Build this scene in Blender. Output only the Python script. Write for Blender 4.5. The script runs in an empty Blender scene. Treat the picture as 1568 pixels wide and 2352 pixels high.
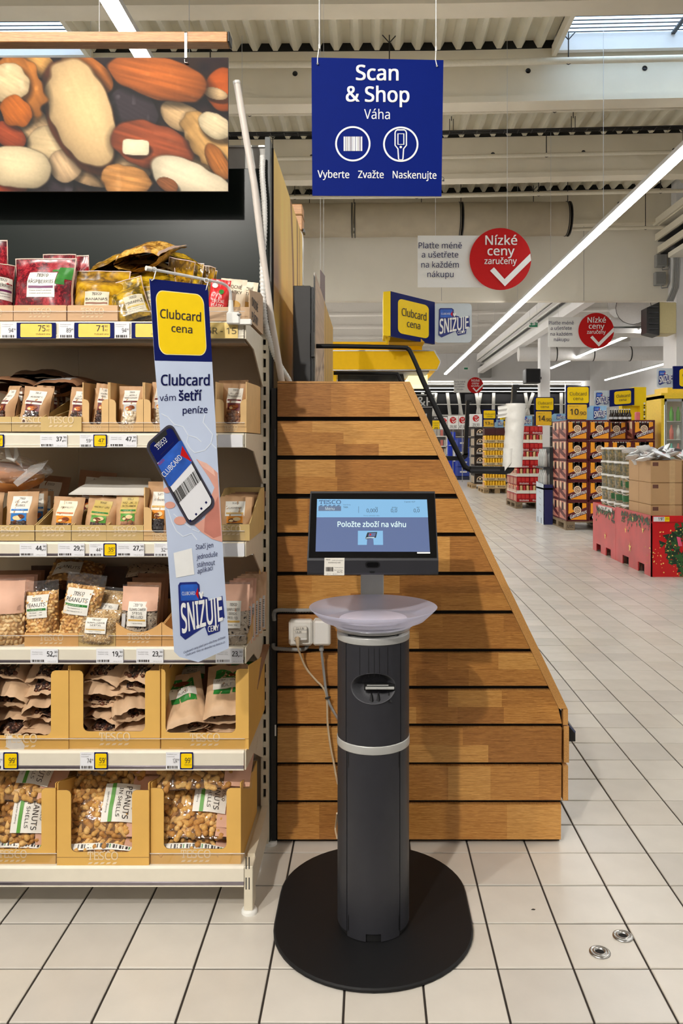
import bpy, math, random
import numpy as np
from mathutils import Vector, Matrix, Euler, noise as mnoise

random.seed(7); np.random.seed(7)
S = bpy.context.scene
COL = S.collection
# ---------------------------------------------------------------- camera
F, EYE, VX, VY = 1850.0, 1.38, 850.0, 1020.0       # focal length in pixels, eye height, vanishing point of the aisle (1568 x 2352 frame)
cam = bpy.data.cameras.new('camera'); camo = bpy.data.objects.new('camera', cam); COL.objects.link(camo)
camo.location = (0, 0, EYE); camo.rotation_euler = (math.pi/2, 0, 0)
cam.sensor_fit = 'AUTO'; cam.sensor_width = 36; cam.lens = F/2352*36
cam.shift_x = -(VX-784)/2352; cam.shift_y = (VY-1176)/2352
cam.clip_start = .05; cam.clip_end = 300
S.camera = camo
# ---------------------------------------------------------------- world, lamps, exposure
S.view_settings.view_transform = 'Standard'; S.view_settings.look = 'None'
S.view_settings.gamma = 1; S.view_settings.use_curve_mapping = False
S.view_settings.exposure = 0.0
W = bpy.data.worlds.new('sky'); S.world = W; W.use_nodes = True
W.node_tree.nodes['Background'].inputs[0].default_value = (.78, .88, 1, 1)
W.node_tree.nodes['Background'].inputs[1].default_value = 8.0
STRIP_EMIT = 25.0

def spot_lamp(name, loc, target, power, angle, blend=.4, size=.08, col=(1, .95, .87)):
    l = bpy.data.lights.new(name, 'SPOT'); l.energy = power; l.spot_size = math.radians(angle); l.spot_blend = blend
    l.shadow_soft_size = size; l.color = col
    o = bpy.data.objects.new(name, l); o.location = loc
    o.rotation_euler = (Vector(target)-Vector(loc)).to_track_quat('-Z', 'Y').to_euler(); COL.objects.link(o); return o

# ceiling track spotlights of the produce and nut department, behind and above the shopper
spot_lamp('track_spot_lamp', (-1.45, -1.6, 3.9), (-.3, 2.75, 1.1), 560, 62, .6, .06)
spot_lamp('track_spot_lamp', (-2.5, -.6, 3.9), (-.8, 2.5, .9), 260, 70, .6, .06)
# ---------------------------------------------------------------- helpers
def lin(c):
    return tuple(((x/255)/12.92 if x/255 <= .04045 else ((x/255+.055)/1.055)**2.4) for x in c)

MATS = {}
def mat(key, col=(200, 200, 200), rough=.5, metal=0.0, var=.06, vscale=30, bump=0.0, bscale=200, emit=0.0, spec=.5, alpha=1.0, coat=0.0):
    if key in MATS: return MATS[key]
    m = bpy.data.materials.new(key); m.use_nodes = True; nt = m.node_tree; N = nt.nodes; L = nt.links
    b = N['Principled BSDF']; c = lin(col)
    b.inputs['Roughness'].default_value = rough; b.inputs['Metallic'].default_value = metal
    b.inputs['Specular IOR Level'].default_value = spec
    if coat: b.inputs['Coat Weight'].default_value = coat; b.inputs['Coat Roughness'].default_value = .1
    b.inputs['Base Color'].default_value = (*c, 1)
    tc = N.new('ShaderNodeTexCoord')
    if var:
        n = N.new('ShaderNodeTexNoise'); n.inputs['Scale'].default_value = vscale; n.inputs['Detail'].default_value = 3
        r = N.new('ShaderNodeValToRGB')
        r.color_ramp.elements[0].position = .3; r.color_ramp.elements[1].position = .7
        r.color_ramp.elements[0].color = tuple(x*(1-var) for x in c)+(1,)
        r.color_ramp.elements[1].color = tuple(min(1, x*(1+var)) for x in c)+(1,)
        L.new(tc.outputs['Object'], n.inputs['Vector']); L.new(n.outputs['Fac'], r.inputs['Fac']); L.new(r.outputs['Color'], b.inputs['Base Color'])
    if bump:
        n2 = N.new('ShaderNodeTexNoise'); n2.inputs['Scale'].default_value = bscale; n2.inputs['Detail'].default_value = 4
        bp = N.new('ShaderNodeBump'); bp.inputs['Strength'].default_value = bump; bp.inputs['Distance'].default_value = .002
        L.new(tc.outputs['Object'], n2.inputs['Vector']); L.new(n2.outputs['Fac'], bp.inputs['Height']); L.new(bp.outputs['Normal'], b.inputs['Normal'])
    if emit:
        b.inputs['Base Color'].default_value = (.02, .02, .02, 1)
        for l in list(b.inputs['Base Color'].links): L.remove(l)
        b.inputs['Emission Color'].default_value = (*c, 1); b.inputs['Emission Strength'].default_value = emit
    if alpha < 1:
        b.inputs['Alpha'].default_value = alpha
    MATS[key] = m
    return m

def film_mat(key, tint=(1, 1, 1), gloss=.14, haze=.0, rough=.12, bump=.0, bscale=40):
    """clear plastic: see-through with a sheen"""
    m = bpy.data.materials.new(key); m.use_nodes = True; nt = m.node_tree; N = nt.nodes; L = nt.links
    for x in list(N): N.remove(x)
    out = N.new('ShaderNodeOutputMaterial'); t = N.new('ShaderNodeBsdfTransparent'); t.inputs[0].default_value = (*tint, 1)
    g = N.new('ShaderNodeBsdfGlossy'); g.inputs['Roughness'].default_value = rough; g.inputs[0].default_value = (1, 1, 1, 1)
    mx = N.new('ShaderNodeMixShader')
    fr = N.new('ShaderNodeLayerWeight'); fr.inputs[0].default_value = .25
    ma = N.new('ShaderNodeMath'); ma.operation = 'MULTIPLY_ADD'; ma.inputs[1].default_value = .5; ma.inputs[2].default_value = gloss*.5
    L.new(fr.outputs['Fresnel'], ma.inputs[0]); L.new(ma.outputs[0], mx.inputs[0]); L.new(t.outputs[0], mx.inputs[1]); L.new(g.outputs[0], mx.inputs[2])
    last = mx
    if haze:
        d = N.new('ShaderNodeBsdfDiffuse'); d.inputs[0].default_value = (.9, .9, .9, 1)
        m2 = N.new('ShaderNodeMixShader'); m2.inputs[0].default_value = haze
        L.new(mx.outputs[0], m2.inputs[1]); L.new(d.outputs[0], m2.inputs[2]); last = m2
    if bump:
        tc = N.new('ShaderNodeTexCoord'); n2 = N.new('ShaderNodeTexNoise'); n2.inputs['Scale'].default_value = bscale
        bp = N.new('ShaderNodeBump'); bp.inputs['Strength'].default_value = bump; bp.inputs['Distance'].default_value = .01
        L.new(tc.outputs['Object'], n2.inputs['Vector']); L.new(n2.outputs['Fac'], bp.inputs['Height']); L.new(bp.outputs['Normal'], g.inputs['Normal'])
    L.new(last.outputs[0], out.inputs[0]); MATS[key] = m
    return m

def wood_mat(key, a, b, axis=0, rough=.38, scale=1.0):
    """oak: grain stretched along one axis"""
    m = bpy.data.materials.new(key); m.use_nodes = True; nt = m.node_tree; N = nt.nodes; L = nt.links
    p = N['Principled BSDF']; p.inputs['Roughness'].default_value = rough
    tc = N.new('ShaderNodeTexCoord'); mp = N.new('ShaderNodeMapping')
    sc = [70*scale]*3; sc[axis] = 3.4*scale
    mp.inputs['Scale'].default_value = sc; mp.inputs['Location'].default_value = (hash(key) % 17, hash(key) % 5, 1)
    mp.inputs['Location'].default_value = (sum(map(ord, key)) % 17, sum(map(ord, key)) % 7, 1)
    n = N.new('ShaderNodeTexNoise'); n.inputs['Scale'].default_value = 8.0; n.inputs['Detail'].default_value = 6; n.inputs['Distortion'].default_value = 1.2
    r = N.new('ShaderNodeValToRGB'); r.color_ramp.elements[0].position = .36; r.color_ramp.elements[1].position = .66
    r.color_ramp.elements[0].color = (*lin(a), 1); r.color_ramp.elements[1].color = (*lin(b), 1)
    L.new(tc.outputs['Object'], mp.inputs[0]); L.new(mp.outputs[0], n.inputs['Vector']); L.new(n.outputs['Fac'], r.inputs[0])
    mp2 = N.new('ShaderNodeMapping'); sc2 = [420*scale]*3; sc2[axis] = 7*scale; mp2.inputs['Scale'].default_value = sc2
    n3 = N.new('ShaderNodeTexNoise'); n3.inputs['Scale'].default_value = 1.0; n3.inputs['Detail'].default_value = 3
    r3 = N.new('ShaderNodeValToRGB'); r3.color_ramp.elements[0].position = .34; r3.color_ramp.elements[1].position = .5; r3.color_ramp.elements[0].color = (.66, .58, .5, 1)
    mm = N.new('ShaderNodeMixRGB'); mm.blend_type = 'MULTIPLY'; mm.inputs[0].default_value = .85
    L.new(tc.outputs['Object'], mp2.inputs[0]); L.new(mp2.outputs[0], n3.inputs['Vector']); L.new(n3.outputs['Fac'], r3.inputs[0])
    L.new(r.outputs[0], mm.inputs[1]); L.new(r3.outputs[0], mm.inputs[2]); L.new(mm.outputs[0], p.inputs['Base Color'])
    bp = N.new('ShaderNodeBump'); bp.inputs['Strength'].default_value = .12; bp.inputs['Distance'].default_value = .001
    L.new(n.outputs['Fac'], bp.inputs['Height']); L.new(bp.outputs['Normal'], p.inputs['Normal'])
    MATS[key] = m
    return m

def paint_mat(key, rough=.45):
    """printed surface whose ink is stored in the mesh"""
    m = bpy.data.materials.new(key); m.use_nodes = True; nt = m.node_tree
    a = nt.nodes.new('ShaderNodeVertexColor'); a.layer_name = 'ink'
    p = nt.nodes['Principled BSDF']; p.inputs['Roughness'].default_value = rough; p.inputs['Specular IOR Level'].default_value = .15
    nt.links.new(a.outputs[0], p.inputs['Base Color']); MATS[key] = m
    return m

# ---- mesh builder
TXT = {}
try: SANS = bpy.data.fonts.load(bpy.utils.system_resource('DATAFILES', path='fonts')+'/NotoSansHebrew-Regular.woff2')   # Blender's own interface typeface
except Exception: SANS = None
CAP = []
def txt_geo(s, bold):
    k = (s, bold)
    if k not in TXT:
        c = bpy.data.curves.new('t', 'FONT'); c.body = s; c.resolution_u = 3
        if SANS: c.font = SANS
        if not CAP: c.body = 'H'; o = bpy.data.objects.new('t', c); me = bpy.data.meshes.new_from_object(o); CAP.append(max(p.co.y for p in me.vertices)); bpy.data.objects.remove(o); bpy.data.meshes.remove(me); c.body = s
        o = bpy.data.objects.new('t', c); me = bpy.data.meshes.new_from_object(o)
        v = [(p.co.x, p.co.y) for p in me.vertices]; f = [tuple(p.vertices) for p in me.polygons]
        bpy.data.objects.remove(o); bpy.data.curves.remove(c); bpy.data.meshes.remove(me)
        xs = [p[0] for p in v] or [0, 1]
        cap = CAP[0]
        if bold:
            b0 = v; f0 = f; v = []; f = []
            for dx, dy in ((-1, -.6), (1, -.6), (-1, .6), (1, .6), (0, 0)):
                k = len(v); lay = len(v)//len(b0); v += [(x+dx*bold*cap*.9, y+dy*bold*cap*.9, lay) for x, y in b0]; f += [tuple(i+k for i in q) for q in f0]
        v = [(p[0]/cap*.73, p[1]/cap*.73, p[2] if len(p) > 2 else 0) for p in v]; xs = [p[0] for p in v] or [0, 1]
        TXT[k] = (v, f, min(xs), max(xs))
    return TXT[k]

class MB:
    def __init__(s): s.v = []; s.f = []; s.m = []; s.s = []; s.mats = []
    def mi(s, m):
        if m not in s.mats: s.mats.append(m)
        return s.mats.index(m)
    def add(s, verts, faces, m, smooth=False):
        o = len(s.v); i = s.mi(m)
        s.v += [tuple(p) for p in verts]
        for f in faces: s.f.append(tuple(o+k for k in f)); s.m.append(i); s.s.append(smooth)
    def box(s, x0, x1, y0, y1, z0, z1, m):
        s.add([(x0, y0, z0), (x1, y0, z0), (x1, y1, z0), (x0, y1, z0), (x0, y0, z1), (x1, y0, z1), (x1, y1, z1), (x0, y1, z1)],
              [(0, 3, 2, 1), (4, 5, 6, 7), (0, 1, 5, 4), (1, 2, 6, 5), (2, 3, 7, 6), (3, 0, 4, 7)], m)
    def rbox(s, x0, x1, y0, y1, z0, z1, m, r=.004):
        """box with chamfered edges"""
        c = ((x0+x1)/2, (y0+y1)/2, (z0+z1)/2); h = ((x1-x0)/2, (y1-y0)/2, (z1-z0)/2); V = []; idx = {}
        for sx in (-1, 1):
            for sy in (-1, 1):
                for sz in (-1, 1):
                    for a in range(3):
                        q = [h[0]-r, h[1]-r, h[2]-r]; q[a] = h[a]
                        idx[(sx, sy, sz, a)] = len(V); V.append((c[0]+sx*q[0], c[1]+sy*q[1], c[2]+sz*q[2]))
        Fc = []; g = lambda t, a: idx[(*t, a)]
        for a in range(3):
            for sg in (-1, 1):
                b, d = (a+1) % 3, (a+2) % 3; ring = []
                for sb, sd in ((-1, -1), (1, -1), (1, 1), (-1, 1)):
                    t = [0]*3; t[a] = sg; t[b] = sb; t[d] = sd; ring.append(g(t, a))
                Fc.append(tuple(ring if sg > 0 else ring[::-1]))
        for a in range(3):
            b, d = (a+1) % 3, (a+2) % 3
            for sb in (-1, 1):
                for sd in (-1, 1):
                    t0 = [0]*3; t1 = [0]*3; t0[a] = -1; t1[a] = 1
                    for t in (t0, t1): t[b] = sb; t[d] = sd
                    q = (g(t0, b), g(t1, b), g(t1, d), g(t0, d)); Fc.append(q if sb*sd > 0 else q[::-1])
        for sx in (-1, 1):
            for sy in (-1, 1):
                for sz in (-1, 1):
                    q = tuple(g((sx, sy, sz), a) for a in range(3)); Fc.append(q if sx*sy*sz > 0 else q[::-1])
        s.add(V, Fc, m)
    def poly(s, pts, m): s.add(pts, [tuple(range(len(pts)))], m)
    def prism(s, pts, d, m, m2=None):
        d = Vector(d); n = len(pts); a = [Vector(p) for p in pts]; b = [p+d for p in a]
        s.add(a+b, [tuple(range(n)), tuple(range(2*n-1, n-1, -1))], m)
        s.add(a+b, [(i, i+n, (i+1) % n+n, (i+1) % n) for i in range(n)], m2 or m)
    def tube(s, path, r, m, n=8, caps=True, smooth=True):
        path = [Vector(p) for p in path]; k = len(path); rs = r if isinstance(r, (list, tuple)) else [r]*k
        t0 = (path[1]-path[0]).normalized(); up = Vector((0, 0, 1)) if abs(t0.z) < .9 else Vector((1, 0, 0))
        nrm = t0.cross(up).normalized(); V = []
        for i, p in enumerate(path):
            t = (path[min(i+1, k-1)]-path[max(i-1, 0)]).normalized()
            nrm = (nrm-t*nrm.dot(t)).normalized(); bn = t.cross(nrm)
            for j in range(n):
                a = 2*math.pi*j/n; V.append(p+(nrm*math.cos(a)+bn*math.sin(a))*rs[i])
        Fc = [(i*n+j, i*n+(j+1) % n, (i+1)*n+(j+1) % n, (i+1)*n+j) for i in range(k-1) for j in range(n)]
        s.add(V, Fc, m, smooth)
        if caps: s.add(V[:n], [tuple(range(n-1, -1, -1))], m); s.add(V[-n:], [tuple(range(n))], m)
    def lathe(s, prof, c, m, n=32, a0=0, a1=2*math.pi, smooth=True, sy=1.0):
        full = abs(a1-a0-2*math.pi) < 1e-6; k = n if full else n+1; V = []
        for r, z in prof:
            for j in range(k):
                a = a0+(a1-a0)*j/n; V.append((c[0]+r*math.cos(a), c[1]+r*sy*math.sin(a), c[2]+z))
        Fc = []
        for i in range(len(prof)-1):
            for j in range(n if full else k-1):
                q = (j+1) % k; Fc.append((i*k+j, i*k+q, (i+1)*k+q, (i+1)*k+j))
        s.add(V, Fc, m, smooth)
    def grid(s, fn, nu, nv, m, smooth=True):
        V = [fn(i/nu, j/nv) for j in range(nv+1) for i in range(nu+1)]
        s.add(V, [(j*(nu+1)+i, j*(nu+1)+i+1, (j+1)*(nu+1)+i+1, (j+1)*(nu+1)+i) for j in range(nv) for i in range(nu)], m, smooth)
    def disc(s, fn, m, n=32, r=1.0, r0=0.0):
        if r0: 
            V = [fn(math.cos(2*math.pi*i/n)*q, math.sin(2*math.pi*i/n)*q) for q in (r0, r) for i in range(n)]
            s.add(V, [(i, (i+1) % n, n+(i+1) % n, n+i) for i in range(n)], m)
        else: s.poly([fn(math.cos(2*math.pi*i/n)*r, math.sin(2*math.pi*i/n)*r) for i in range(n)], m)
    def text(s, t, fn, m, bold=.0, w=1.0, h=1.0):
        """text fitted to width w (in fn's units), capital height h, centred on 0, baseline 0"""
        v, f, x0, x1 = txt_geo(t, bold)
        if not v: return
        k = w/max(x1-x0, 1e-6); q = h/.73
        pts = [Vector(fn((x-x0)*k-w/2, y*q)) for x, y, l in v]
        if bold:
            a = Vector(fn(0, 0)); n = (Vector(fn(w*.2, 0))-a).cross(Vector(fn(0, h))-a).normalized()*((Vector(fn(0, h))-a).length*.006)
            pts = [p+n*l for p, (x, y, l) in zip(pts, v)]
        s.add(pts, f, m)

ORG = {}
def build_mesh(name, mb, off):
    me = bpy.data.meshes.new(name); ox, oy, oz = off
    me.from_pydata([(x-ox, y-oy, z-oz) for x, y, z in mb.v], [], mb.f)
    me.polygons.foreach_set('material_index', mb.m); me.polygons.foreach_set('use_smooth', mb.s)
    for m in mb.mats: me.materials.append(m)
    me.update()
    return me

def thing(name, label, cat, loc=(0, 0, 0), rot=None, group=None, local=False, kind=None):
    o = bpy.data.objects.new(name, None); o.empty_display_size = .05; COL.objects.link(o)
    o.location = loc
    if rot: o.rotation_euler = rot
    if label: o['label'] = label
    if cat: o['category'] = cat
    if group: o['group'] = group
    if kind: o['kind'] = kind
    ORG[o] = Vector((0, 0, 0)) if local else Vector(loc)
    return o

def part(name, mb, parent, kind=None, label=None):
    o = bpy.data.objects.new(name, build_mesh(name, mb, ORG[parent])); COL.objects.link(o); o.parent = parent
    ORG[o] = ORG[parent]
    if kind: o['kind'] = kind
    if label: o['label'] = label
    return o

def solo(name, mb, label=None, cat=None, group=None, kind=None):
    a = np.array(mb.v); lo, hi = a.min(0), a.max(0); c = ((lo[0]+hi[0])/2, (lo[1]+hi[1])/2, lo[2])
    o = bpy.data.objects.new(name, build_mesh(name, mb, c)); o.location = c; COL.objects.link(o); ORG[o] = Vector(c)
    if label: o['label'] = label
    if cat: o['category'] = cat
    if group: o['group'] = group
    if kind: o['kind'] = kind
    return o

def dup(root, loc, label=None, rot=None):
    r = root.copy(); COL.objects.link(r); r.location = loc
    if rot: r.rotation_euler = rot
    if label: r['label'] = label
    for ch in root.children:
        c = ch.copy(); COL.objects.link(c); c.parent = r
        for g in ch.children:
            d = g.copy(); COL.objects.link(d); d.parent = c
    return r

def P(x, y, Y): return Vector(((x-VX)*Y/F, Y, EYE-(y-VY)*Y/F))
def PX(x, Y): return (x-VX)*Y/F
def PZ(y, Y): return EYE-(y-VY)*Y/F
def GY(y): return F*EYE/(y-VY)

class Plane:
    """a real flat surface given by three points; at() finds where a sight line of the photograph meets it"""
    def __init__(s, a, b, c):
        s.a = Vector(a); s.n = (Vector(b)-s.a).cross(Vector(c)-s.a).normalized()
        if s.n.y > 0: s.n = -s.n
    def at(s, x, y, off=0.0):
        d = Vector(((x-VX)/F, 1, -(y-VY)/F)); o = Vector((0, 0, EYE))
        return o+d*((s.a-o).dot(s.n)/d.dot(s.n))+s.n*off
def facing(Y): return Plane((0, Y, 0), (1, Y, 0), (0, Y, 1))

def prect(mb, pl, x0, y0, x1, y1, m, off=.0006, r=0, n=5):
    mb.poly([pl.at(x, y, off) for x, y in rrect(x0, y0, x1, y1, r, n)], m)
def rrect(x0, y0, x1, y1, r, n=5):
    if r <= 0: return [(x0, y1), (x1, y1), (x1, y0), (x0, y0)]
    out = []
    for cx, cy, a0 in ((x0+r, y1-r, 90), (x1-r, y1-r, 0), (x1-r, y0+r, -90), (x0+r, y0+r, -180)):
        rng = [a0+90-90*k/n for k in range(n+1)] if False else [a0+90*k/n for k in range(n+1)]
        pts = [(cx+r*math.cos(math.radians(a)), cy+r*math.sin(math.radians(a))) for a in rng]
        out.append(pts)
    # order: bottom-left, bottom-right, top-right, top-left, walked one way round
    bl, br, tr, tl = out
    return bl[::-1]+br[::-1]+tr[::-1]+tl[::-1]
def ppoly(mb, pl, pts, m, off=.0006): mb.poly([pl.at(x, y, off) for x, y in pts], m)
def pline(mb, pl, pts, w, m, off=.0008, closed=False):
    """a stroke of constant width through picture points, lying on the plane"""
    n = len(pts); L = []; R = []
    for i in range(n):
        a = pts[i-1] if (i or closed) else pts[i]; b = pts[(i+1) % n] if (i < n-1 or closed) else pts[i]
        dx, dy = b[0]-a[0], b[1]-a[1]; q = math.hypot(dx, dy) or 1; nx, ny = -dy/q*w/2, dx/q*w/2
        L.append((pts[i][0]+nx, pts[i][1]+ny)); R.append((pts[i][0]-nx, pts[i][1]-ny))
    V = [pl.at(x, y, off) for x, y in L+R]
    mb.add(V, [(i, (i+1) % n, n+(i+1) % n, n+i) for i in range(n if closed else n-1)], m)
def pdisc(mb, pl, x, y, r, m, off=.0006, r0=0, n=36): mb.disc(lambda a, b: pl.at(x+a, y+b, off), m, n, r, r0)
def ptext(mb, pl, t, x0, y0, x1, y1, h, m, bold=.0, off=.001, up=(0, -1)):
    """text on a plane: baseline from (x0,y0) to (x1,y1), capital height h pixels"""
    w = math.hypot(x1-x0, y1-y0); ux, uy = (x1-x0)/w, (y1-y0)/w; cx, cy = (x0+x1)/2, (y0+y1)/2
    mb.text(t, lambda a, b: pl.at(cx+ux*a+up[0]*b, cy+uy*a+up[1]*b, off), m, bold, w, h)

def logo(mb, fn, w, m, m2=None, dashes=True):
    """grocer's slab-serif word mark with five dashes below; fn(x, y) in units where the mark is w wide, origin at its centre"""
    h = w*.27; lw = w/5.1
    mb.text('TESCO', lambda a, b: fn(a, b), m, .02, w, h)
    for x in (-.5, -.345):
        mb.poly([fn(w*x, h*.62), fn(w*(x+.03), h*.62), fn(w*(x+.03), h), fn(w*x, h)], m)
    mb.poly([fn(-w*.46, 0), fn(-w*.37, 0), fn(-w*.37, h*.12), fn(-w*.46, h*.12)], m)
    mb.poly([fn(-w*.155, h*.6), fn(-w*.13, h*.6), fn(-w*.13, h), fn(-w*.155, h)], m)
    mb.poly([fn(-w*.155, 0), fn(-w*.13, 0), fn(-w*.13, h*.4), fn(-w*.155, h*.4)], m)
    if dashes:
        for i in range(5):
            x = -w*.5+i*w*.2
            mb.poly([fn(x, -h*.55), fn(x+w*.12, -h*.5), fn(x+w*.17, -h*.25), fn(x+w*.05, -h*.3)], m2 or m)
def plogo(mb, pl, x, y, w, m, m2=None, off=.001, ang=0):
    c, sn = math.cos(ang), math.sin(ang)
    logo(mb, lambda a, b: pl.at(x+a*c+b*sn, y+a*sn-b*c, off), w, m, m2)

def bars(mb, fn, w, h, m, n=22, seed=1):
    rnd = random.Random(seed); x = 0; tot = []
    while x < n: a = rnd.choice((.5, .5, 1, 1.5)); tot.append((x, a)); x += a+rnd.choice((.4, .6, 1))
    k = w/x
    for a, b in tot: mb.poly([fn(a*k-w/2, 0), fn((a+b)*k-w/2, 0), fn((a+b)*k-w/2, h), fn(a*k-w/2, h)], m)

# ---- common materials
WHITE = mat('white_ink', (240, 240, 238), .5, var=.02); BLACK = mat('black_ink', (22, 22, 24), .5, var=0)
NAVY = mat('navy_ink', (11, 23, 92), .5, var=.03, spec=.12); YELLOW = mat('yellow_ink', (247, 208, 4), .5, var=.02, spec=.25)
INKBLUE = mat('dark_blue_ink', (12, 18, 76), .5, var=0, spec=.2); RED = mat('red_ink', (192, 14, 16), .5, var=.03, spec=.25)
SKYB = mat('pale_blue_ink', (196, 208, 232), .45, var=.05, vscale=6); CARDB = mat('card_blue_ink', (38, 92, 190), .4, var=.35, vscale=18)
GREY = mat('grey_ink', (150, 150, 150), .5, var=0); LGREY = mat('light_grey_ink', (205, 205, 205), .5, var=0)
CREAM = mat('cream_powder_coat', (222, 212, 190), .38, var=.03); CREAMD = mat('beige_back_panel', (186, 170, 146), .45, var=.03, vscale=8)
RAIL = mat('white_price_rail', (228, 220, 202), .28, var=.02); CHROME = mat('brushed_steel', (190, 188, 184), .3, 1.0, var=.05)
RAILG = mat('grey_rail_strip', (118, 110, 116), .22, .5, var=.03)
CHAR = mat('charcoal_plastic', (46, 46, 51), .42, var=.05, bump=.06, bscale=900); BLK = mat('black_plastic', (20, 20, 21), .38, var=.03)
BLACKM = mat('black_powder_coat', (19, 19, 21), .58, var=.05, bump=.08, bscale=700, spec=.3)
SILV = mat('silver_plastic', (196, 196, 192), .35, .3, var=.03)
WPLAS = mat('white_plastic', (232, 230, 224), .35, var=.02); GPLAS = mat('grey_plastic', (150, 150, 148), .45, var=.03)
KRAFT = mat('kraft_board', (208, 170, 112), .7, var=.05, vscale=14); KRAFTO = mat('amber_board', (226, 178, 92), .62, var=.04, vscale=12)
KRAFTP = mat('pale_kraft_board', (218, 178, 136), .7, var=.05, vscale=14); KEDGE = mat('board_edge', (150, 112, 66), .8, var=.1)
KIN = mat('board_inside', (150, 116, 74), .8, var=.06); KLOGO = mat('board_print', (232, 208, 170), .6, var=.02)
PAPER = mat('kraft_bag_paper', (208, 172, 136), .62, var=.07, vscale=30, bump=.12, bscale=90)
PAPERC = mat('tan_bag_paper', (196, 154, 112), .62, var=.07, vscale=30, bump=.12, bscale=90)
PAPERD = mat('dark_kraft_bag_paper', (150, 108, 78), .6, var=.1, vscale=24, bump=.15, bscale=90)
PINKP = mat('pink_kraft_bag_paper', (224, 176, 150), .62, var=.06, vscale=24, bump=.15, bscale=70)
LABEL = mat('label_paper', (236, 232, 222), .5, var=.02)
FILM = film_mat('clear_film', gloss=.16, haze=.02, bump=.4, bscale=60); FILM2 = film_mat('clear_bag_film', gloss=.08, haze=.015, bump=.8, bscale=35, rough=.09)
GUARD = film_mat('clear_acrylic', gloss=.08, rough=.05)
CREAMWALL = mat('cream_wall_paint', (230, 224, 210), .7, var=.02, vscale=2); WALLW = mat('white_wall_paint', (236, 235, 235), .7, var=.02, vscale=2)
STRIP = mat('led_diffuser', (255, 252, 246), .5, var=0, emit=STRIP_EMIT)

# ================================================================ the setting
def struct(name, mb): return solo(name, mb, kind='structure')
GROUT = mat('dark_grout', (50, 42, 36), .9, var=.15, vscale=40)
TILEM = [mat('glazed_tile_%s' % n, c, .27, var=.035, vscale=9, bump=.03, bscale=25) for n, c in (('warm', (208, 201, 190)), ('pale', (213, 207, 197)), ('cool', (203, 197, 188)))]
fl = MB(); fl.box(-9, 12, -6, 50, -.05, -.004, GROUT); fl.box(-9, 12, 21, 50, -.004, -.0005, TILEM[0])
floor = struct('floor', fl)
TS, TX0, TY0, GAP = .2, -.065, 1.92, .006
def tile_bm(mb, x, y, m):
    g, b, e = GAP/2, .0022, .0012
    o = [(x+g, y+g), (x+TS-g, y+g), (x+TS-g, y+TS-g), (x+g, y+TS-g)]; i = [(x+g+b, y+g+b), (x+TS-g-b, y+g+b), (x+TS-g-b, y+TS-g-b), (x+g+b, y+TS-g-b)]
    mb.add([(a, c, -.006) for a, c in o]+[(a, c, -e) for a, c in o]+[(a, c, 0) for a, c in i],
           [(8, 9, 10, 11)]+[(k, (k+1) % 4, 4+(k+1) % 4, 4+k) for k in range(4)]+[(4+k, 4+(k+1) % 4, 8+(k+1) % 4, 8+k) for k in range(4)], m)
tile_me = []
for m in TILEM:
    t = MB(); tile_bm(t, -TS/2, -TS/2, m); tile_me.append(build_mesh('tile', t, (0, 0, 0)))
cand = []
for iy in range(-2, 95):
    for ix in range(-14, 60):
        x, y = TX0+ix*TS, TY0+iy*TS
        if y < 1.7 or y > 21: continue
        px = VX+F*(x+TS/2)/(y+.1)
        if px < -120 or px > 1700: continue
        vis = not (y > 2.95 and px < 1010+ (y-2.95)*8) and not (x < -.45 and y > 2.75)
        cand.append((y if vis else 99+y, x, y))
cand.sort(); tf = MB()
for n, (k, x, y) in enumerate(cand):
    if n < 298 and k < 99:
        o = bpy.data.objects.new('tile', random.choice(tile_me)); COL.objects.link(o); o.parent = floor
        o.location = (x+TS/2-ORG[floor].x, y+TS/2-ORG[floor].y, -ORG[floor].z+random.uniform(-.0003, .0003))
        o.rotation_euler = (random.uniform(-.0012, .0012), random.uniform(-.0012, .0012), 0)
    else: tile_bm(tf, x, y, random.choice(TILEM))
part('tile_field', tf, floor, kind='stuff')

# ---- roof: pitched slightly up to the right
SL = .022
def zc(x, z): return z+(SL if x > .9 else .006)*(x-.9)
DECK = mat('cream_steel_deck', (226, 220, 200), .55, var=.05, vscale=3); BEAMM = mat('cream_concrete', (232, 223, 203), .7, var=.03, vscale=3)
GAPSHADE = mat('deck_gap_shade', (26, 25, 22), .9, var=.2); BEAMW = mat('white_beam_paint', (222, 218, 212), .65, var=.02)
def deck(mb, x0, x1, y0, y1, z, m, pitch=.27, hgt=.1):
    x = x0; prof = []
    while x < x1:
        for dx, dz in ((0, 0), (.06, 0), (.115, hgt), (.215, hgt)): prof.append((x+dx, dz))
        x += pitch
    V = [(x, y, zc(x, z)+dz) for y in (y0, y1) for x, dz in prof]; n = len(prof)
    mb.add(V, [(i, i+1, n+i+1, n+i) for i in range(n-1)], m)
def sbox(mb, x0, x1, y0, y1, z0, z1, m):
    """box following the roof pitch"""
    if x0 < .89 and x1 > .91: sbox(mb, x0, .9, y0, y1, z0, z1, m); sbox(mb, .9, x1, y0, y1, z0, z1, m); return
    V = [(x, y, zc(x, z)) for z in (z0, z1) for x, y in ((x0, y0), (x1, y0), (x1, y1), (x0, y1))]
    mb.add(V, [(0, 3, 2, 1), (4, 5, 6, 7), (0, 1, 5, 4), (1, 2, 6, 5), (2, 3, 7, 6), (3, 0, 4, 7)], m)
ROOFZ = 6.62; XL, XR = -9, 9.2
ceil = MB()
deck(ceil, XL, XR, -6, 8.4, ROOFZ, DECK)
deck(ceil, -3.72, 2.45, 8.4, 10.75, ROOFZ, DECK)
deck(ceil, XL, XR, 10.75, 17, ROOFZ, DECK)
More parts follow.
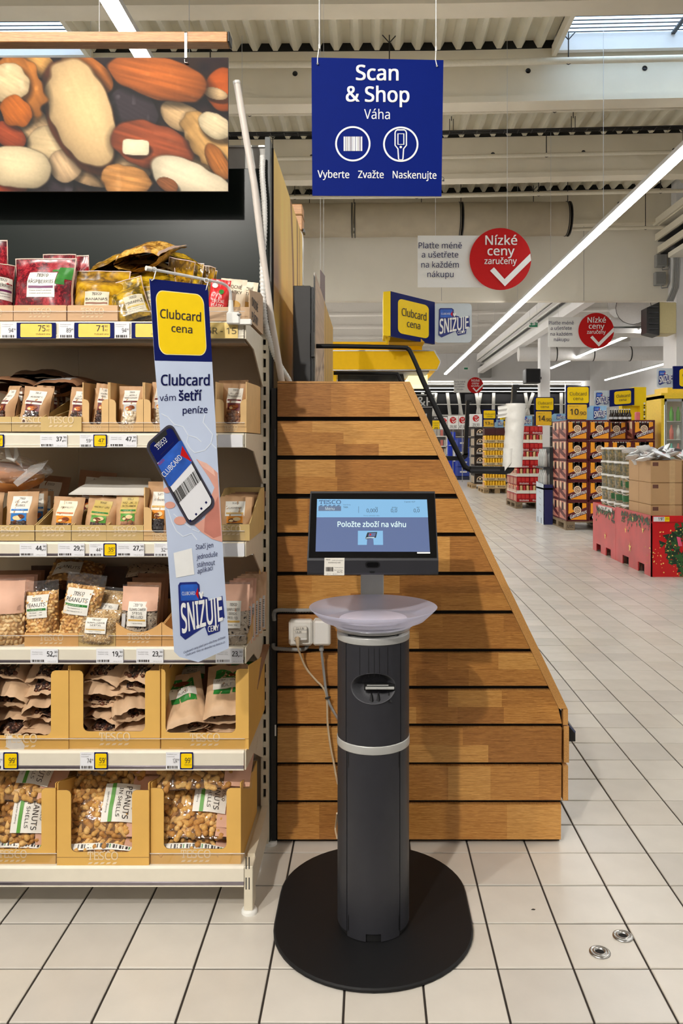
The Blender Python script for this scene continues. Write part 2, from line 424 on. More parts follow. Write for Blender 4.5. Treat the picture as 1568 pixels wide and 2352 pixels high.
sbox(ceil, XL, XR, -6, 8.4, ROOFZ+.25, ROOFZ+.3, DECK); sbox(ceil, XL, XR, 10.72, 17, ROOFZ+.25, ROOFZ+.3, DECK); sbox(ceil, -3.72, 2.45, 8.4, 10.72, ROOFZ+.25, ROOFZ+.3, DECK)
struct('ceiling', ceil)
for yb in (2.9, 5.6, 8.3, 10.72, 13.8, 16.85):
    b = MB(); sbox(b, XL, XR, yb, yb+.22, 5.98, ROOFZ-.005, BEAMM); sbox(b, XL, XR, yb-.04, yb+.26, 5.9, 5.985, BEAMM)
    t = struct('trim_beam', b)
    h = MB()
    for i in range(11):
        x = -4.1+i*1.55; h.lathe([(.0, 0), (.035, 0), (.035, .004)], (0, 0, 0), BLK, 10)
        n0 = len(h.v)-30
        h.v[n0:] = [(x+a, yb-.003-c, zc(x, 6.32)+b2) for a, b2, c in h.v[n0:]]
    part('anchor_hole', h, t, kind='stuff')
    c = MB(); sbox(c, XL, XR, yb-.012, yb+.012, ROOFZ-.002, ROOFZ+.1, GAPSHADE); part('gap_shade_strip', c, t)  # black strip painting in the shade of the deck gaps over the beam
# skylights
BARM = mat('dark_glazing_bar', (62, 66, 72), .5)
GLASSF = film_mat('wired_glass', tint=(.82, .9, .97), gloss=.1, haze=.12, rough=.2)
for n, (xa, xb) in enumerate(((-8.4, -3.72), (2.45, 8.4))):
    f = MB()
    for x in (xa, xb-.06): sbox(f, x, x+.06, 8.5, 10.7, ROOFZ, ROOFZ+.32, WPLAS)
    for y in (8.5, 10.64): sbox(f, xa, xb, y, y+.06, ROOFZ-.02, ROOFZ+.32, WPLAS)
    w = struct('window_%d' % (n+1), f)
    g = MB(); sbox(g, xa, xb, 8.5, 10.64, ROOFZ+.13, ROOFZ+.135, GLASSF); part('pane', g, w)
    for i in range(21):
        m = MB(); y = 8.6+i*.097; sbox(m, xa, xb, y, y+.022, ROOFZ+.118, ROOFZ+.124, BARM); part('glazing_bar', m, w)
    m = MB(); xm = xb-1.55 if n == 0 else xa+1.5; sbox(m, xm, xm+.05, 8.5, 10.6, ROOFZ+.075, ROOFZ+.1, BARM); part('glazing_bar', m, w)
    l = MB(); e = xb-.02 if n == 0 else xa-.04; sbox(l, e, e+.06, 8.4, 10.7, ROOFZ-.12, ROOFZ+.02, BEAMM); part('edge_angle', l, w)
    r = MB(); sbox(r, xa-.02, xb+.02, 10.58, 10.66, ROOFZ-.1, ROOFZ+.12, WALLW); part('upstand', r, w)

# pipes, cable tray under the roof
def rod(mb, p0, p1, r, m, n=6): mb.tube([p0, p1], r, m, n)
PIPE = mat('cream_pipe', (226, 218, 198), .5, var=.03)
pipes = [(6.27, 10.35, .042), (6.38, 12.15, .036), (6.2, 13.55, .034), (6.05, 15.2, .034), (5.72, 16.55, .035)]
words = ('along the front of the nearest visible roof beam', 'under the second bay of corrugated deck', 'along the face of the second roof beam', 'under the third bay of deck', 'just above the white bulkhead wall')
for (z, y, r), wd in zip(pipes, words):
    t = thing('sprinkler_pipe', 'cream sprinkler pipe '+wd, 'pipe', (0, y, zc(0, z)))
    b = MB(); b.tube([(x, y, zc(x, z)) for x in (XL, .9, XR)], r, PIPE, 10); part('tube', b, t)
    for i in range(6):
        x = -3.4+i*2.3+y*.13; h = MB(); rod(h, (x, y, zc(x, z)+r), (x, y, zc(x, ROOFZ)+.02), .008, BLK)
        h.tube([(x+(r+.006)*math.cos(a), y+.0, zc(x, z)+(r+.006)*math.sin(a)) for a in [k*math.pi/4 for k in range(9)]], .006, BLK, 5)
        rod(h, (x, y, zc(x, ROOFZ)-.08), (x-.09, y, zc(x, ROOFZ)+.02), .007, BLK); rod(h, (x, y, zc(x, ROOFZ)-.08), (x+.09, y, zc(x, ROOFZ)+.02), .007, BLK)
        part('hanger', h, t)
ct = thing('cable_tray', 'dark wire cable tray hung under the second bay of deck', 'cable tray', (0, 12.9, zc(0, 6.36)))
b = MB()
for dy in (-.07, 0, .07): b.tube([(x, 12.9+dy, zc(x, 6.36)) for x in (XL, .9, XR)], .008, BLK, 5)
for dy, dz in ((-.03, .012), (.02, .016), (.045, .012)): b.tube([(x, 12.9+dy, zc(x, 6.36)+dz) for x in (XL, .9, XR)], .014, BLK, 5)
for i in range(70): b.box(-6+i*.22, -5.99+i*.22, 12.82, 12.98, zc(-6+i*.22, 6.35), zc(-6+i*.22, 6.36), BLK)
part('wire_basket', b, ct)
for i in range(5):
    x = -2.6+i*1.95; h = MB()
    for dx in (-.03, .03): rod(h, (x+dx, 12.9, zc(x, 6.36)), (x+dx, 12.9, zc(x, 6.58)), .006, BLK)
    rod(h, (x, 12.9, zc(x, 6.55)), (x, 12.9, zc(x, ROOFZ)+.04), .007, BLK); part('hanger', h, ct)

# bulkhead, hall beyond, side walls
b = MB(); b.box(XL, 6.285, 17.0, 17.2, 4.4, 7.2, CREAMWALL)
wb = struct('wall_back', b)
jn = MB()
for x in (-4.5, -1.5, 1.5, 4.5): jn.box(x, x+.008, 16.996, 17, 4.4, 6.0, GREY)
part('panel_joint', jn, wb)
b = MB(); b.box(6.29, 7.3, 16.55, 17.3, 0, 7.2, WALLW); struct('pillar', b)
b = MB(); b.box(7.3, 12, 17.0, 17.2, 4.4, 7.2, CREAMWALL); struct('wall_back_right', b)
b = MB(); b.box(XL-.2, XL, -6, 50, 0, 7.6, WALLW); struct('wall_left', b)
b = MB(); b.box(XL, 12, -6.2, -6, 0, 7.6, WALLW); struct('wall_front', b)
b = MB(); b.box(12, 12.2, -6, 50, 0, 7.6, WALLW); struct('wall_right', b)
b = MB(); b.box(9.2, 12, -6, 17, 6.7, 6.8, WALLW); struct('ceiling_right', b)
# second hall
c2 = MB(); deck(c2, XL, 12, 17.2, 46.2, 6.55, BEAMW, .3); c2.box(XL, 12, 17.2, 50, 7.1, 7.2, BEAMW)
struct('ceiling_far', c2)
for i, yb in enumerate((19.4, 22.2, 25.2, 28.2, 31.2, 34.2, 37.2, 40.5)):
    b = MB(); sbox(b, XL, 12, yb, yb+.25, 5.95, 6.6, BEAMW); sbox(b, XL, 12, yb-.05, yb+.3, 5.9, 5.97, BEAMW); struct('trim_beam', b)
for y, wd in zip((21, 24, 27, 30, 33), ('nearest', 'second', 'middle', 'fourth', 'furthest')):
    t = thing('sprinkler_pipe', 'white pipe under the far hall roof beyond the bulkhead, %s of five' % wd, 'pipe', (0, y, 6.15)); b = MB(); b.tube([(XL, y, 6.2), (4.0, y, 6.2)], .05, BEAMW, 8); part('tube', b, t)
    b = MB(); b.tube([(XL, y+.2, 6.3), (4.0, y+.2, 6.3)], .025, BLK, 6)
    for x in (-6, -2, 2): b.tube([(x, y+.1, 6.2), (x, y+.1, 6.56)], .012, BLK, 5)
    part('hanger', b, t)
b = MB(); b.box(XL, 12, 44, 44.2, 4.85, 7.2, WALLW); struct('wall_far', b)
# dark zone at the very end with white trusses
def holdup(t, pts, z1):
    b = MB()
    for p in pts: b.tube([p, (p[0], p[1], zc(p[0], 6.545))], .003, LGREY, 4)
    part('suspension_wire', b, t)
DKW = mat('black_far_wall', (24, 24, 28), .7, var=.1)
b = MB(); b.box(XL, 12, 49.6, 49.8, 0, 7.2, DKW); struct('wall_end', b)
b = MB(); b.box(XL, 12, 44.2, 49.6, 4.9, 5.0, BEAMW); struct('ceiling_end', b)
frm = thing('clothing_display', 'black panels with white slanting struts above the clothing department, far end', 'frame', (5, 46, 2.9))
for x0, x1 in ((2.2, 3.5), (3.75, 5.2), (5.42, 6.95), (7.05, 9.1), (9.3, 11.6), (.4, 2.0), (-1.4, .2)):
    b = MB(); b.box(x0, x1, 46.2, 46.3, 3.1, 4.25, DKW); part('panel', b, frm)
for x0, x1 in ((2.2, 2.1), (3.55, 3.75), (3.7, 3.55), (5.3, 5.0), (6.05, 6.3), (6.3, 6.05), (7.0, 7.05), (8.7, 9.3), (9.1, 8.85), (10.9, 10.9), (2.7, 3.0), (4.6, 4.4), (7.9, 8.2)):
    b = MB(); b.tube([(x0, 46, 2.6), (x1, 46, 4.3)], .1, WPLAS, 6); part('strut', b, frm)
for z, w in ((4.75, .035), (4.33, .03), (3.6, .03), (2.95, .06), (2.72, .03)):
    b = MB(); b.box(-1.5, 11.9, 45.5, 45.6, z, z+w*1.6, WPLAS); part('rail', b, frm)
b = MB(); b.box(-1.5, 11.9, 45.4, 45.5, 4.53, 4.548, STRIP); part('lamp_line', b, frm)
b = MB()
for x in (-1, 2, 5, 8, 11): b.box(x, x+.04, 45.55, 45.6, 2.7, 4.9, WPLAS)
part('hanger', b, frm)
# column in the far hall with a black loudspeaker
b = MB(); b.rbox(5.05, 5.36, 24, 24.31, 0, 6.6, WALLW, .02); struct('column', b)
b = MB(); p, q = P(1204, 881, 23.7), P(1238, 848, 23.7)
b.rbox(p.x, q.x, 23.5, 23.98, p.z, q.z, BLK, .02)
t = thing('loudspeaker', 'black box loudspeaker fixed to the white column', 'loudspeaker', (p.x, 23.7, p.z)); part('cabinet', b, t)
b = MB(); b.box(p.x+.03, q.x-.03, 23.495, 23.5, p.z+.03, q.z-.03, BLACKM); part('grille', b, t)
b = MB(); b.box(q.x-.1, 5.1, 23.98, 24.05, p.z+.15, p.z+.22, RAILG); part('bracket', b, t)

# ---- long strip lamps
HOUS = mat('lamp_housing', (214, 214, 214), .4, .3, var=.02)
def strip(label, x, y0, y1, z=4.18, w=.085, seg=3.0, struts=True, dx=0.0):
    t = thing('strip_light', label, 'light', (x, y0, z))
    b = MB(); b.box(x-w*.62, x+w*.62, y0, y1, z, z+.045, HOUS); part('housing', b, t)
    y = y0
    while y < y1-.1:
        e = min(y1, y+seg); d = MB(); d.box(x-w/2, x+w/2, y+.008, e-.008, z-.04, z, STRIP); part('diffuser', d, t)
        h = MB(); zr = zc(x, ROOFZ if y < 17 else 6.55); rod(h, (x, y+.3, z+.04), (x, y+.3, zr-.004), .003, LGREY, 4); part('suspension_wire', h, t)
        y = e
strip('long white strip light crossing overhead behind the nut picture', -1.64, -5, 16.5)
strip('long white strip light running down the aisle at right towards the far end', 2.98, -5, 32)
strip('strip light above the right edge of the shop floor', 7.6, -5, 15)
strip('strip light in the far hall ending beside the cream fan heater', 6.62, 19.2, 29.5, w=.06)
strip('strip light in the far hall at right, before the skylit wall', 10.2, 27, 35, w=.05)
strip('strip light in the far hall above the left shelves', -3, 18, 34)
strip('added unseen strip light high over the left half of the far hall', -6.5, 18, 43); strip('added unseen strip light over the shelves left of the far aisle', -2.6, 18, 43); strip('added strip light hidden behind the green header wall', -3.4, 6.5, 16.5); strip('added unseen strip light along the left wall of the far hall', -8.5, 18, 43)  # lamps added out of view to brighten far hall, ceiling and bulkhead
strip('strip light above the left aisle behind the shelf wall', -6.2, -5, 16)

# ---- round air ducts
DUCT = mat('beige_fabric_duct', (172, 160, 138), .65, var=.06, vscale=4, bump=.3, bscale=6); DUCTW = mat('white_duct', (222, 220, 218), .5, var=.03)
t = thing('air_duct', 'beige round air duct across the front of the white bulkhead', 'duct', (0, 16.3, 5.9))
def duct_seg(x0, x1, y, z, r, m):
    b = MB(); n = 10; b.tube([(x0+(x1-x0)*i/n, y, z+SL*.3*(x0+(x1-x0)*i/n)) for i in range(n+1)], [r*(1+.012*math.sin(i*1.3)) for i in range(n+1)], m, 28); return b
yd = 16.2; zd = PZ(496, 15.9); rd = .335
xs = [PX(x, 15.9) for x in (300, 560, 812, 1062, 1312)]
for a, c in zip(xs, xs[1:]):
    part('duct_section', duct_seg(a+.02, c-.02, yd, zd, rd, DUCT), t)
    r = MB(); zz = zd+SL*.3*c
    r.tube([(c-.05, yd, zz), (c-.03, yd, zz)], rd+.012, BLK, 28); r.tube([(c+.01, yd, zz), (c+.03, yd, zz)], rd+.012, BLK, 28); part('ring', r, t)
for x in xs[1:]:
    h = MB(); rod(h, (x, yd, zd+rd), (x, yd, 6.7), .008, BLK); part('hanger', h, t)
t = thing('air_duct', 'white round air duct far back behind the low-price sign', 'duct', (0, 26, 4.2))
zf = PZ(816, 26); part('duct_body', duct_seg(PX(1190, 26), PX(1534, 26), 26, zf, .23, DUCTW), t)
for x in (1275, 1360, 1445, 1532):
    holdup(t, [(PX(x, 26), 26, zf+.2)], 6.5)
    r = MB(); r.tube([(PX(x, 26), 26, zf+.05), (PX(x, 26)+.03, 26, zf+.05)], .245, BLK, 20); part('ring', r, t)
t = thing('air_duct', 'white duct elbow under the far roof beside the fan heater', 'duct', (7, 20, 5))
d = MB(); d.tube([(PX(1450, 20), 20.6, 5.9), (PX(1448, 20), 20.3, PZ(700, 20)), (PX(1455, 20), 20, PZ(710, 20))], .45, DUCTW, 20); part('elbow', d, t)
d = MB(); d.tube([P(1454, 706, 19.5), P(1454, 706, 19.45)], .4, DUCTW, 20); d.tube([P(1454, 706, 19.44), P(1454, 706, 19.42)], .30, DUCTW, 20); d.tube([P(1454, 706, 19.6), P(1454, 706, 19.57)], .415, BLK, 20); part('outlet_ring', d, t)
d = MB(); c = P(1450, 740, 20); d.box(c.x-.55, c.x+.45, 19.9, 20.5, c.z-.12, c.z+.1, DUCTW); d.box(c.x-.8, c.x+.7, 19.8, 20.6, c.z-.3, c.z-.18, DUCTW); part('plenum', d, t); holdup(t, [(c.x-.5, 20.2, c.z), (c.x+.4, 20.2, c.z)], 6.5)

# ---- fan heater, junction boxes, cable ladders on the right of the bulkhead
t = thing('fan_heater', 'cream box fan heater with black grille under the bulkhead end', 'heater', (6.2, 16.3, 4))
Y = 16.2; d = MB(); p, q = P(1513, 766, Y), P(1553, 694, Y); d.rbox(p.x, q.x, Y, Y+.5, p.z, q.z, mat('cream_sheet_metal', (206, 192, 142), .5, var=.03), .015); part('casing', d, t)
d = MB(); e = PX(1487, Y); d.add([(e, Y+.06, p.z+.02), (p.x, Y-.02, p.z-.04), (p.x, Y-.02, q.z), (e, Y+.06, q.z-.1), (e, Y+.4, p.z+.02), (p.x, Y+.4, p.z-.04), (p.x, Y+.4, q.z), (e, Y+.4, q.z-.1)],
      [(0, 1, 2, 3), (4, 7, 6, 5), (0, 4, 5, 1), (3, 2, 6, 7), (0, 3, 7, 4)], BLK); part('grille', d, t)
d = MB(); d.box(q.x-.02, 6.295, 16.58, 16.66, q.z-.2, q.z-.12, RAILG); part('wall_bracket', d, t)
for k in range(5):
    d = MB(); zz = p.z+.08+k*.11; d.box(e+.02, p.x-.02, Y-.025, Y-.0, zz, zz+.02, CHAR); part('louver', d, t)
for (x0, y0, x1, y1), lb in (((1507, 583, 1531, 612), 'grey junction box on the bulkhead, upper of two'), ((1505, 624, 1529, 654), 'grey junction box on the bulkhead, lower of two, with a hanging cable loop')):
    p, q = P(x0, y1, 16.85), P(x1, y0, 16.85); t = thing('junction_box', lb, 'electrical box', (p.x, 16.85, p.z))
    d = MB(); d.rbox(p.x, q.x, 16.86, 16.998, p.z, q.z, GPLAS, .01); part('box_body', d, t)
    d = MB(); d.rbox(p.x+.02, q.x-.0, 16.85, 16.862, p.z+.02, q.z-.01, mat('grey_lid', (128, 128, 126), .5), .004); part('lid', d, t)
    d = MB(); d.tube([P((x0+x1)/2, y1, 16.9), P((x0+x1)/2+2, y1+8, 16.9), P(x1+3, y1+6, 16.9), P(x1+9, y1-10, 16.9), P(x1+9, y0-25, 16.9)], .015, GPLAS, 5); part('cable', d, t)
d = MB()
for k in range(4): d.tube([P(1532+k*4, 692, 16.5), P(1545+k*4, 660, 16.5), P(1548+k*4, 600, 16.5), P(1546+k*4, 580, 16.5), P(1560+k*5, 560, 16.4)], .022, GPLAS, 5)
solo('cable_bundle', d, 'bundle of grey cables running up the wall corner above the fan heater', 'cables')
t = thing('cable_ladder', 'cream cable ladder with dark slots coming down to the bulkhead at right', 'cable tray', (6, 12, 6))
for i, (dx, z, m) in enumerate(((0, 5.95, PIPE), (.05, 5.66, PIPE), (.1, 5.4, PIPE))):
    d = MB(); d.box(5.95+dx, 6.0+dx, 6, 16.98, z, z+.14, m); part('side_rail', d, t)
    d = MB(); d.box(6.0+dx, 6.6, 6, 16.95, z-.02, z+.02, BLK if i else PIPE); part('tray_floor', d, t)
d = MB(); d.box(6.1, 7.4, 6, 16.5, 5.2, 5.3, CREAMWALL); part('cover', d, t)
t = thing('cable_ladder', 'cable ladder under the far roof slanting towards the black loudspeaker', 'cable tray', (4.6, 18, 5.2))
for dx, dz in ((0, .06), (.17, .0), (.32, -.1)):
    d = MB(); d.box(4.62+dx, 4.66+dx, 17.3, 35, 4.95+dz, 5.03+dz, WPLAS); part('side_rail', d, t)
    d = MB(); d.box(4.66+dx, 4.74+dx, 17.3, 35, 4.93+dz, 4.96+dz, BLK); part('dark_gap', d, t)
d = MB(); d.box(4.66, 5.03, 17.3, 35.2, 4.98, 5.3, WALLW); d.box(4.8, 5.04, 17.3, 36, 4.55, 4.75, WALLW); part('cover', d, t)
t = thing('exit_sign', 'small green and white exit sign hung near the far cable ladder', 'sign', P(1225, 745, 22))
d = MB(); p, q = P(1214, 752, 22), P(1235, 738, 22); d.box(p.x, q.x, 22, 22.05, p.z, q.z, WHITE); part('plate', d, t)
GREEN = mat('sign_green', (10, 130, 90), .5, var=0); fp = facing(21.999); d = MB(); prect(d, fp, 1215, 747, 1234, 751, GREEN, 0)
ppoly(d, fp, [(1217, 744), (1221, 740), (1221, 743), (1225, 743), (1225, 745), (1221, 745), (1221, 748)], GREEN, .001); prect(d, fp, 1228, 740, 1230, 748, GREEN, .001); prect(d, fp, 1231, 741, 1234, 747, GREEN, .001); part('pictogram', d, t)
holdup(t, [(p.x+.03, 22.02, q.z), (q.x-.03, 22.02, q.z)], 6.5)
t = thing('exit_sign', 'tiny green exit sign far above the third low-price sign', 'sign', P(1071, 846, 36))
d = MB(); p, q = P(1064, 850, 36), P(1078, 842, 36); d.box(p.x, q.x, 36, 36.05, p.z, q.z, WHITE); d.box(p.x+.03, q.x-.08, 35.99, 36, p.z+.03, q.z-.05, GREEN); part('plate', d, t)
holdup(t, [(p.x+.03, 36.02, q.z), (q.x-.03, 36.02, q.z)], 6.5)
d = MB(); c = P(1119, 850, 43); d.rbox(c.x-.3, c.x+.3, 43.5, 44, c.z-.35, c.z+.35, GPLAS, .03)
solo('wall_unit', d, 'small grey box unit on the far white wall', 'electrical box')

# ================================================================ nut shelving
YF = 2.36
XE, XU, XLS = -.37, -.358, -1.5
TOP = [738, 995, 1245, 1487, 1725, 1990]; BOT = [778, 1028, 1279, 1524, 1768, 2035]
ZT = [PZ(y, YF) for y in TOP]; ZB = [PZ(y, YF) for y in BOT]
ORD = ['top', 'second', 'third', 'fourth', 'fifth', 'bottom']
bay = thing('shelving_bay', 'cream steel shelving bay of six shelves holding nuts and dried fruit', 'shelving', (-.9, 2.77, 0))
for k, (x0, x1) in enumerate(((XLS, -1.0), (-1.0, XU-.012))):
    for z0, z1 in ((.1, .55), (.553, 1.0), (1.003, 1.45), (1.453, 1.785)):
        b = MB(); b.box(x0+.001, x1-.001, 2.765, 2.775, z0, z1, CREAMD); part('back_panel', b, bay)
b = MB(); ux0, ux1 = -.372, -.347
b.box(ux0, ux0+.008, 2.74, 2.8, 0.02, 1.79, CREAM); b.box(ux1-.008, ux1, 2.74, 2.8, .02, 1.79, CREAM); b.box(ux0, ux1, 2.79, 2.8, .02, 1.79, BLK)
z = .16
while z < 1.72: b.box(ux0+.008, ux1-.008, 2.74, 2.748, z, z+.018, CREAM); z += .0472
b.box(ux0+.008, ux1-.008, 2.74, 2.75, .02, .16, CREAM); b.box(ux0+.008, ux1-.008, 2.74, 2.75, 1.70, 1.79, CREAM)
part('upright', b, bay, label='slotted cream steel upright')
b = MB(); b.rbox(XE, -.344, YF, YF+.06, .012, ZT[5], CREAM, .002); b.box(XE+.002, -.346, YF+.06, 2.76, .05, .15, CREAM)
for zz in (.075, .135):
    for xx in (-.365, -.356): b.box(xx, xx+.003, YF-.0006, YF, zz, zz+.035, BLK)
part('base_leg', b, bay)
for xx, yy in ((-.356, 2.375), (-.345, 2.78)):
    b = MB(); b.lathe([(0, .012), (.021, .012), (.024, .006), (.024, 0)], (xx, yy, 0), WPLAS, 20); part('foot', b, bay)
SHELF = []
for i in range(6):
    zt, zb = ZT[i], ZB[i]; b = MB()
    b.box(XLS, XE+.002, YF+.012, 2.764, zt-.03, zt-.002, CREAM if i else CREAMD); sh = part('shelf', b, bay); SHELF.append(sh)
    r = MB(); h = zt-zb
    r.add([(XLS, YF+.012, zt), (XE, YF+.012, zt), (XE, YF+.004, zt), (XLS, YF+.004, zt), (XLS, YF-.002, zt-.006), (XE, YF-.002, zt-.006), (XLS, YF-.002, zb+h*.24), (XE, YF-.002, zb+h*.24)],
          [(0, 1, 2, 3), (3, 2, 5, 4), (4, 5, 7, 6)], RAIL)
    r.add([(XLS, YF-.002, zb+h*.24), (XE, YF-.002, zb+h*.24), (XE, YF-.0045, zb+h*.2), (XLS, YF-.0045, zb+h*.2), (XLS, YF-.003, zb+h*.06), (XE, YF-.003, zb+h*.06)], [(0, 1, 2, 3), (3, 2, 5, 4)], RAILG if i > 1 else RAIL)
    r.box(XLS, XE, YF-.005, YF+.012, zb, zb+h*.06, RAIL); part('price_rail', r, sh)
    g = MB(); g.box(XLS, XE, YF+.012, YF+.0132, zt-.002, zt+.031, GUARD); g.box(XLS, XE, YF+.0118, YF+.0135, zt+.0305, zt+.0325, film_mat('acrylic_edge', gloss=.3, haze=.35) if 'acrylic_edge' not in MATS else MATS['acrylic_edge'])
    part('front_guard', g, sh)
    if i < 5:
        k = MB(); zl = zb-(.02 if i else .06)
        k.prism([(XE+.002, YF, zt), (XE+.002, YF, zb), (XE+.002, YF+.16, zb-.012), (XE+.002, 2.745, zt-.17), (XE+.002, 2.745, zt)], (.004, 0, 0), CREAM); part('bracket', k, sh)
    if i == 0:
        k = MB(); k.box(XLS, XE-.002, YF+.03, YF+.1, zt-.06, zt-.03, CREAMD); part('stiffener', k, sh)

# header of the shelving: dark green wall, grey top panel, green corner post
DGREEN = mat('dark_green_laminate', (23, 31, 28), .28, var=.04, vscale=3, spec=.2); GPAN = mat('light_grey_panel', (186, 184, 178), .5, var=.04)
b = MB(); b.box(XLS, PX(607, 2.8), 2.8, 2.83, 1.74, PZ(388, 2.8), DGREEN)
solo('header_wall', b, 'glossy dark green header wall above the nut shelves', 'wall panel')
b = MB(); b.box(XLS, PX(608, 2.8), 2.805, 2.83, PZ(386, 2.8), PZ(336, 2.8), GPAN); b.box(XLS, PX(608, 2.8), 2.798, 2.835, PZ(338, 2.8), PZ(334, 2.8), SILV)
solo('header_top_panel', b, 'light grey panel strip along the top of the green header wall', 'wall panel')
b = MB(); b.box(PX(611, 2.8), PX(622, 2.8), 2.77, 2.84, .0, PZ(322, 2.8), mat('green_black_post', (24, 34, 28), .4, var=.05))
for k in range(5): b.box(PX(609, 2.78), PX(612, 2.78), 2.765, 2.772, .9+k*.3, .93+k*.3, BLK)
solo('corner_post', b, 'dark green corner post between the nut shelves and the oak panelling', 'post')
b = MB(); b.tube([P(543, 187, 2.70), P(583, 420, 2.71), P(600, 560, 2.72), P(622, 730, 2.745), P(640, 835, 2.76), P(646, 872, 2.80), P(653, 905, 2.82)], .0115, mat('white_pipe', (224, 214, 204), .45, var=.03), 14, caps=False)
b.tube([P(543, 187, 2.70), P(544, 193, 2.70)], .0125, WPLAS, 14, caps=False); b.tube([P(543, 188, 2.70), P(560, 290, 2.705)], .009, mat('pipe_inside', (190, 176, 168), .6), 10, caps=True)
solo('plastic_pipe', b, 'long white plastic pipe leaning in front of the green header wall', 'pipe')
b = MB(); path = [P(603, 358, 2.75), P(602, 400, 2.745), P(606, 460, 2.74), P(607, 520, 2.735), P(603, 600, 2.73), P(604, 680, 2.73), P(609, 740, 2.735), P(622, 792, 2.75), P(640, 835, 2.77), P(662, 872, 2.815), P(670, 895, 2.83)]
pts = []; rr = []
def catmull(p, n):
    out = []
    for i in range(len(p)-1):
        a, c, d, e = p[max(i-1, 0)], p[i], p[i+1], p[min(i+2, len(p)-1)]
        for k in range(n):
            t = k/n; out.append(.5*((2*c)+(d-a)*t+(2*a-5*c+4*d-e)*t*t+(3*c-a-3*d+e)*t**3))
    return out+[p[-1]]
pts = catmull(path, 26); b.tube(pts, [.0105 if k % 3 else .0085 for k in range(len(pts))], WPLAS, 10)
solo('corrugated_conduit', b, 'white corrugated conduit winding down behind the leaning plastic pipe', 'conduit')

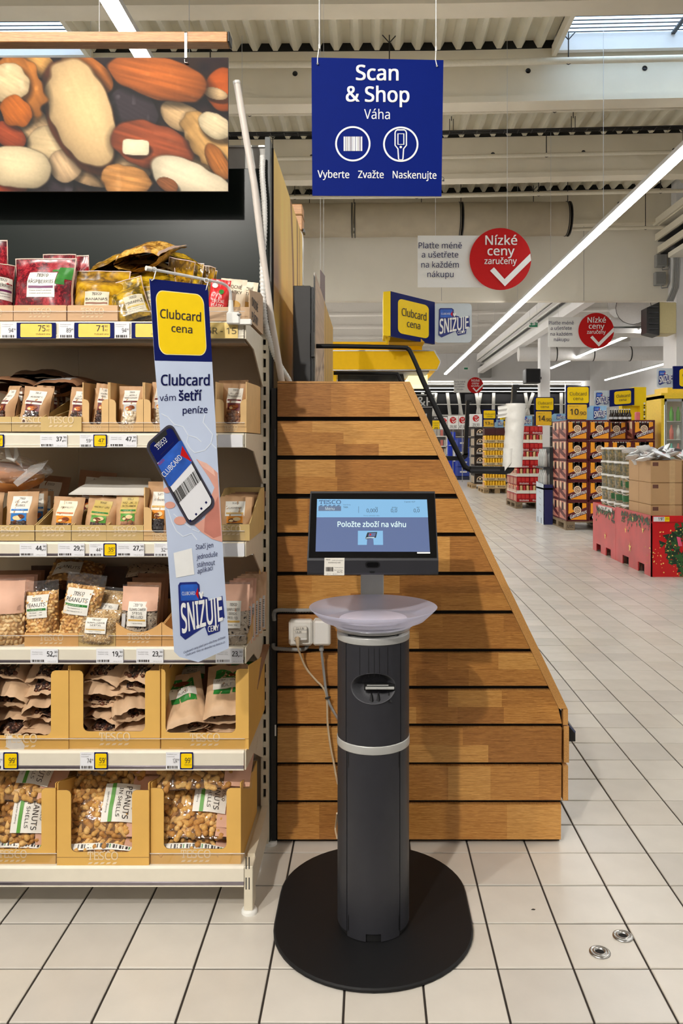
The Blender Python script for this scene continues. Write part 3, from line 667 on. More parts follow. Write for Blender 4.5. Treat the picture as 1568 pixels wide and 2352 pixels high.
# ---- nut picture hung from an oak bar
def vnoise(xx, yy, s, seed):
    rg = np.random.RandomState(seed); n = 64; g = rg.rand(n, n); x = xx/s; y = yy/s
    x0 = np.floor(x).astype(int); y0 = np.floor(y).astype(int); fx = x-x0; fy = y-y0; fx = fx*fx*(3-2*fx); fy = fy*fy*(3-2*fy)
    a = g[y0 % n, x0 % n]; b2 = g[y0 % n, (x0+1) % n]; c = g[(y0+1) % n, x0 % n]; d = g[(y0+1) % n, (x0+1) % n]
    return (a*(1-fx)+b2*fx)*(1-fy)+(c*(1-fx)+d*fx)*fy
def paint_nuts(X, Y):
    base = np.stack([30+22*vnoise(X, Y, 26, 1), 20+12*vnoise(X, Y, 26, 1), 20+13*vnoise(X, Y, 22, 2)], -1)
    def nut(cx, cy, a, b, ang, col, rim=.55, streak=.25, egg=0.0, hi=.25, sq=2.0, seed=0, bumps=0.0):
        t = math.radians(ang); dx, dy = X-cx, Y-cy; p = (dx*math.cos(t)+dy*math.sin(t))/a; q = (-dx*math.sin(t)+dy*math.cos(t))/b
        q = q*(1+egg*p); w = 0.13*(vnoise(X, Y, 30, seed+5)-.5)+bumps*.6*(vnoise(X, Y, 19, seed+9)-.5)
        r = (np.abs(p)**sq+np.abs(q)**sq)**(1/sq)+w
        t2 = math.radians(ang); dx2, dy2 = X-cx-5, Y-cy-8; ps = (dx2*math.cos(t2)+dy2*math.sin(t2))/a; qs = (-dx2*math.sin(t2)+dy2*math.cos(t2))/b*(1+egg*ps)
        base[:] = base*(1-.55*np.clip((1.16-np.sqrt(ps*ps+qs*qs))*4, 0, 1)[..., None])
        nz = np.sqrt(np.clip(1-r*r, 0, 1)); light = (rim+(1-rim)*np.clip(nz*.9+.4*(-p*.25-q*.6), 0, 1.1))*np.clip((1-r)*6+.55, .55, 1)
        st = 1+.55*streak*(vnoise(p*90+40, q*620+900, 62, seed+3)-.5)+.035*(vnoise(X, Y, 4, seed+2)-.5)
        c = np.array(col)[None, None]*(light*st)[..., None]+hi*140*np.clip(vnoise(X, Y, 17, seed+8)-.78, 0, 1)[..., None]
        m = np.clip((1-r)*14, 0, 1)[..., None]; base[:] = base*(1-m*.999)+np.clip(c, 0, 255)*m
    nut(200, 165, 75, 36, 35, (205, 120, 48), seed=21); nut(70, 285, 62, 40, 40, (222, 184, 136), seed=22); nut(120, 335, 60, 46, 10, (224, 196, 150), seed=23)
    nut(215, 400, 70, 30, 10, (226, 184, 134), seed=24); nut(20, 310, 46, 30, 30, (170, 74, 36), seed=25); nut(420, 270, 60, 34, 30, (222, 184, 134), seed=26)
    nut(515, 205, 48, 52, 0, (196, 92, 28), seed=27); nut(495, 215, 30, 14, 15, (238, 200, 150), seed=28); nut(20, 430, 46, 22, 5, (170, 66, 30), seed=29)
    nut(305, 250, 62, 48, 30, (60, 50, 56), .7, seed=30, hi=1.1); nut(138, 425, 32, 26, 20, (54, 44, 50), .7, seed=31, hi=1.1); nut(235, 375, 30, 26, 0, (205, 190, 190), seed=44)
    nut(285, 388, 70, 40, 0, (214, 176, 130), seed=51); nut(150, 380, 40, 40, 60, (226, 190, 146), seed=52); nut(465, 395, 60, 50, 20, (222, 180, 124), seed=53); nut(90, 150, 40, 30, 30, (226, 168, 92), seed=54)
    nut(185, 268, 146, 76, 68, (150, 78, 38), .6, seed=1, egg=.12); nut(189, 264, 137, 72, 68, (244, 206, 150), .62, .06, .15, .2, seed=2)
    nut(40, 200, 88, 62, 62, (206, 128, 52), .5, .3, 0, .9, seed=3, bumps=.35); nut(20, 190, 50, 46, 30, (238, 208, 160), .6, .2, 0, .7, seed=4, bumps=.3); nut(35, 255, 40, 34, 50, (200, 108, 30), .6, .3, 0, .9, seed=41, bumps=.3)
    nut(45, 385, 74, 50, 8, (244, 220, 176), .55, .08, 0, .2, 2.4, seed=5)
    nut(362, 180, 122, 50, 14, (206, 112, 46), .5, .5, -.1, .35, seed=6)
    nut(352, 336, 106, 54, 16, (172, 84, 44), .5, .55, .1, .3, seed=7); nut(312, 338, 32, 19, 3, (248, 232, 196), .85, .1, 0, .1, 6, seed=8)
    nut(482, 330, 92, 46, 52, (222, 172, 104), .5, .4, 0, .8, seed=9, bumps=.4); nut(495, 290, 44, 30, 30, (240, 218, 176), .6, .2, 0, .6, seed=10, bumps=.4); nut(500, 372, 50, 22, 60, (190, 116, 50), .5, .4, 0, .6, seed=42, bumps=.3)
    nut(290, 418, 60, 42, 10, (216, 152, 84), .5, .5, 0, .6, seed=11, bumps=.35)
    nut(440, 412, 108, 40, 22, (250, 232, 198), .58, .08, .2, .2, seed=12); nut(385, 424, 26, 16, 30, (150, 92, 52), .6, .5, 0, .3, seed=13, bumps=.4)
    g = np.clip(base/255, 0, 1); return 255*g**1.06
def painted(name, parent, fn3, x0, x1, y0, y1, nx, ny, painter, m):
    xs, ys = np.linspace(x0, x1, nx), np.linspace(y0, y1, ny); X, Y = np.meshgrid(xs, ys)
    rgb = np.clip(painter(X, Y)/255, 0, 1); rgb = np.where(rgb <= .04045, rgb/12.92, ((rgb+.055)/1.055)**2.4)
    b = MB(); b.add([fn3(x, y) for y in ys for x in xs], [(j*nx+i, (j+1)*nx+i, (j+1)*nx+i+1, j*nx+i+1) for j in range(ny-1) for i in range(nx-1)], m)
    o = part(name, b, parent); a = o.data.color_attributes.new('ink', 'FLOAT_COLOR', 'POINT')
    a.data.foreach_set('color', np.concatenate([rgb.reshape(-1, 3), np.ones((nx*ny, 1))], 1).astype(np.float32).ravel()); return o
PRINT = paint_mat('poster_print', .5)
YP = 2.66
pos = thing('hanging_picture', 'large hanging picture of assorted shelled nuts in close-up', 'picture', P(200, 440, YP))
b = MB(); p, q = P(-260, 440, YP), P(524, 132, YP); b.box(p.x, q.x, YP, YP+.008, p.z, q.z, mat('picture_board', (70, 60, 58), .6)); part('board', b, pos)
painted('print', pos, lambda x, y: P(x, y, YP-.0008), -260, 523.4, 132.6, 439.4, 400, 158, paint_nuts, PRINT)
OAKB = [wood_mat('oak_bar', (196, 132, 72), (222, 164, 100))]
bar = thing('oak_bar', 'long oak beam with black end cap carrying the nut picture', 'beam', P(200, 103, YP))
b = MB(); p, q = P(-260, 103, YP+.02), P(524, 79, YP+.02); b.rbox(p.x, q.x, YP+.0, YP+.05, p.z, q.z, OAKB[0], .002); part('timber', b, bar)
b = MB(); b.rbox(q.x, q.x+.008, YP-.001, YP+.051, p.z-.001, q.z+.001, BLK, .003); part('end_cap', b, bar)
b = MB(); h = P(427, 80, YP); b.box(h.x-.004, h.x+.004, YP-.004, YP, PZ(134, YP), h.z+.008, CHROME); b.box(h.x-.004, h.x+.004, YP-.004, YP+.054, h.z+.005, h.z+.008, CHROME); b.tube([P(424, 136, YP-.006), P(424, 144, YP-.008), P(431, 144, YP-.008)], .002, CHROME, 6)
part('hook', b, pos, label='grey steel hook over the oak bar')
for x in (228, -150):
    b = MB(); rod(b, P(x, 79, YP+.02), (P(x, 79, YP).x, YP+.02, 6.6), .0016, LGREY, 5); part('hanging_wire', b, bar)

# ---------------------------------------------------------------- bags
SOLID = {}
def solid(kind):
    if kind in SOLID: return SOLID[kind]
    if kind == 'ball': rings, n, prof = 5, 7, [(math.sin(math.pi*i/5), -math.cos(math.pi*i/5)) for i in range(6)]
    elif kind == 'peanut': n, prof = 7, [(0, -1), (.36, -.88), (.5, -.62), (.5, -.35), (.43, -.05), (.45, .25), (.52, .55), (.38, .88), (0, 1)]
    elif kind == 'kernel': n, prof = 6, [(0, -1), (.5, -.6), (.62, 0), (.5, .6), (0, 1)]
    else: n, prof = 4, [(0, -1), (.32, -.35), (.3, .2), (0, 1)]
    V = [(r*math.cos(2*math.pi*j/n), r*math.sin(2*math.pi*j/n), z) for r, z in prof for j in range(n)]
    Fc = [(i*n+j, i*n+(j+1) % n, (i+1)*n+(j+1) % n, (i+1)*n+j) for i in range(len(prof)-1) for j in range(n)]
    SOLID[kind] = (np.array(V), Fc); return SOLID[kind]
FOOD = {
 'choc': ('ball', .0088, [mat('milk_chocolate', (98, 56, 36), .22, var=.1), mat('dark_chocolate', (66, 36, 26), .22, var=.1)]),
 'white': ('ball', .0095, [mat('white_chocolate', (236, 220, 190), .3, var=.04)]),
 'cinn': ('ball', .0095, [mat('cinnamon_dust', (150, 98, 62), .7, var=.1), mat('cinnamon_dust_pale', (172, 116, 76), .7, var=.1)]),
 'black': ('ball', .009, [mat('black_chocolate', (40, 26, 24), .22, var=.1)]),
 'peanut': ('peanut', .0165, [mat('peanut_shell', (214, 164, 90), .75, var=.16, vscale=160, bump=.3, bscale=260), mat('peanut_shell_pale', (228, 184, 114), .75, var=.14, vscale=160, bump=.3, bscale=260), mat('peanut_shell_dark', (190, 136, 70), .75, var=.16, vscale=160, bump=.3, bscale=260)]),
 'kernel': ('kernel', .0085, [mat('roast_peanut', (226, 178, 104), .5, var=.08), mat('roast_peanut_dark', (204, 150, 80), .5, var=.08), mat('roast_peanut_pale', (238, 202, 138), .5, var=.06)]),
 'cashew': ('kernel', .0095, [mat('cashew', (238, 208, 156), .5, var=.06), mat('cashew_dark', (224, 186, 128), .5, var=.06)]),
 'sun': ('seed', .0062, [mat('sunflower_kernel', (214, 182, 126), .6, var=.1), mat('sunflower_kernel_dark', (176, 142, 96), .6, var=.1), mat('sunflower_kernel_pale', (226, 204, 166), .6, var=.06)]),
 'striped': ('seed', .0085, [mat('seed_black', (52, 44, 40), .55, var=.1), mat('seed_stripe', (206, 190, 168), .6, var=.08), mat('seed_grey', (166, 148, 128), .6, var=.1), MATS['seed_stripe']])}
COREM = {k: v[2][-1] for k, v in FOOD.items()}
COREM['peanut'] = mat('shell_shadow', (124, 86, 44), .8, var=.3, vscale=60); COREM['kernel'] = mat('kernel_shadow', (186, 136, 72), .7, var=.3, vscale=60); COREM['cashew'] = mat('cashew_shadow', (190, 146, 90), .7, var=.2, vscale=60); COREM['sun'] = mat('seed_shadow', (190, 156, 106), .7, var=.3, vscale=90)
def scatter(mb, fn, u0, u1, v0, v1, du, dv, kind, rnd, off=0.0, scale=1.0):
    shp, r, ms = FOOD[kind]; V, Fc = solid(shp); r *= scale; v = v0+dv*.3; row = 0
    while v < v1:
        u = u0+du*(.3+.5*(row % 2))
        while u < u1:
            c = fn(u+rnd.uniform(-.3, .3)*du, v+rnd.uniform(-.25, .25)*dv, off-rnd.uniform(0, .35)*r)
            e = Euler((rnd.uniform(-.7, .7), rnd.uniform(0, 6.28), rnd.uniform(-.7, .7)) if shp != 'ball' else (rnd.random()*6, rnd.random()*6, 0)).to_matrix()
            k = rnd.uniform(.82, 1.15)*r; pts = (V*k)@np.array(e).T+np.array(c)
            mb.add(pts.tolist(), Fc, rnd.choice(ms), True); u += du
        v += dv; row += 1

def bag(name, label, w, h, d, loc, rot=(0, 0, 0), body=PAPER, deco=None, wins=(), clear=None, group=None, seed=0, crease=.006, top=.86, taper=.04, bend=0.0, back=True, res=(14, 18), cat='bag', crimp=None, extra=None):
    """pillow bag: x across, z up, front towards -y; returns its Empty"""
    o = thing(name, label, cat, loc, rot, group, local=True); rnd = random.Random(seed*13+5)
    def Sf(u, v, off=0.0, side=-1):
        a = max(0, 1-abs(u)**2.6)**.6
        if v < .1: pr = .62+.38*math.sin(v/.1*math.pi/2)
        elif v < .55: pr = 1
        elif v < top: q = (v-.55)/(top-.55); pr = 1-.95*(q*q*(3-2*q))
        else: pr = .05
        t = d/2*a*pr+.001
        n = mnoise.noise(Vector((u*1.9+seed*3.1, v*3.3, side*2.0)))*crease+mnoise.noise(Vector((u*5+seed, v*9, side*3.0)))*crease*.45
        return Vector((u*w/2*(1-taper*math.sin(math.pi*min(1, v*1.02))-(.05 if v > top else 0)*0), side*(t+off)+n+bend*v*v, v*h))
    b = MB(); bm = body
    b.grid(lambda i, j: Sf(i*2-1, j), res[0], res[1], bm)
    if back: b.grid(lambda i, j: Sf(1-i*2, j, 0, 1), res[0], max(6, res[1]//2), bm)
    if clear:
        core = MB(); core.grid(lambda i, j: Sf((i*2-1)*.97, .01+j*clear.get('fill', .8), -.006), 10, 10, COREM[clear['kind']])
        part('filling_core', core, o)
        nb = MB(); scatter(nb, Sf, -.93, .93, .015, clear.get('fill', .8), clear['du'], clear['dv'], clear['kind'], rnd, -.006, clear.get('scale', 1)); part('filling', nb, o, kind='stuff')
    part('pouch' if clear else 'paper_pouch', b, o)
    for (u0, u1, v0, v1, kind, du, dv) in wins:
        k = MB(); k.grid(lambda i, j: Sf(u0+(u1-u0)*i, v0+(v1-v0)*j, .0006), 6, 5, COREM['black' if kind == 'choc' else kind]); scatter(k, Sf, u0+.02, u1-.02, v0, v1-.01, du, dv, kind, rnd, .0005, .8); part('window_contents', k, o, kind='stuff')
        k = MB(); k.grid(lambda i, j: Sf(u0+(u1-u0)*i, v0+(v1-v0)*j, .0068), 6, 5, FILM); part('window_film', k, o)
    if deco:
        lb = MB(); deco(lb, Sf); part('label', lb, o)
    if extra: extra(o, Sf)
    return o
def patch(mb, Sf, u0, u1, v0, v1, m, off=.0009, n=6, k=5): mb.grid(lambda i, j: Sf(u0+(u1-u0)*i, v0+(v1-v0)*j, off), n, k, m)
def btext(mb, Sf, t, uc, v, du, dv, m, bold=.0, off=.0018, ang=0):
    """text du wide and dv high in the bag's own u, v"""
    mb.text(t, lambda a, b: Sf(uc+a, v+b, off), m, bold, du, dv)
def bellipse(mb, Sf, uc, vc, ru, rv, m, off=.0022, n=14): mb.poly([Sf(uc+ru*math.cos(2*math.pi*k/n), vc+rv*math.sin(2*math.pi*k/n), off) for k in range(n)], m)
def blogo(mb, Sf, uc, v, du, dv, m):
    btext(mb, Sf, 'TESCO', uc, v, du, dv, m, .02)
    for i in range(5): x = uc-du/2+i*du/5; mb.poly([Sf(x, v-dv*.45, .0018), Sf(x+du*.13, v-dv*.4, .0018), Sf(x+du*.15, v-dv*.2, .0018), Sf(x+du*.03, v-dv*.25, .0018)], m)
ALM = mat('almond_print', (206, 112, 40), .5); ALM2 = mat('almond_print_dark', (140, 70, 30), .5); CASHP = mat('cashew_print', (244, 216, 160), .5); HAZP = mat('hazelnut_print', (120, 60, 28), .5)
DKTXT = mat('dark_text', (50, 40, 38), .5, var=0); GREENP = mat('green_print', (92, 160, 60), .5, var=.03); MAROON = mat('maroon_print', (110, 34, 40), .5, var=.03); ORANGEP = mat('orange_print', (240, 150, 30), .5, var=.03); BLUEP = mat('blue_print', (36, 120, 196), .5, var=.03); DGREENP = mat('dark_green_print', (40, 130, 50), .5, var=.03); TANP = mat('tan_print', (222, 178, 92), .5, var=.03); PURP = mat('purple_print', (110, 30, 90), .5, var=0); OLIVEP = mat('gold_label', (206, 180, 100), .5, var=.03)
def choc_deco(lines, stripe, pic, lab=LABEL, nut=(ALM, ALM2)):
    def f(mb, S_):
        patch(mb, S_, -.6, .6, .55, .9, lab); n = len(lines)
        blogo(mb, S_, 0, .845, .42, .028, DKTXT)
        for i, t in enumerate(lines): btext(mb, S_, t, 0, .725+.066*(n-1)*.5-i*.07, min(.98, .115*len(t)), .04, DKTXT)
        patch(mb, S_, -.54, .54, .6, .635, stripe, .0016); 
        for k in range(3): btext(mb, S_, 'in milk chocolate', 0, .61, .6, .012, LABEL, off=.0021) if k == 0 else None
        patch(mb, S_, -.5, .5, .385, .55, pic, .0009)
        bellipse(mb, S_, -.08, .45, .3, .05, nut[0]); bellipse(mb, S_, .14, .48, .24, .045, nut[1], .0026); bellipse(mb, S_, -.2, .44, .13, .028, CASHP, .003)
    return f
def choc_bag(label, x0, x1, yt, yb, Y, lines, stripe, pic, kind='choc', lab=LABEL, nut=None, rot=(0, 0, 0), seed=0, body=PAPERC, d=.055, bend=.01):
    w = (x1-x0)*Y/F; h = (yb-yt)*Y/F
    return bag('nut_bag', label, w, h, d, P((x0+x1)/2, yb, Y), rot, body, choc_deco(lines, stripe, pic, lab, nut or (ALM, ALM2)), [(-.5, .5, .1, .38, kind, .26, .075)], seed=seed, bend=bend)

# ---------------------------------------------------------------- trays
def tray(name, label, x0, x1, yt, yb, Y, depth, m=KRAFT, zback=None, zside=None, cut=None, logo_w=.5, scallop=False, group=None, open_side=None, logo_y=.5, tear=False, cat='tray', back=True, lm=None):
    """board tray; front between picture columns x0..x1, top yt, bottom yb at depth Y. cut = picture box of the window in the front"""
    T = .003; X0, X1, Z0, Z1 = PX(x0, Y), PX(x1, Y), PZ(yb, Y), PZ(yt, Y); zb = zback or Z1; zs = zside or Z1
    o = thing(name, label, cat, ((X0+X1)/2, Y, Z0), group=group)
    f = MB()
    if cut:
        cx0, cx1, cb = PX(cut[0], Y), PX(cut[1], Y), PZ(cut[2], Y); r = min(.016, (cx1-cx0)*.25); g = .012
        arc = lambda cx, cz, a0, a1: [(cx+r*math.cos(math.radians(a0+(a1-a0)*k/5)), cz+r*math.sin(math.radians(a0+(a1-a0)*k/5))) for k in range(6)]
        pts = [(X0, Z0), (X1, Z0), (X1, Z1)]+[(cx1+g*math.cos(a)+0*g, Z1-g+g*math.sin(a)) for a in (math.pi/2, 3*math.pi/4, math.pi)][:0]
        g = min(g, X1-cx1-.001, cx0-X0-.001)
        pts += [(cx1+g, Z1), (cx1+.3*g, Z1-.3*g), (cx1, Z1-g)]+arc(cx1-r, cb+r, 0, -90)+arc(cx0+r, cb+r, -90, -180)+[(cx0, Z1-g), (cx0-.3*g, Z1-.3*g), (cx0-g, Z1), (X0, Z1)]
    elif scallop:
        pts = [(X0, Z0), (X1, Z0), (X1, Z1+.03)]+[(X1-(X1-X0)*k/10, Z1+.03*abs(1-2*k/10)**2) for k in range(1, 10)]+[(X0, Z1+.03)]
    else: pts = [(X0, Z0), (X1, Z0), (X1, Z1-.003), (X1-.003, Z1), (X0+.003, Z1), (X0, Z1-.003)]
    f.prism([(x, Y, z) for x, z in pts], (0, T, 0), m, KEDGE); fo = part('front_panel', f, o)
    if logo_w:
        l = MB(); pl = facing(Y); lx, ly = (x0+x1)/2, None
        zc_ = Z0+(((PZ(cut[2], Y) if cut else Z1)-Z0)*logo_y); lw = (X1-X0)*logo_w
        logo(l, lambda a, b_: Vector(((X0+X1)/2+a, Y-.0006, zc_+b_)), lw, lm or KLOGO); part('printed_logo', l, fo)
    if cut or scallop:
        l = MB(); l.box(X0, X1, Y-.0004, Y, Z0+(PZ(cut[2], Y)-Z0)*.62 if cut else Z0+.02, Z0+(PZ(cut[2], Y)-Z0)*.62+.0012 if cut else Z0+.0212, KEDGE); part('fold_line', l, fo)
    for xx in (X0, X1-T):
        s_ = MB(); s_.prism([(xx, Y+T, Z0), (xx, Y+depth, Z0), (xx, Y+depth, zb), (xx, Y+depth*.75, zb), (xx, Y+.012, zs), (xx, Y+T, zs)], (T, 0, 0), m); part('side_panel', s_, o)
    if back:
        k = MB(); k.box(X0+T, X1-T, Y+depth-T, Y+depth, Z0, zb, m); part('back_panel', k, o)
    k = MB(); k.box(X0+T, X1-T, Y+T, Y+depth-T, Z0, Z0+T, m); part('base_panel', k, o)
    return o

# ================================================================ products on the shelves
def vor_mat(key, cols, scale, rough=.3, stretch=(1, 1, 1), bump=.25):
    m = bpy.data.materials.new(key); m.use_nodes = True; nt = m.node_tree; N = nt.nodes; L = nt.links; p = N['Principled BSDF']; p.inputs['Roughness'].default_value = rough
    tc = N.new('ShaderNodeTexCoord'); mp = N.new('ShaderNodeMapping'); mp.inputs['Scale'].default_value = stretch
    nz = N.new('ShaderNodeTexNoise'); nz.inputs['Scale'].default_value = scale*.5; ad = N.new('ShaderNodeMixRGB'); ad.blend_type = 'LINEAR_LIGHT'; ad.inputs[0].default_value = .03
    v = N.new('ShaderNodeTexVoronoi'); v.inputs['Scale'].default_value = scale; r = N.new('ShaderNodeValToRGB')
    while len(r.color_ramp.elements) < len(cols): r.color_ramp.elements.new(.5)
    for i, c in enumerate(cols): r.color_ramp.elements[i].position = i/(len(cols)-1)*.75; r.color_ramp.elements[i].color = (*lin(c), 1)
    L.new(tc.outputs['Object'], mp.inputs[0]); L.new(mp.outputs[0], ad.inputs[1]); L.new(nz.outputs['Color'], ad.inputs[2]); L.new(ad.outputs[0], v.inputs['Vector'])
    L.new(v.outputs['Distance'], r.inputs[0]); L.new(r.outputs[0], p.inputs['Base Color'])
    MATS[key] = m; return m
RASP = vor_mat('raspberry_print', [(196, 62, 68), (160, 30, 44), (84, 10, 24)], 38, .25); BANA = vor_mat('banana_print', [(214, 172, 34), (186, 138, 20), (80, 54, 12)], 16, .22, (.5, 1, 1.6)); PINE = vor_mat('pineapple_print', [(224, 190, 50), (190, 150, 26), (86, 70, 20)], 20, .22, (1.5, 1, 1))
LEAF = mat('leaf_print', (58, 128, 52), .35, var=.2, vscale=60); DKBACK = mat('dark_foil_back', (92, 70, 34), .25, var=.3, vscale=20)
BROWNP = mat('brown_print', (130, 70, 30), .5)
SZ = [y-1.5 for y in TOP]   # picture row of the shelf surface at the tray fronts
YT = 2.378
# ---------- top shelf
for (x0, x1), lb, lw in (((-62, 29.5), 'low kraft tray cut off by the left frame edge on the top shelf', .45), ((31, 152), 'low kraft tray holding the raspberry pouches on the top shelf', .42), ((155, 270), 'low kraft tray holding the banana pouches on the top shelf', .46)):
    tray('low_tray', lb, x0, x1, 701, 736.5, YT, .33, KRAFTP, logo_w=lw, logo_y=.42)
def fruit_deco(title, stripe, lx0=-.42, lx1=.5, v0=.32, v1=.74, leaf=True, lab=LABEL):
    def f(mb, S_):
        c = (lx0+lx1)/2; hw = (lx1-lx0)/2; dv = v1-v0
        if leaf:
            patch(mb, S_, .52, .96, .62, .84, LEAF, .0010, 8, 8); patch(mb, S_, .3, .56, .76, .8, LEAF, .0010, 6, 3); patch(mb, S_, .52, .78, .53, .62, LEAF, .0010, 5, 4)
        patch(mb, S_, lx0, lx1, v0, v1, lab, .0012); blogo(mb, S_, c, v0+dv*.84, hw*.8, dv*.1, DKTXT); btext(mb, S_, title, c, v0+dv*.54, hw*1.8, dv*.13, DKTXT, off=.0022)
        patch(mb, S_, lx0+hw*.1, lx1-hw*.1, v0+dv*.35, v0+dv*.44, stripe, .002)
        for k, t in enumerate(('Freeze dried fruit pieces', 'sweet and aromatic')): btext(mb, S_, t, c, v0+dv*(.24-.11*k), hw*1.6, dv*.045, DKTXT, off=.0022)
    return f
def px_bag(name, label, x0, x1, yt, yb, Y, d, **k):
    return bag(name, label, (x1-x0)*Y/F, (yb-yt)*Y/F, d, P((x0+x1)/2, yb, Y), **k)
def edge_seal(o, Sf):
    b = MB()
    for u in (-1, 1): b.add([Sf(u, k/10, .0015) for k in range(11)]+[Sf(u*.965, k/10, .002) for k in range(11)], [(k, k+1, 12+k, 11+k) if u > 0 else (k, 11+k, 12+k, k+1) for k in range(10)], mat('pale_seal', (226, 196, 180), .35))
    b.grid(lambda i, j: Sf(i*2-1, .985+.015*j, .0018), 10, 1, MATS['pale_seal']); part('side_seal', b, o)
px_bag('dried_fruit_pouch', 'red pouch of freeze-dried raspberries facing out with a white label, in front', 28, 172, 590, 734, 2.44, .07, body=RASP, deco=fruit_deco('RASPBERRIES', PURP), seed=2, rot=(-.06, 0, -.03), extra=edge_seal, top=.95, taper=.06, bend=.01)
px_bag('dried_fruit_pouch', 'red raspberry pouch showing only its top edge behind the front one', 96, 172, 582, 734, 2.54, .05, body=RASP, seed=3, rot=(-.06, 0, .05), extra=edge_seal)
px_bag('dried_fruit_pouch', 'red raspberry pouch at the back with one pale corner beside the banana pouches', 150, 215, 584, 734, 2.6, .05, body=RASP, seed=4, rot=(-.1, -.1, .1), extra=edge_seal)
px_bag('dried_fruit_pouch', 'red pouch turned sideways at the left frame edge of the top shelf', -60, 27, 600, 734, 2.42, .07, body=RASP, deco=fruit_deco('CHERRIES', PURP, -.2, .9, leaf=False), seed=5, rot=(-.08, .05, .6), extra=edge_seal)
px_bag('dried_fruit_pouch', 'tall dark red pouch leaning behind at the left frame edge of the top shelf', -80, 27, 545, 734, 2.52, .07, body=RASP, seed=6, rot=(-.15, -.1, .2), extra=edge_seal)
px_bag('dried_fruit_pouch', 'yellow banana chip pouch standing just right of the raspberries', 168, 293, 614, 734, 2.44, .08, body=BANA, deco=fruit_deco('BANANAS', BROWNP, -.48, .42, .1, .48, False, mat('buff_label', (214, 204, 178), .5)), seed=7, rot=(-.12, 0, .05), extra=edge_seal, bend=.02)
px_bag('dried_fruit_pouch', 'yellow pineapple pouch tilted sideways in front of the banana pouch', 268, 352, 628, 737, 2.41, .05, body=PINE, deco=fruit_deco('PINEAPPLE', OLIVEP, -.2, .85, .1, .5, False, MATS['buff_label']), seed=8, rot=(-.15, -.32, .1), extra=edge_seal, bend=.03)
px_bag('dried_fruit_pouch', 'yellow pineapple pouch half hidden by the hanging strip sign', 300, 420, 600, 737, 2.47, .07, body=PINE, deco=fruit_deco('PINEAPPLE', OLIVEP, -.5, .3, .14, .5, False, MATS['buff_label']), seed=9, rot=(-.2, -.2, .1), extra=edge_seal, bend=.04)
for k, (x0, x1, yt, Y, rz, ry, nm) in enumerate(((372, 432, 590, 2.53, .3, .12, 'first'), (400, 455, 597, 2.56, .25, .1, 'second'), (425, 475, 604, 2.6, .2, .16, 'third'), (440, 487, 614, 2.64, .2, .1, 'last'))):
    px_bag('dried_fruit_pouch', 'yellow fruit pouch edge behind the strip sign top, %s of four going right' % nm, x0, x1, yt, 734, Y, .05, body=PINE if k % 2 else BANA, seed=12+k, rot=(-.1, ry, rz), extra=edge_seal)
def lying(name, label, c, w, h, d, tilt=(0, 0, 0), **k):
    """bag lying face up, bottom end to the viewer"""
    R = (Euler(tilt).to_matrix() @ Euler((-math.pi/2, 0, 0)).to_matrix()).to_euler()
    return bag(name, label, w, h, d, c, R, **k)
lying('dried_fruit_pouch', 'yellow pouch lying on top of the banana pouches, left part in shade', P(262, 618, 2.5), .17, .2, .07, (.3, -.42, .2), body=BANA, seed=20, extra=edge_seal, bend=.03)
lying('dried_fruit_pouch', 'yellow pouch lying highest of the heap with its printed end towards the viewer', P(312, 600, 2.48), .16, .2, .07, (.5, -.1, -.3), body=vor_mat('apple_print', [(240, 206, 130), (222, 168, 70), (120, 76, 26)], 30, .3), seed=21, extra=edge_seal, bend=.02)
lying('dried_fruit_pouch', 'pouch with pale underside lying behind the pineapple pouches', P(400, 604, 2.56), .17, .18, .06, (.2, .1, .3), body=PINE, seed=22, extra=edge_seal)
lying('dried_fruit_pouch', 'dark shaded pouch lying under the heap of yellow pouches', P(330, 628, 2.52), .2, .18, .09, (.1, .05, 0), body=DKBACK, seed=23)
# fruit snack box
sb = tray('snack_box', 'open kraft box of fruit slices at the right end of the top shelf', 470, 573, 705, 737, 2.395, .3, mat('grey_kraft', (196, 164, 130), .7), zback=PZ(655, 2.5), zside=PZ(672, 2.44), logo_w=0)
b = MB(); pr = Plane((PX(573, 2.395)+.001, 2.395, 1.7), (PX(573, 2.395)+.001, 2.7, 1.7), (PX(573, 2.395)+.001, 2.395, 1.9))
f1 = lambda a, z: Vector((PX(573, 2.395)+.0012, 2.5+a, z)); b.text('OVOCNÉ', lambda a, c: f1(a, 1.80+c), DKTXT, .02, .13, .026); b.text('PLÁTKY', lambda a, c: f1(a, 1.755+c), DKTXT, .02, .13, .026)
part('printed_lettering', b, sb)
CREAMB = mat('cream_bag_print', (236, 222, 196), .45, var=.03)
px_bag('snack_bag', 'red strawberry snack bag leaning in the fruit slice box', 474, 520, 640, 722, 2.41, .03, body=mat('red_snack_foil', (206, 40, 44), .28, var=.12), deco=lambda mb, S_: (btext(mb, S_, 'OVOCNÉ', .1, .3, 1.2, .08, LABEL), btext(mb, S_, 'PLÁTKY', .1, .18, 1.2, .08, LABEL), bellipse(mb, S_, .3, .62, .25, .08, LEAF), bellipse(mb, S_, -.5, .8, .3, .08, LABEL)), seed=30, rot=(-.1, .12, 0))
for k, (x0, x1, yt, Y, nm) in enumerate(((500, 560, 640, 2.47, 'front'), (528, 586, 646, 2.55, 'rear'))):
    px_bag('snack_bag', 'cream fruit slice bag with black lettering, %s of two in the snack box' % nm, x0, x1, yt, 734, Y, .03, body=CREAMB, deco=lambda mb, S_: (btext(mb, S_, 'OVOCNÉ', 0, .76, 1.3, .09, DKTXT), btext(mb, S_, 'PLÁTKY', .1, .62, 1.2, .09, DKTXT), bellipse(mb, S_, .2, .35, .5, .1, TANP)), seed=32+k, rot=(-.05, .08, .05))

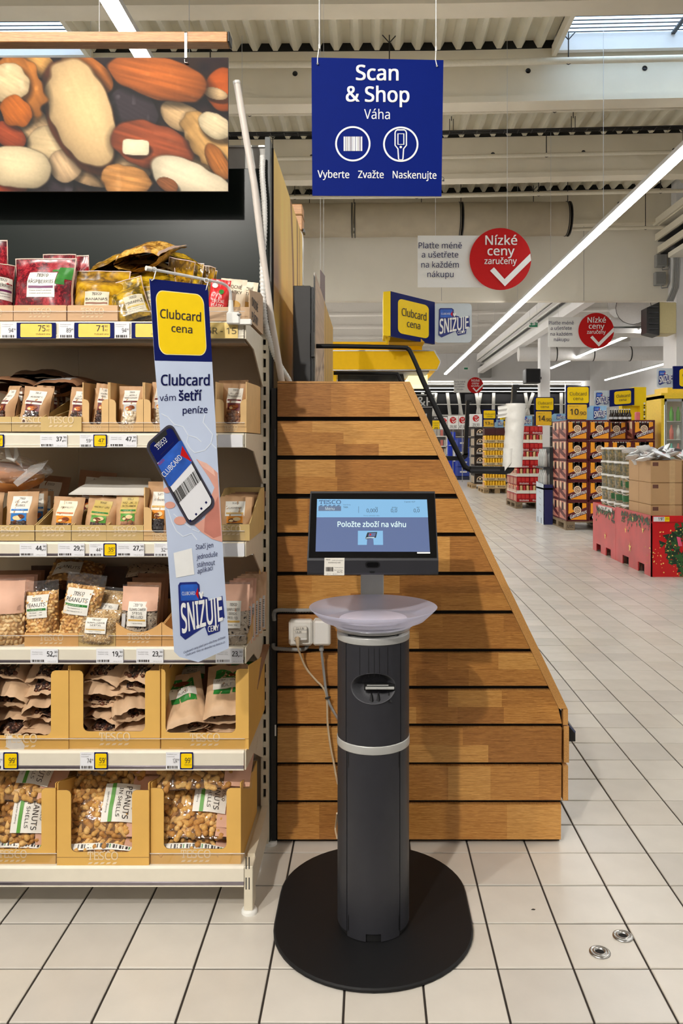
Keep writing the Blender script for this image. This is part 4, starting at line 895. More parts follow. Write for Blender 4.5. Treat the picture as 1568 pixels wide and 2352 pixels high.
# ---------- second shelf
Y2 = YT
tray('low_tray', 'low kraft tray under the almond bags on the second shelf', 27, 118, 957, 991, YT, .3, mat('olive_kraft', (206, 176, 116), .7, var=.04), zback=PZ(930, 2.45), logo_w=.6, logo_y=.55)
tray('low_tray', 'low kraft tray with angled side, overlapping the almond tray on the second shelf', 94, 187, 957, 991, YT-.008, .3, MATS['olive_kraft'], zback=PZ(915, 2.5), logo_w=.62, logo_y=.55)
tray('low_tray', 'kraft tray cut off by the left frame edge of the second shelf', -60, 26, 957, 991, YT, .3, MATS['olive_kraft'], logo_w=0)
CB = dict(stripe=MAROON, pic=MAROON)
choc_bag('kraft bag of chocolate almonds facing out in the low tray', 42, 110, 886, 985, 2.41, ['ALMONDS'], **CB, rot=(-.12, .08, 0), seed=40)
choc_bag('kraft bag of chocolate almonds directly left of the facing one', -2, 38, 884, 985, 2.43, ['ALMONDS'], **CB, rot=(-.1, .03, -.5), seed=41)
choc_bag('kraft bag at the left frame edge of the second shelf, turned side on', -45, 7, 900, 985, 2.41, ['DATES'], **CB, rot=(-.1, .03, 1.0), seed=42)
for k, (x0, x1, Y) in enumerate(((84, 122, 2.48), (98, 135, 2.53), (110, 148, 2.58), (20, 55, 2.5))):
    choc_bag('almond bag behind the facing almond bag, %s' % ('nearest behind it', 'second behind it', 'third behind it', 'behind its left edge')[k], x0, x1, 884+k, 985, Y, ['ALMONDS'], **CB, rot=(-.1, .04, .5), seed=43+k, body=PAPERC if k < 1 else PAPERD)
choc_bag('kraft bag of cinnamon almonds half hidden by the first cut-out box', 153, 214, 888, 985, 2.45, ['ALMONDS', 'WITH CINNAMON'], **CB, rot=(-.1, .06, 0), seed=48)
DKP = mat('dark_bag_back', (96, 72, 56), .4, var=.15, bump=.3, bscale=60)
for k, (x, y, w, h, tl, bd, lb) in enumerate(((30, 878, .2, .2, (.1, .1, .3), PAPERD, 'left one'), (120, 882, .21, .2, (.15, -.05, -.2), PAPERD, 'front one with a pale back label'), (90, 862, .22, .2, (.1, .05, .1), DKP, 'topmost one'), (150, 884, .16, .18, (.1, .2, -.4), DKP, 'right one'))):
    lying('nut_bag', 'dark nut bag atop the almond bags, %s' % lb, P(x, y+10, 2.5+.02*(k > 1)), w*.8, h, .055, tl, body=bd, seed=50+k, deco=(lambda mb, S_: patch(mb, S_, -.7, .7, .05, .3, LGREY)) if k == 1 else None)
UB = dict(m=mat('cutout_kraft', (222, 182, 124), .68, var=.04), logo_w=.42, logo_y=.42)
for x0, x1, lb in ((188.5, 249, 'first'), (250, 329, 'second'), (330, 406, 'third')):
    tray('cutout_box', 'kraft display box with rounded cut-out on the second shelf, %s from the left' % lb, x0, x1, 917, 991.5, YT, .33, cut=(x0+16, x1-16, 975), zback=PZ(880, 2.5), zside=PZ(878, YT), **UB)
tray('cutout_box', 'kraft display box at the right end of the second shelf', 494, 566, 917, 993, YT, .3, cut=(514, 552, 974), zback=PZ(880, 2.5), zside=PZ(878, YT+.02), **UB)
choc_bag('narrow kraft bag twisted inside the first cut-out box', 209, 250, 880, 984, 2.43, ['ALMONDS', 'WHITE'], stripe=MAROON, pic=MAROON, kind='choc', rot=(-.05, .12, .25), seed=60)
choc_bag('kraft bag of white chocolate almonds in the second cut-out box', 272, 332, 886, 984, 2.43, ['ALMONDS', 'WHITE CHOCOLATE'], stripe=MAROON, pic=LGREY, kind='white', rot=(-.05, 0, .05), seed=61)
choc_bag('kraft bag in the third cut-out box beside the strip sign', 342, 400, 877, 984, 2.44, ['ALMONDS'], stripe=MAROON, pic=LGREY, kind='white', rot=(-.05, .04, 0), seed=62)
choc_bag('kraft bag of tiramisu almonds in the right-hand cut-out box', 508, 567, 880, 985, 2.43, ['ALMONDS', 'TIRAMISU'], stripe=MAROON, pic=MAROON, kind='cinn', rot=(-.05, .03, .02), seed=63)
choc_bag('tiramisu almond bag behind the front one in the right-hand box', 504, 572, 872, 985, 2.5, ['ALMONDS', 'TIRAMISU'], stripe=MAROON, pic=MAROON, kind='cinn', rot=(-.05, -.03, .02), seed=64)

# ---------- third shelf
OK_ = MATS['olive_kraft']
for x0, x1, lb in ((-42, 79, 'coconut cubes'), (81.5, 163, 'chocolate peanuts'), (164.5, 244, 'plain hazelnuts'), (244.5, 329, 'cinnamon hazelnuts')):
    tray('sloped_tray', 'kraft tray with sloping sides under the %s on the third shelf' % lb, x0, x1, 1206, 1242, YT, .3, OK_, zback=PZ(1150, 2.5), zside=PZ(1206, YT), logo_w=.64 if x0 > 0 else .45, logo_y=.5)
tray('cutout_box', 'kraft cut-out box of cashews half hidden by the strip sign, third shelf', 330, 406, 1165, 1242, YT, .3, m=UB['m'], cut=(348, 392, 1224), zback=PZ(1130, 2.5), zside=PZ(1120, YT), logo_w=.5, logo_y=.4)
tray('sloped_tray', 'kraft tray with tall sloping side at the right end of the third shelf', 480, 573, 1204, 1242, YT, .33, OK_, zback=PZ(1120, 2.68), zside=PZ(1203, YT), logo_w=.56, logo_y=.55)
choc_bag('kraft bag of coconut cubes with blue band, facing out', 13, 85, 1129, 1238, 2.42, ['COCONUT', 'CUBES'], BLUEP, BLUEP, rot=(-.06, 0, .05), seed=70, nut=(CASHP, HAZP))
for k in range(2): choc_bag('coconut cube bag %s behind the facing one' % ('nearest', 'second')[k], 62+k*22, 106+k*14, 1122+k*6, 1238, 2.5+k*.05, ['COCONUT', 'CUBES'], BLUEP, BLUEP, rot=(-.06, .03, .45), seed=71+k)
choc_bag('kraft bag at the left frame edge of the third shelf behind the tray', -60, 5, 1124, 1238, 2.45, ['RAISINS'], PURP, PURP, rot=(-.06, 0, 0), seed=73)
choc_bag('kraft bag of chocolate peanuts with orange band', 115, 187, 1141, 1238, 2.42, ['PEANUTS'], mat('terracotta_print', (216, 130, 80), .5), ORANGEP, lab=mat('ivory_label', (244, 232, 206), .5), rot=(-.08, .04, -.04), seed=74)
choc_bag('kraft bag of hazelnuts with gold label and green band', 190, 262, 1140, 1238, 2.42, ['HAZELNUTS'], DGREENP, GREENP, lab=OLIVEP, rot=(-.1, .1, 0), seed=75, nut=(HAZP, CASHP))
choc_bag('kraft bag of cinnamon hazelnuts with gold label', 264, 330, 1131, 1238, 2.42, ['HAZELNUTS', 'IN CINNAMON'], DGREENP, GREENP, kind='cinn', lab=OLIVEP, rot=(-.06, 0, 0), seed=76, nut=(HAZP, CASHP))
choc_bag('kraft bag of chocolate cashews in the cut-out box by the strip sign', 336, 392, 1118, 1236, 2.42, ['CASHEWS'], TANP, ORANGEP, kind='black', rot=(-.05, .03, .08), seed=77, nut=(HAZP, CASHP))
choc_bag('cashew bag behind the one in the cut-out box, third shelf', 338, 400, 1106, 1236, 2.48, ['CASHEWS'], TANP, ORANGEP, kind='black', rot=(-.05, 0, .05), seed=78)
choc_bag('kraft bag of chocolate cashews facing out right of the strip sign', 502, 578, 1142, 1238, 2.42, ['CASHEWS'], TANP, ORANGEP, kind='black', rot=(-.07, 0, .06), seed=79, nut=(HAZP, CASHP))
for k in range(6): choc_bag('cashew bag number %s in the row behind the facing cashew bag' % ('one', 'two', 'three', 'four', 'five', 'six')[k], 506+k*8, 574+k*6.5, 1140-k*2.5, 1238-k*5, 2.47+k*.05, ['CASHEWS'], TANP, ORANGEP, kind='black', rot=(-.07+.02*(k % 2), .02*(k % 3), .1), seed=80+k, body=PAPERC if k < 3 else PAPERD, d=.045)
for k, (x, w) in enumerate(((205, .16), (100, .14))):
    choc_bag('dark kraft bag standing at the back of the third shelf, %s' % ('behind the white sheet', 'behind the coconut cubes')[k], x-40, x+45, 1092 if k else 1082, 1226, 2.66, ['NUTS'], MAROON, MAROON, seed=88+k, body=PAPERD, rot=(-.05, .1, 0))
b = MB(); SHEET = mat('white_card_sheet', (226, 222, 214), .6, var=.02)
q = [P(158, 1134, 2.425), P(330, 1136, 2.425), P(352, 1117, 2.5), P(345, 1098, 2.66), P(232, 1094, 2.66), P(183, 1118, 2.5)]
b.prism(q, (0, 0, -.003), SHEET); b.prism([P(158, 1134, 2.424), P(330, 1136, 2.424), P(334, 1121, 2.424), P(186, 1119, 2.424)], (0, .0025, 0), SHEET)
solo('card_sheet', b, 'white card sheet lying on the hazelnut bags of the third shelf', 'sheet')
# bread in a clear bag
br = thing('bread_bag', 'loaf of bread in a clear plastic bag with white clip on the nut bags', 'bread', P(20, 1125, 2.5))
CRUST = mat('bread_crust', (206, 132, 66), .6, var=.25, vscale=26, bump=.3, bscale=60); c = P(30, 1092, 2.5)
b = MB(); b.grid(lambda i, j: Vector((c.x-.06+.15*math.sin(math.pi*j)*math.cos(2*math.pi*i)*1.05, c.y+.075*math.sin(math.pi*j)*math.sin(2*math.pi*i)+.006*mnoise.noise(Vector((i*8, j*8, 0))), c.z-.05*math.cos(math.pi*j)-.006)), 24, 12, CRUST); part('loaf', b, br)
b = MB(); b.grid(lambda i, j: Vector((c.x-.05+(.185*math.sin(math.pi*min(j*1.2, .9))*(1-.75*max(0, j-.55)/.45))*math.cos(2*math.pi*i)-.03*j, c.y+.1*math.sin(math.pi*min(j*1.2, .9))*math.sin(2*math.pi*i), c.z-.055+.17*j+.012*mnoise.noise(Vector((i*9, j*7, 3))))), 30, 14, film_mat('bread_bag_film', gloss=.45, haze=.12, bump=1.0, bscale=22, rough=.1)); part('plastic_bag', b, br)
b = MB(); fl_ = [P(70, 1070, 2.44), P(112, 1056, 2.43), P(96, 1078, 2.42), P(40, 1118, 2.41), P(30, 1108, 2.42)]; b.poly(fl_, film_mat('milky_film', gloss=.2, haze=.25)); b.poly([P(15, 1030, 2.45), P(45, 1034, 2.44), P(52, 1075, 2.43), P(30, 1060, 2.45)], MATS['milky_film']); part('bag_flap', b, br)
b = MB(); b.tube([P(15, 1030, 2.42), P(20, 1050, 2.41), P(32, 1058, 2.41), P(38, 1046, 2.415), P(36, 1028, 2.42)], [.006, .009, .006, .007, .005], WPLAS, 8); part('clip', b, br)

# ---------- fourth shelf
tray('sloped_tray', 'amber tray under the two clear peanut bags, fourth shelf', 56, 180, 1454, 1485.5, YT, .3, mat('warm_kraft', (222, 172, 108), .66, var=.04), zback=PZ(1400, 2.5), zside=PZ(1453, YT), logo_w=.44, logo_y=.45)
tray('sloped_tray', 'kraft tray under the sunflower seed bags, fourth shelf', 180.5, 265, 1454, 1485.5, YT, .3, OK_, zback=PZ(1420, 2.5), zside=PZ(1453, YT), logo_w=.58, logo_y=.5)
tray('scalloped_tray', 'kraft tray with scooped front under the peeled sunflower seeds', 266, 371, 1452, 1485.5, YT, .3, MATS['warm_kraft'], zback=PZ(1400, 2.5), zside=PZ(1437, YT), scallop=True, logo_w=.5, logo_y=.5)
tray('scalloped_tray', 'scooped kraft tray mostly behind the strip sign, fourth shelf', 372, 470, 1452, 1485.5, YT, .3, MATS['warm_kraft'], zback=PZ(1400, 2.5), zside=PZ(1437, YT), scallop=True, logo_w=0)
t = thing('curved_tray', 'kraft tray side curving up at the right end of the fourth shelf', 'tray', P(566, 1483, 2.40))
b = MB(); x_ = PX(568, 2.40); pts = [(x_, 2.40, ZT[3]+.002), (x_, 2.74, ZT[3]+.002), (x_, 2.74, PZ(1300, 2.74)), (x_, 2.7, PZ(1330, 2.7))]+[(x_, 2.4+.3*s_, ZT[3]+.03+.2*s_**1.7) for s_ in (.85, .7, .5, .3, .1, 0)]
b.prism(pts, (.003, 0, 0), KRAFT); part('side_panel', b, t); b = MB(); b.box(PX(490, 2.4), x_, 2.4, 2.74, ZT[3], ZT[3]+.003, KRAFT); part('base_panel', b, t)
def pea_deco(mb, S_, a=-.15):
    def q(u, v): return (u*.98+v*.0, v)
    patch(mb, S_, -.85, .5, .42, .78, LABEL, .0012); blogo(mb, S_, -.18, .70, .55, .035, DKTXT); btext(mb, S_, 'PEANUTS', -.18, .60, 1.15, .055, DKTXT, off=.002)
    patch(mb, S_, -.78, .44, .535, .57, DGREENP, .002); btext(mb, S_, 'roasted & salted', -.18, .543, .8, .018, LABEL, off=.0025)
    for k in range(2): btext(mb, S_, 'Slow roasted in oven', -.18, .5-.04*k, .8, .016, DKTXT, off=.002)
CL = dict(kind='kernel', du=.165, dv=.048, fill=.82)
px_bag('clear_nut_bag', 'clear bag of roasted peanuts with tilted white label, left of two', 62, 140, 1335, 1478, 2.42, .07, body=FILM2, deco=pea_deco, clear=CL, seed=100, rot=(-.12, -.08, .05), top=.9)
px_bag('clear_nut_bag', 'clear bag of roasted peanuts leaning, right of two', 130, 222, 1318, 1478, 2.415, .07, body=FILM2, deco=pea_deco, clear=CL, seed=101, rot=(-.12, .12, -.03), top=.86)
lying('clear_nut_bag', 'clear peanut bag lying on its back behind the two peanut bags', P(165, 1345, 2.56), .17, .2, .06, (.35, .12, .2), body=FILM2, clear=dict(kind='kernel', du=.22, dv=.07, fill=.85), deco=lambda mb, S_: (patch(mb, S_, -.8, .2, .1, .5, LABEL), btext(mb, S_, 'PEANUTS', -.3, .25, .9, .09, DKTXT)), seed=102)
def sun_deco(title):
    def f(mb, S_):
        patch(mb, S_, -.55, .5, .3, .72, LABEL, .0014); blogo(mb, S_, -.02, .655, .5, .03, DKTXT)
        for k, t_ in enumerate(title): btext(mb, S_, t_, -.02, .57-k*.065, min(.9, .11*len(t_)), .042, DKTXT, off=.0022)
        patch(mb, S_, -.5, .45, .39, .42, TANP, .002); btext(mb, S_, 'Ideal for baking', -.02, .345, .6, .016, DKTXT, off=.0022)
    return f
px_bag('clear_nut_bag', 'sunflower seed bag standing behind the small folded one', 206, 284, 1350, 1478, 2.45, .06, body=FILM2, deco=sun_deco(['SUNFLOWER', 'SEEDS']), clear=dict(kind='sun', du=.095, dv=.034, fill=.93), seed=103, rot=(-.1, .1, 0))
px_bag('clear_nut_bag', 'small sunflower seed bag with folded top in the tray front', 178, 272, 1396, 1478, 2.395, .07, body=FILM2, deco=sun_deco(['SUNFLOWER', 'SEEDS']), clear=dict(kind='sun', du=.08, dv=.05, fill=.93), seed=104, rot=(-.15, .05, 0), top=.93)
def peel_deco(mb, S_):
    patch(mb, S_, -.98, .98, .56, .97, PINKP, .0024); sun_deco(['SUNFLOWER', 'SEEDS', 'PEELED'])(mb, lambda u, v, o=0: S_(u, v, o+.002))
    patch(mb, S_, -.97, -.7, .05, .5, LGREY, .0024)
px_bag('clear_nut_bag', 'peeled sunflower seed bag with pink paper top', 276, 361, 1344, 1475, 2.415, .05, body=FILM2, deco=peel_deco, clear=dict(kind='striped', du=.1, dv=.05, fill=.62, scale=.8), seed=105, rot=(-.06, .03, 0), top=.9)
for k in range(3): px_bag('clear_nut_bag', 'seed bag standing behind the pink topped seed bag, %s in that row' % ('second', 'third', 'fourth')[k], 288+k*12, 366+k*9, 1338-k*10, 1470-k*6, 2.48+k*.06, .045, body=PAPERD, seed=106+k, rot=(-.06, .02, .05))
lying('clear_nut_bag', 'seed bag lying at the back above the pink topped seed bags', P(345, 1330, 2.62), .16, .12, .05, (.3, .1, .2), body=FILM2, clear=dict(kind='striped', du=.16, dv=.1, fill=.9, scale=.8), seed=109)
def pink_deco(mb, S_): patch(mb, S_, -.98, .98, .5, .97, PINKP, .0024)
px_bag('clear_nut_bag', 'cashew bag with plain pink paper top at the left frame edge', -35, 56, 1330, 1485, 2.41, .06, body=FILM2, deco=pink_deco, clear=dict(kind='cashew', du=.18, dv=.06, fill=.55), seed=110, rot=(-.05, 0, .1), top=.9)
for k in range(4): px_bag('pink_pouch', 'pink paper bag top in the receding row behind the cashews, %s' % ('first', 'second', 'third', 'last')[k], -40+k*10, 75+k*8, 1326-k*5, 1478-k*6, 2.47+k*.06, .05, body=PINKP if k < 2 else PAPERD, seed=111+k, rot=(-.05, 0, .05))
px_bag('clear_nut_bag', 'sunflower seeds in shell at the right end of the fourth shelf', 500, 571, 1338, 1483, 2.405, .05, body=FILM2, deco=peel_deco, clear=dict(kind='striped', du=.2, dv=.06, fill=.62), seed=116, rot=(-.05, .02, .06), top=.9)
for k in range(5): px_bag('clear_nut_bag', 'seed bag standing in the row behind the right-hand seeds, %s' % ('second', 'third', 'fourth', 'fifth', 'last')[k], 524+k*9, 578+k*8, 1334-k*5, 1478-k*8, 2.46+k*.055, .045, body=PINKP if k < 2 else PAPER, deco=lambda mb, S_: [patch(mb, S_, .5, .92, .04, .6, LGREY)]+[patch(mb, S_, .56, .86, .07+.03*j, .082+.03*j, DKTXT, .0018, 3, 1) for j in range(16)], seed=117+k, rot=(-.05, .02, .12))

for k, (x0, x1, yt) in enumerate(((70, 150, 1300), (140, 225, 1296), (215, 290, 1302), (285, 365, 1306), (355, 430, 1300))):  # dark bags added to stand for the shade at the shelf back
    px_bag('shade_filler_bag', 'dark filler bag standing in for shade, fourth shelf back row, %s from the left' % ('first', 'second', 'third', 'fourth', 'fifth')[k], x0, x1, yt, 1462, 2.70, .045, body=mat('shade_umber_paper', (84, 62, 48), .6, var=.15, bump=.3, bscale=60), seed=150+k, rot=(-.05, .03*(k % 2), .05))
# ---------- fifth shelf: amber boxes of paper bags lying flat
def flat_bag(label, c, w, h, d, tilt, seed, win=None, deco=None):
    return lying('nut_bag', label, c, w, h, d, tilt, body=PAPER, seed=seed, crease=.016, res=(16, 18), top=.9, deco=deco, wins=[(-.5, .5, .05, .42, 'choc', .2, .05)] if win else ())
B5 = [(-62, 157.5, (-10, 117, 1689), 'left'), (159, 367.5, (191, 333, 1680), 'middle'), (370, 571, (380, 541, 1683), 'right')]
rn = random.Random(3)
for bi, (x0, x1, cut, nm) in enumerate(B5):
    tray('amber_box', 'amber display box with square cut-out, %s one on the fifth shelf' % nm, x0, x1, 1540 if bi < 2 else 1536, 1721, YT if bi != 1 else YT+.004, .36, KRAFTO, zback=PZ(1520, 2.6), zside=PZ(1530, YT), cut=cut, logo_w=.34, logo_y=.48)
    xa, xb = x0+8, x1-8; Yb = YT+.02; zf = PZ(1718, Yb); n = 0; top = 5
    for row in range(top):
        for colm in range(2):
            n += 1
            cx = xa+(xb-xa)*(.27+.46*colm)+rn.uniform(-6, 6); z = zf+.016+row*.041+rn.uniform(-.004, .004)
            if bi == 2 and row >= 2: continue
            flat_bag('kraft bag lying in the %s amber box, %s column, layer %s from below' % (nm, ('left', 'right')[colm], ('one', 'two', 'three', 'four', 'five', 'six')[row]),
                     Vector((PX(cx, Yb), Yb+.01+rn.uniform(0, .03), z)), .135, .25, .056, (rn.uniform(.1, .3)+(.25 if row > 2 else 0), rn.uniform(-.16, .16), rn.uniform(-.4, .4)), 200+bi*20+n, win=(row % 2 == colm) or row == top-1)
def pist_deco(mb, S_):
    patch(mb, S_, -.6, .6, .62, .9, DGREENP, .001); bellipse(mb, S_, 0, .8, .4, .06, HAZP); bellipse(mb, S_, .15, .78, .15, .03, CASHP, .003); patch(mb, S_, -.66, .66, .46, .66, LABEL, .0022); btext(mb, S_, 'FAIRY LIGHT', 0, .58, 1.0, .05, DKTXT, off=.003); btext(mb, S_, 'ROAST', 0, .49, .5, .05, DKTXT, off=.003); patch(mb, S_, -.6, .6, .36, .46, DGREENP, .0012)
cY = YT+.02
for k, (x, y, yw, lb) in enumerate(((432, 1672, .3, 'left'), (516, 1652, .08, 'right'))):
    R = (Euler((.6, -.12+.1*k, yw)).to_matrix() @ Euler((-math.pi/2, 0, 0)).to_matrix()).to_euler()
    bag('nut_bag', 'kraft bag with green and white label leaning in the right amber box, %s of two' % lb, .13, .2, .06, P(x, y, cY), R, PAPER, pist_deco, seed=260+k, crease=.012)
for k, (x, y) in enumerate(((440, 1590), (545, 1560))):
    R = (Euler((.5, 0, .2-.3*k)).to_matrix() @ Euler((-math.pi/2, 0, 0)).to_matrix()).to_euler()
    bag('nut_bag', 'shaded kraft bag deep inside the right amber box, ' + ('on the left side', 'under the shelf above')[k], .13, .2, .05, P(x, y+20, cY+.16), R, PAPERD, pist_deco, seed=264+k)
# torn patch on the left box
b = MB(); fp = facing(YT-.0012); ppoly(b, fp, [(14, 1690), (26, 1689), (32, 1696), (48, 1698), (57, 1712), (54, 1726), (60, 1732), (50, 1736), (36, 1731), (22, 1734), (26, 1722), (14, 1716)], mat('torn_paper', (222, 214, 204), .8, var=.05, vscale=60), 0)
solo('torn_sticker', b, 'torn pale sticker patch on the front of the left amber box', 'sticker')

# ---------- bottom shelf: peanuts in shells
B6 = [(-70, 128, (-20, 95, 1950), 'left', 1810), (130.5, 342, (163, 303, 1957), 'middle', 1815), (346, 553, (376, 520, 1950), 'right', 1810)]
def side_bag(label, c, w, h, d, tilt, yaw, seed, deco=True, roll=0.0, strip=False):
    """bag lying with its top to the right, face up, long side towards the viewer"""
    base = Matrix(((0, 0, 1), (-1, 0, 0), (0, -1, 0)))
    R = (Euler((tilt, roll, yaw)).to_matrix() @ base).to_euler()
    def dc(mb, S_):
        patch(mb, S_, -.97, .97, .71, .98, PINKP, .0035)
        if deco:
            patch(mb, S_, -.5, .62, .42, .8, LABEL, .010, 8, 8); patch(mb, S_, -.5, .62, .5, .545, GREENP, .0112, 8, 2)
            def tx(t, v, du, dv, m): mb.text(t, lambda a, b_: S_(.06+a, v+b_, .0118), m, .0, du, dv)
            tx('PEANUTS', .66, .95, .06, DKTXT); tx('IN SHELLS', .585, .85, .04, DKTXT); tx('TESCO', .745, .4, .03, DKTXT); tx('Ideal for sharing', .46, .6, .016, DKTXT)
        if strip: patch(mb, S_, .86, .99, .03, .98, LABEL, .0075)
        for k in range(20 if strip else 0): patch(mb, S_, .89, .97, .2+k*.036, .2+k*.036+.012*(1+k % 2), DKTXT if k % 6 != 4 else DGREENP, .0085, 1, 1)
    return bag('peanut_bag', label, w, h, d, c, R, FILM2, dc, (), dict(kind='peanut', du=.155, dv=.078, fill=.77, scale=1.08), seed=seed, top=.93, crease=.004, taper=.02)
for bi, (x0, x1, cut, nm, yt) in enumerate(B6):
    Yb = YT-(.012 if bi == 1 else 0)
    tray('amber_box', 'amber display box with square cut-out, %s one on the bottom shelf' % nm, x0, x1, yt, 1990 if bi == 1 else 1987, Yb, .34, KRAFTO, zback=PZ(1780, 2.6), zside=PZ(1800, Yb), cut=cut, logo_w=.33, logo_y=.46)
    zf = PZ(1984, Yb); x = PX(x0, Yb)+.004; hh = PX(x1, Yb)-x-.006; yc = Yb+.108
    lay = {0: [(.03, .1, .0, 0, .02), (.115, 1.1, .0, 1, -.02), (.215, .55, .03, 1, .03)], 1: [(.036, .12, 0, 0, 0), (.122, .85, -.03, 1, 0), (.19, .5, .02, 0, .1), (.235, .4, 0, 0, .13)], 2: [(.036, .12, 0, 0, 0), (.083, .18, 0, 0, .005), (.152, .78, .02, 1, .01), (.24, .45, -.04, 0, .02)]}[bi]
    for k, (dz, tl, rl, dc, dy) in enumerate(lay):
        side_bag('clear bag of peanuts in shells in the %s bottom box, %s' % (nm, ('lowest of the stack', 'second from below', 'third from below', 'topmost')[k]),
                 Vector((x, yc+dy, zf+dz)), .2, hh+(.03 if bi == 2 and k == 3 else 0), .066, tl, 0, 300+bi*7+k, bool(dc), rl, k == 0)

# ---------------------------------------------------------------- price tags
PT = mat('tag_paper', (236, 236, 240), .45, var=.01)
def price_tag(label, x0, x1, i, kind, big='', small='', yoff=0, tilt=0):
    Y = YF-.0062; y0, y1 = TOP[i]+3+yoff, BOT[i]-1+yoff; pl = facing(Y); b = MB(); hgt = y1-y0; wd = x1-x0
    p, q = pl.at(x0, y1), pl.at(x1, y0); b.box(p.x, q.x, Y, Y+.0008, p.z, q.z, {'white': PT, 'was': PT, 'yellow': NAVY, 'wide': NAVY, 'buff': mat('buff_tag', (246, 214, 130), .45), 'blank': PT}[kind])
    if kind == 'white':
        ptext(b, pl, big, x0+wd*.60, y0+hgt*.52, x0+wd*.86, y0+hgt*.52, hgt*.34, BLACK, .025); ptext(b, pl, '90', x0+wd*.87, y0+hgt*.3, x0+wd*.98, y0+hgt*.3, hgt*.16, BLACK); ptext(b, pl, 'Kč', x0+wd*.88, y0+hgt*.56, x0+wd*.98, y0+hgt*.56, hgt*.14, BLACK)
        for k, t_ in enumerate(('Shelled nuts', 'roasted 150g')): ptext(b, pl, t_, x0+wd*.06, y0+hgt*(.26+.14*k), x0+wd*.44, y0+hgt*(.26+.14*k), hgt*.07, GREY)
        bars(b, lambda a, c: pl.at(x0+wd*.28+a, y0+hgt*.92-c, .001), wd*.46, hgt*.16, DKTXT, 14, int(abs(x0))); ptext(b, pl, '100 g 25,27', x0+wd*.62, y0+hgt*.9, x0+wd*.95, y0+hgt*.9, hgt*.06, GREY)
    elif kind == 'was':
        ptext(b, pl, big, x0+wd*.5, y0+hgt*.62, x0+wd*.8, y0+hgt*.62, hgt*.26, DKTXT); ptext(b, pl, '90', x0+wd*.82, y0+hgt*.48, x0+wd*.96, y0+hgt*.48, hgt*.1, DKTXT)
        for k, t_ in enumerate(('Shelled nuts', 'roasted')): ptext(b, pl, t_, x0+wd*.08, y0+hgt*(.14+.13*k), x0+wd*(.8-.2*k), y0+hgt*(.14+.13*k), hgt*.06, GREY)
        bars(b, lambda a, c: pl.at(x0+wd*.5+a, y0+hgt*.95-c, .001), wd*.8, hgt*.16, DKTXT, 12, int(abs(x0)))
    elif kind in ('yellow', 'wide'):
        m = wd*.07 if kind == 'yellow' else wd*.1
        prect(b, pl, x0+m, y0+hgt*.07, x1-m, y1-hgt*.07, YELLOW if kind == 'yellow' else mat('pale_yellow_tag', (250, 214, 92), .45), .0005, 2.5, 3)
        if kind == 'yellow': ptext(b, pl, big, x0+wd*.38, y0+hgt*.62, x0+wd*.78, y0+hgt*.62, hgt*.3, DKTXT, .01); ptext(b, pl, '90', x0+wd*.79, y0+hgt*.42, x0+wd*.88, y0+hgt*.42, hgt*.12, DKTXT); ptext(b, pl, 'Clubcard cena', x0+wd*.32, y0+hgt*.76, x0+wd*.88, y0+hgt*.76, hgt*.06, DKTXT)
        else: ptext(b, pl, big, x0+wd*.55, y0+hgt*.55, x0+wd*.74, y0+hgt*.55, hgt*.38, DKTXT, .01); ptext(b, pl, '90', x0+wd*.76, y0+hgt*.3, x0+wd*.84, y0+hgt*.3, hgt*.14, DKTXT); ptext(b, pl, 'Kč', x0+wd*.77, y0+hgt*.55, x0+wd*.84, y0+hgt*.55, hgt*.13, DKTXT); ptext(b, pl, 'Clubcard cena', x0+wd*.5, y0+hgt*.78, x0+wd*.86, y0+hgt*.78, hgt*.1, DKTXT)
    elif kind == 'buff': ptext(b, pl, big, x0+wd*.28, y0+hgt*.72, x0+wd*.97, y0+hgt*.72, hgt*.4, mat('olive_text', (120, 104, 64), .5), .015)
    solo('price_tag', b, label, 'price tag', 'price tags on the shelf rails')
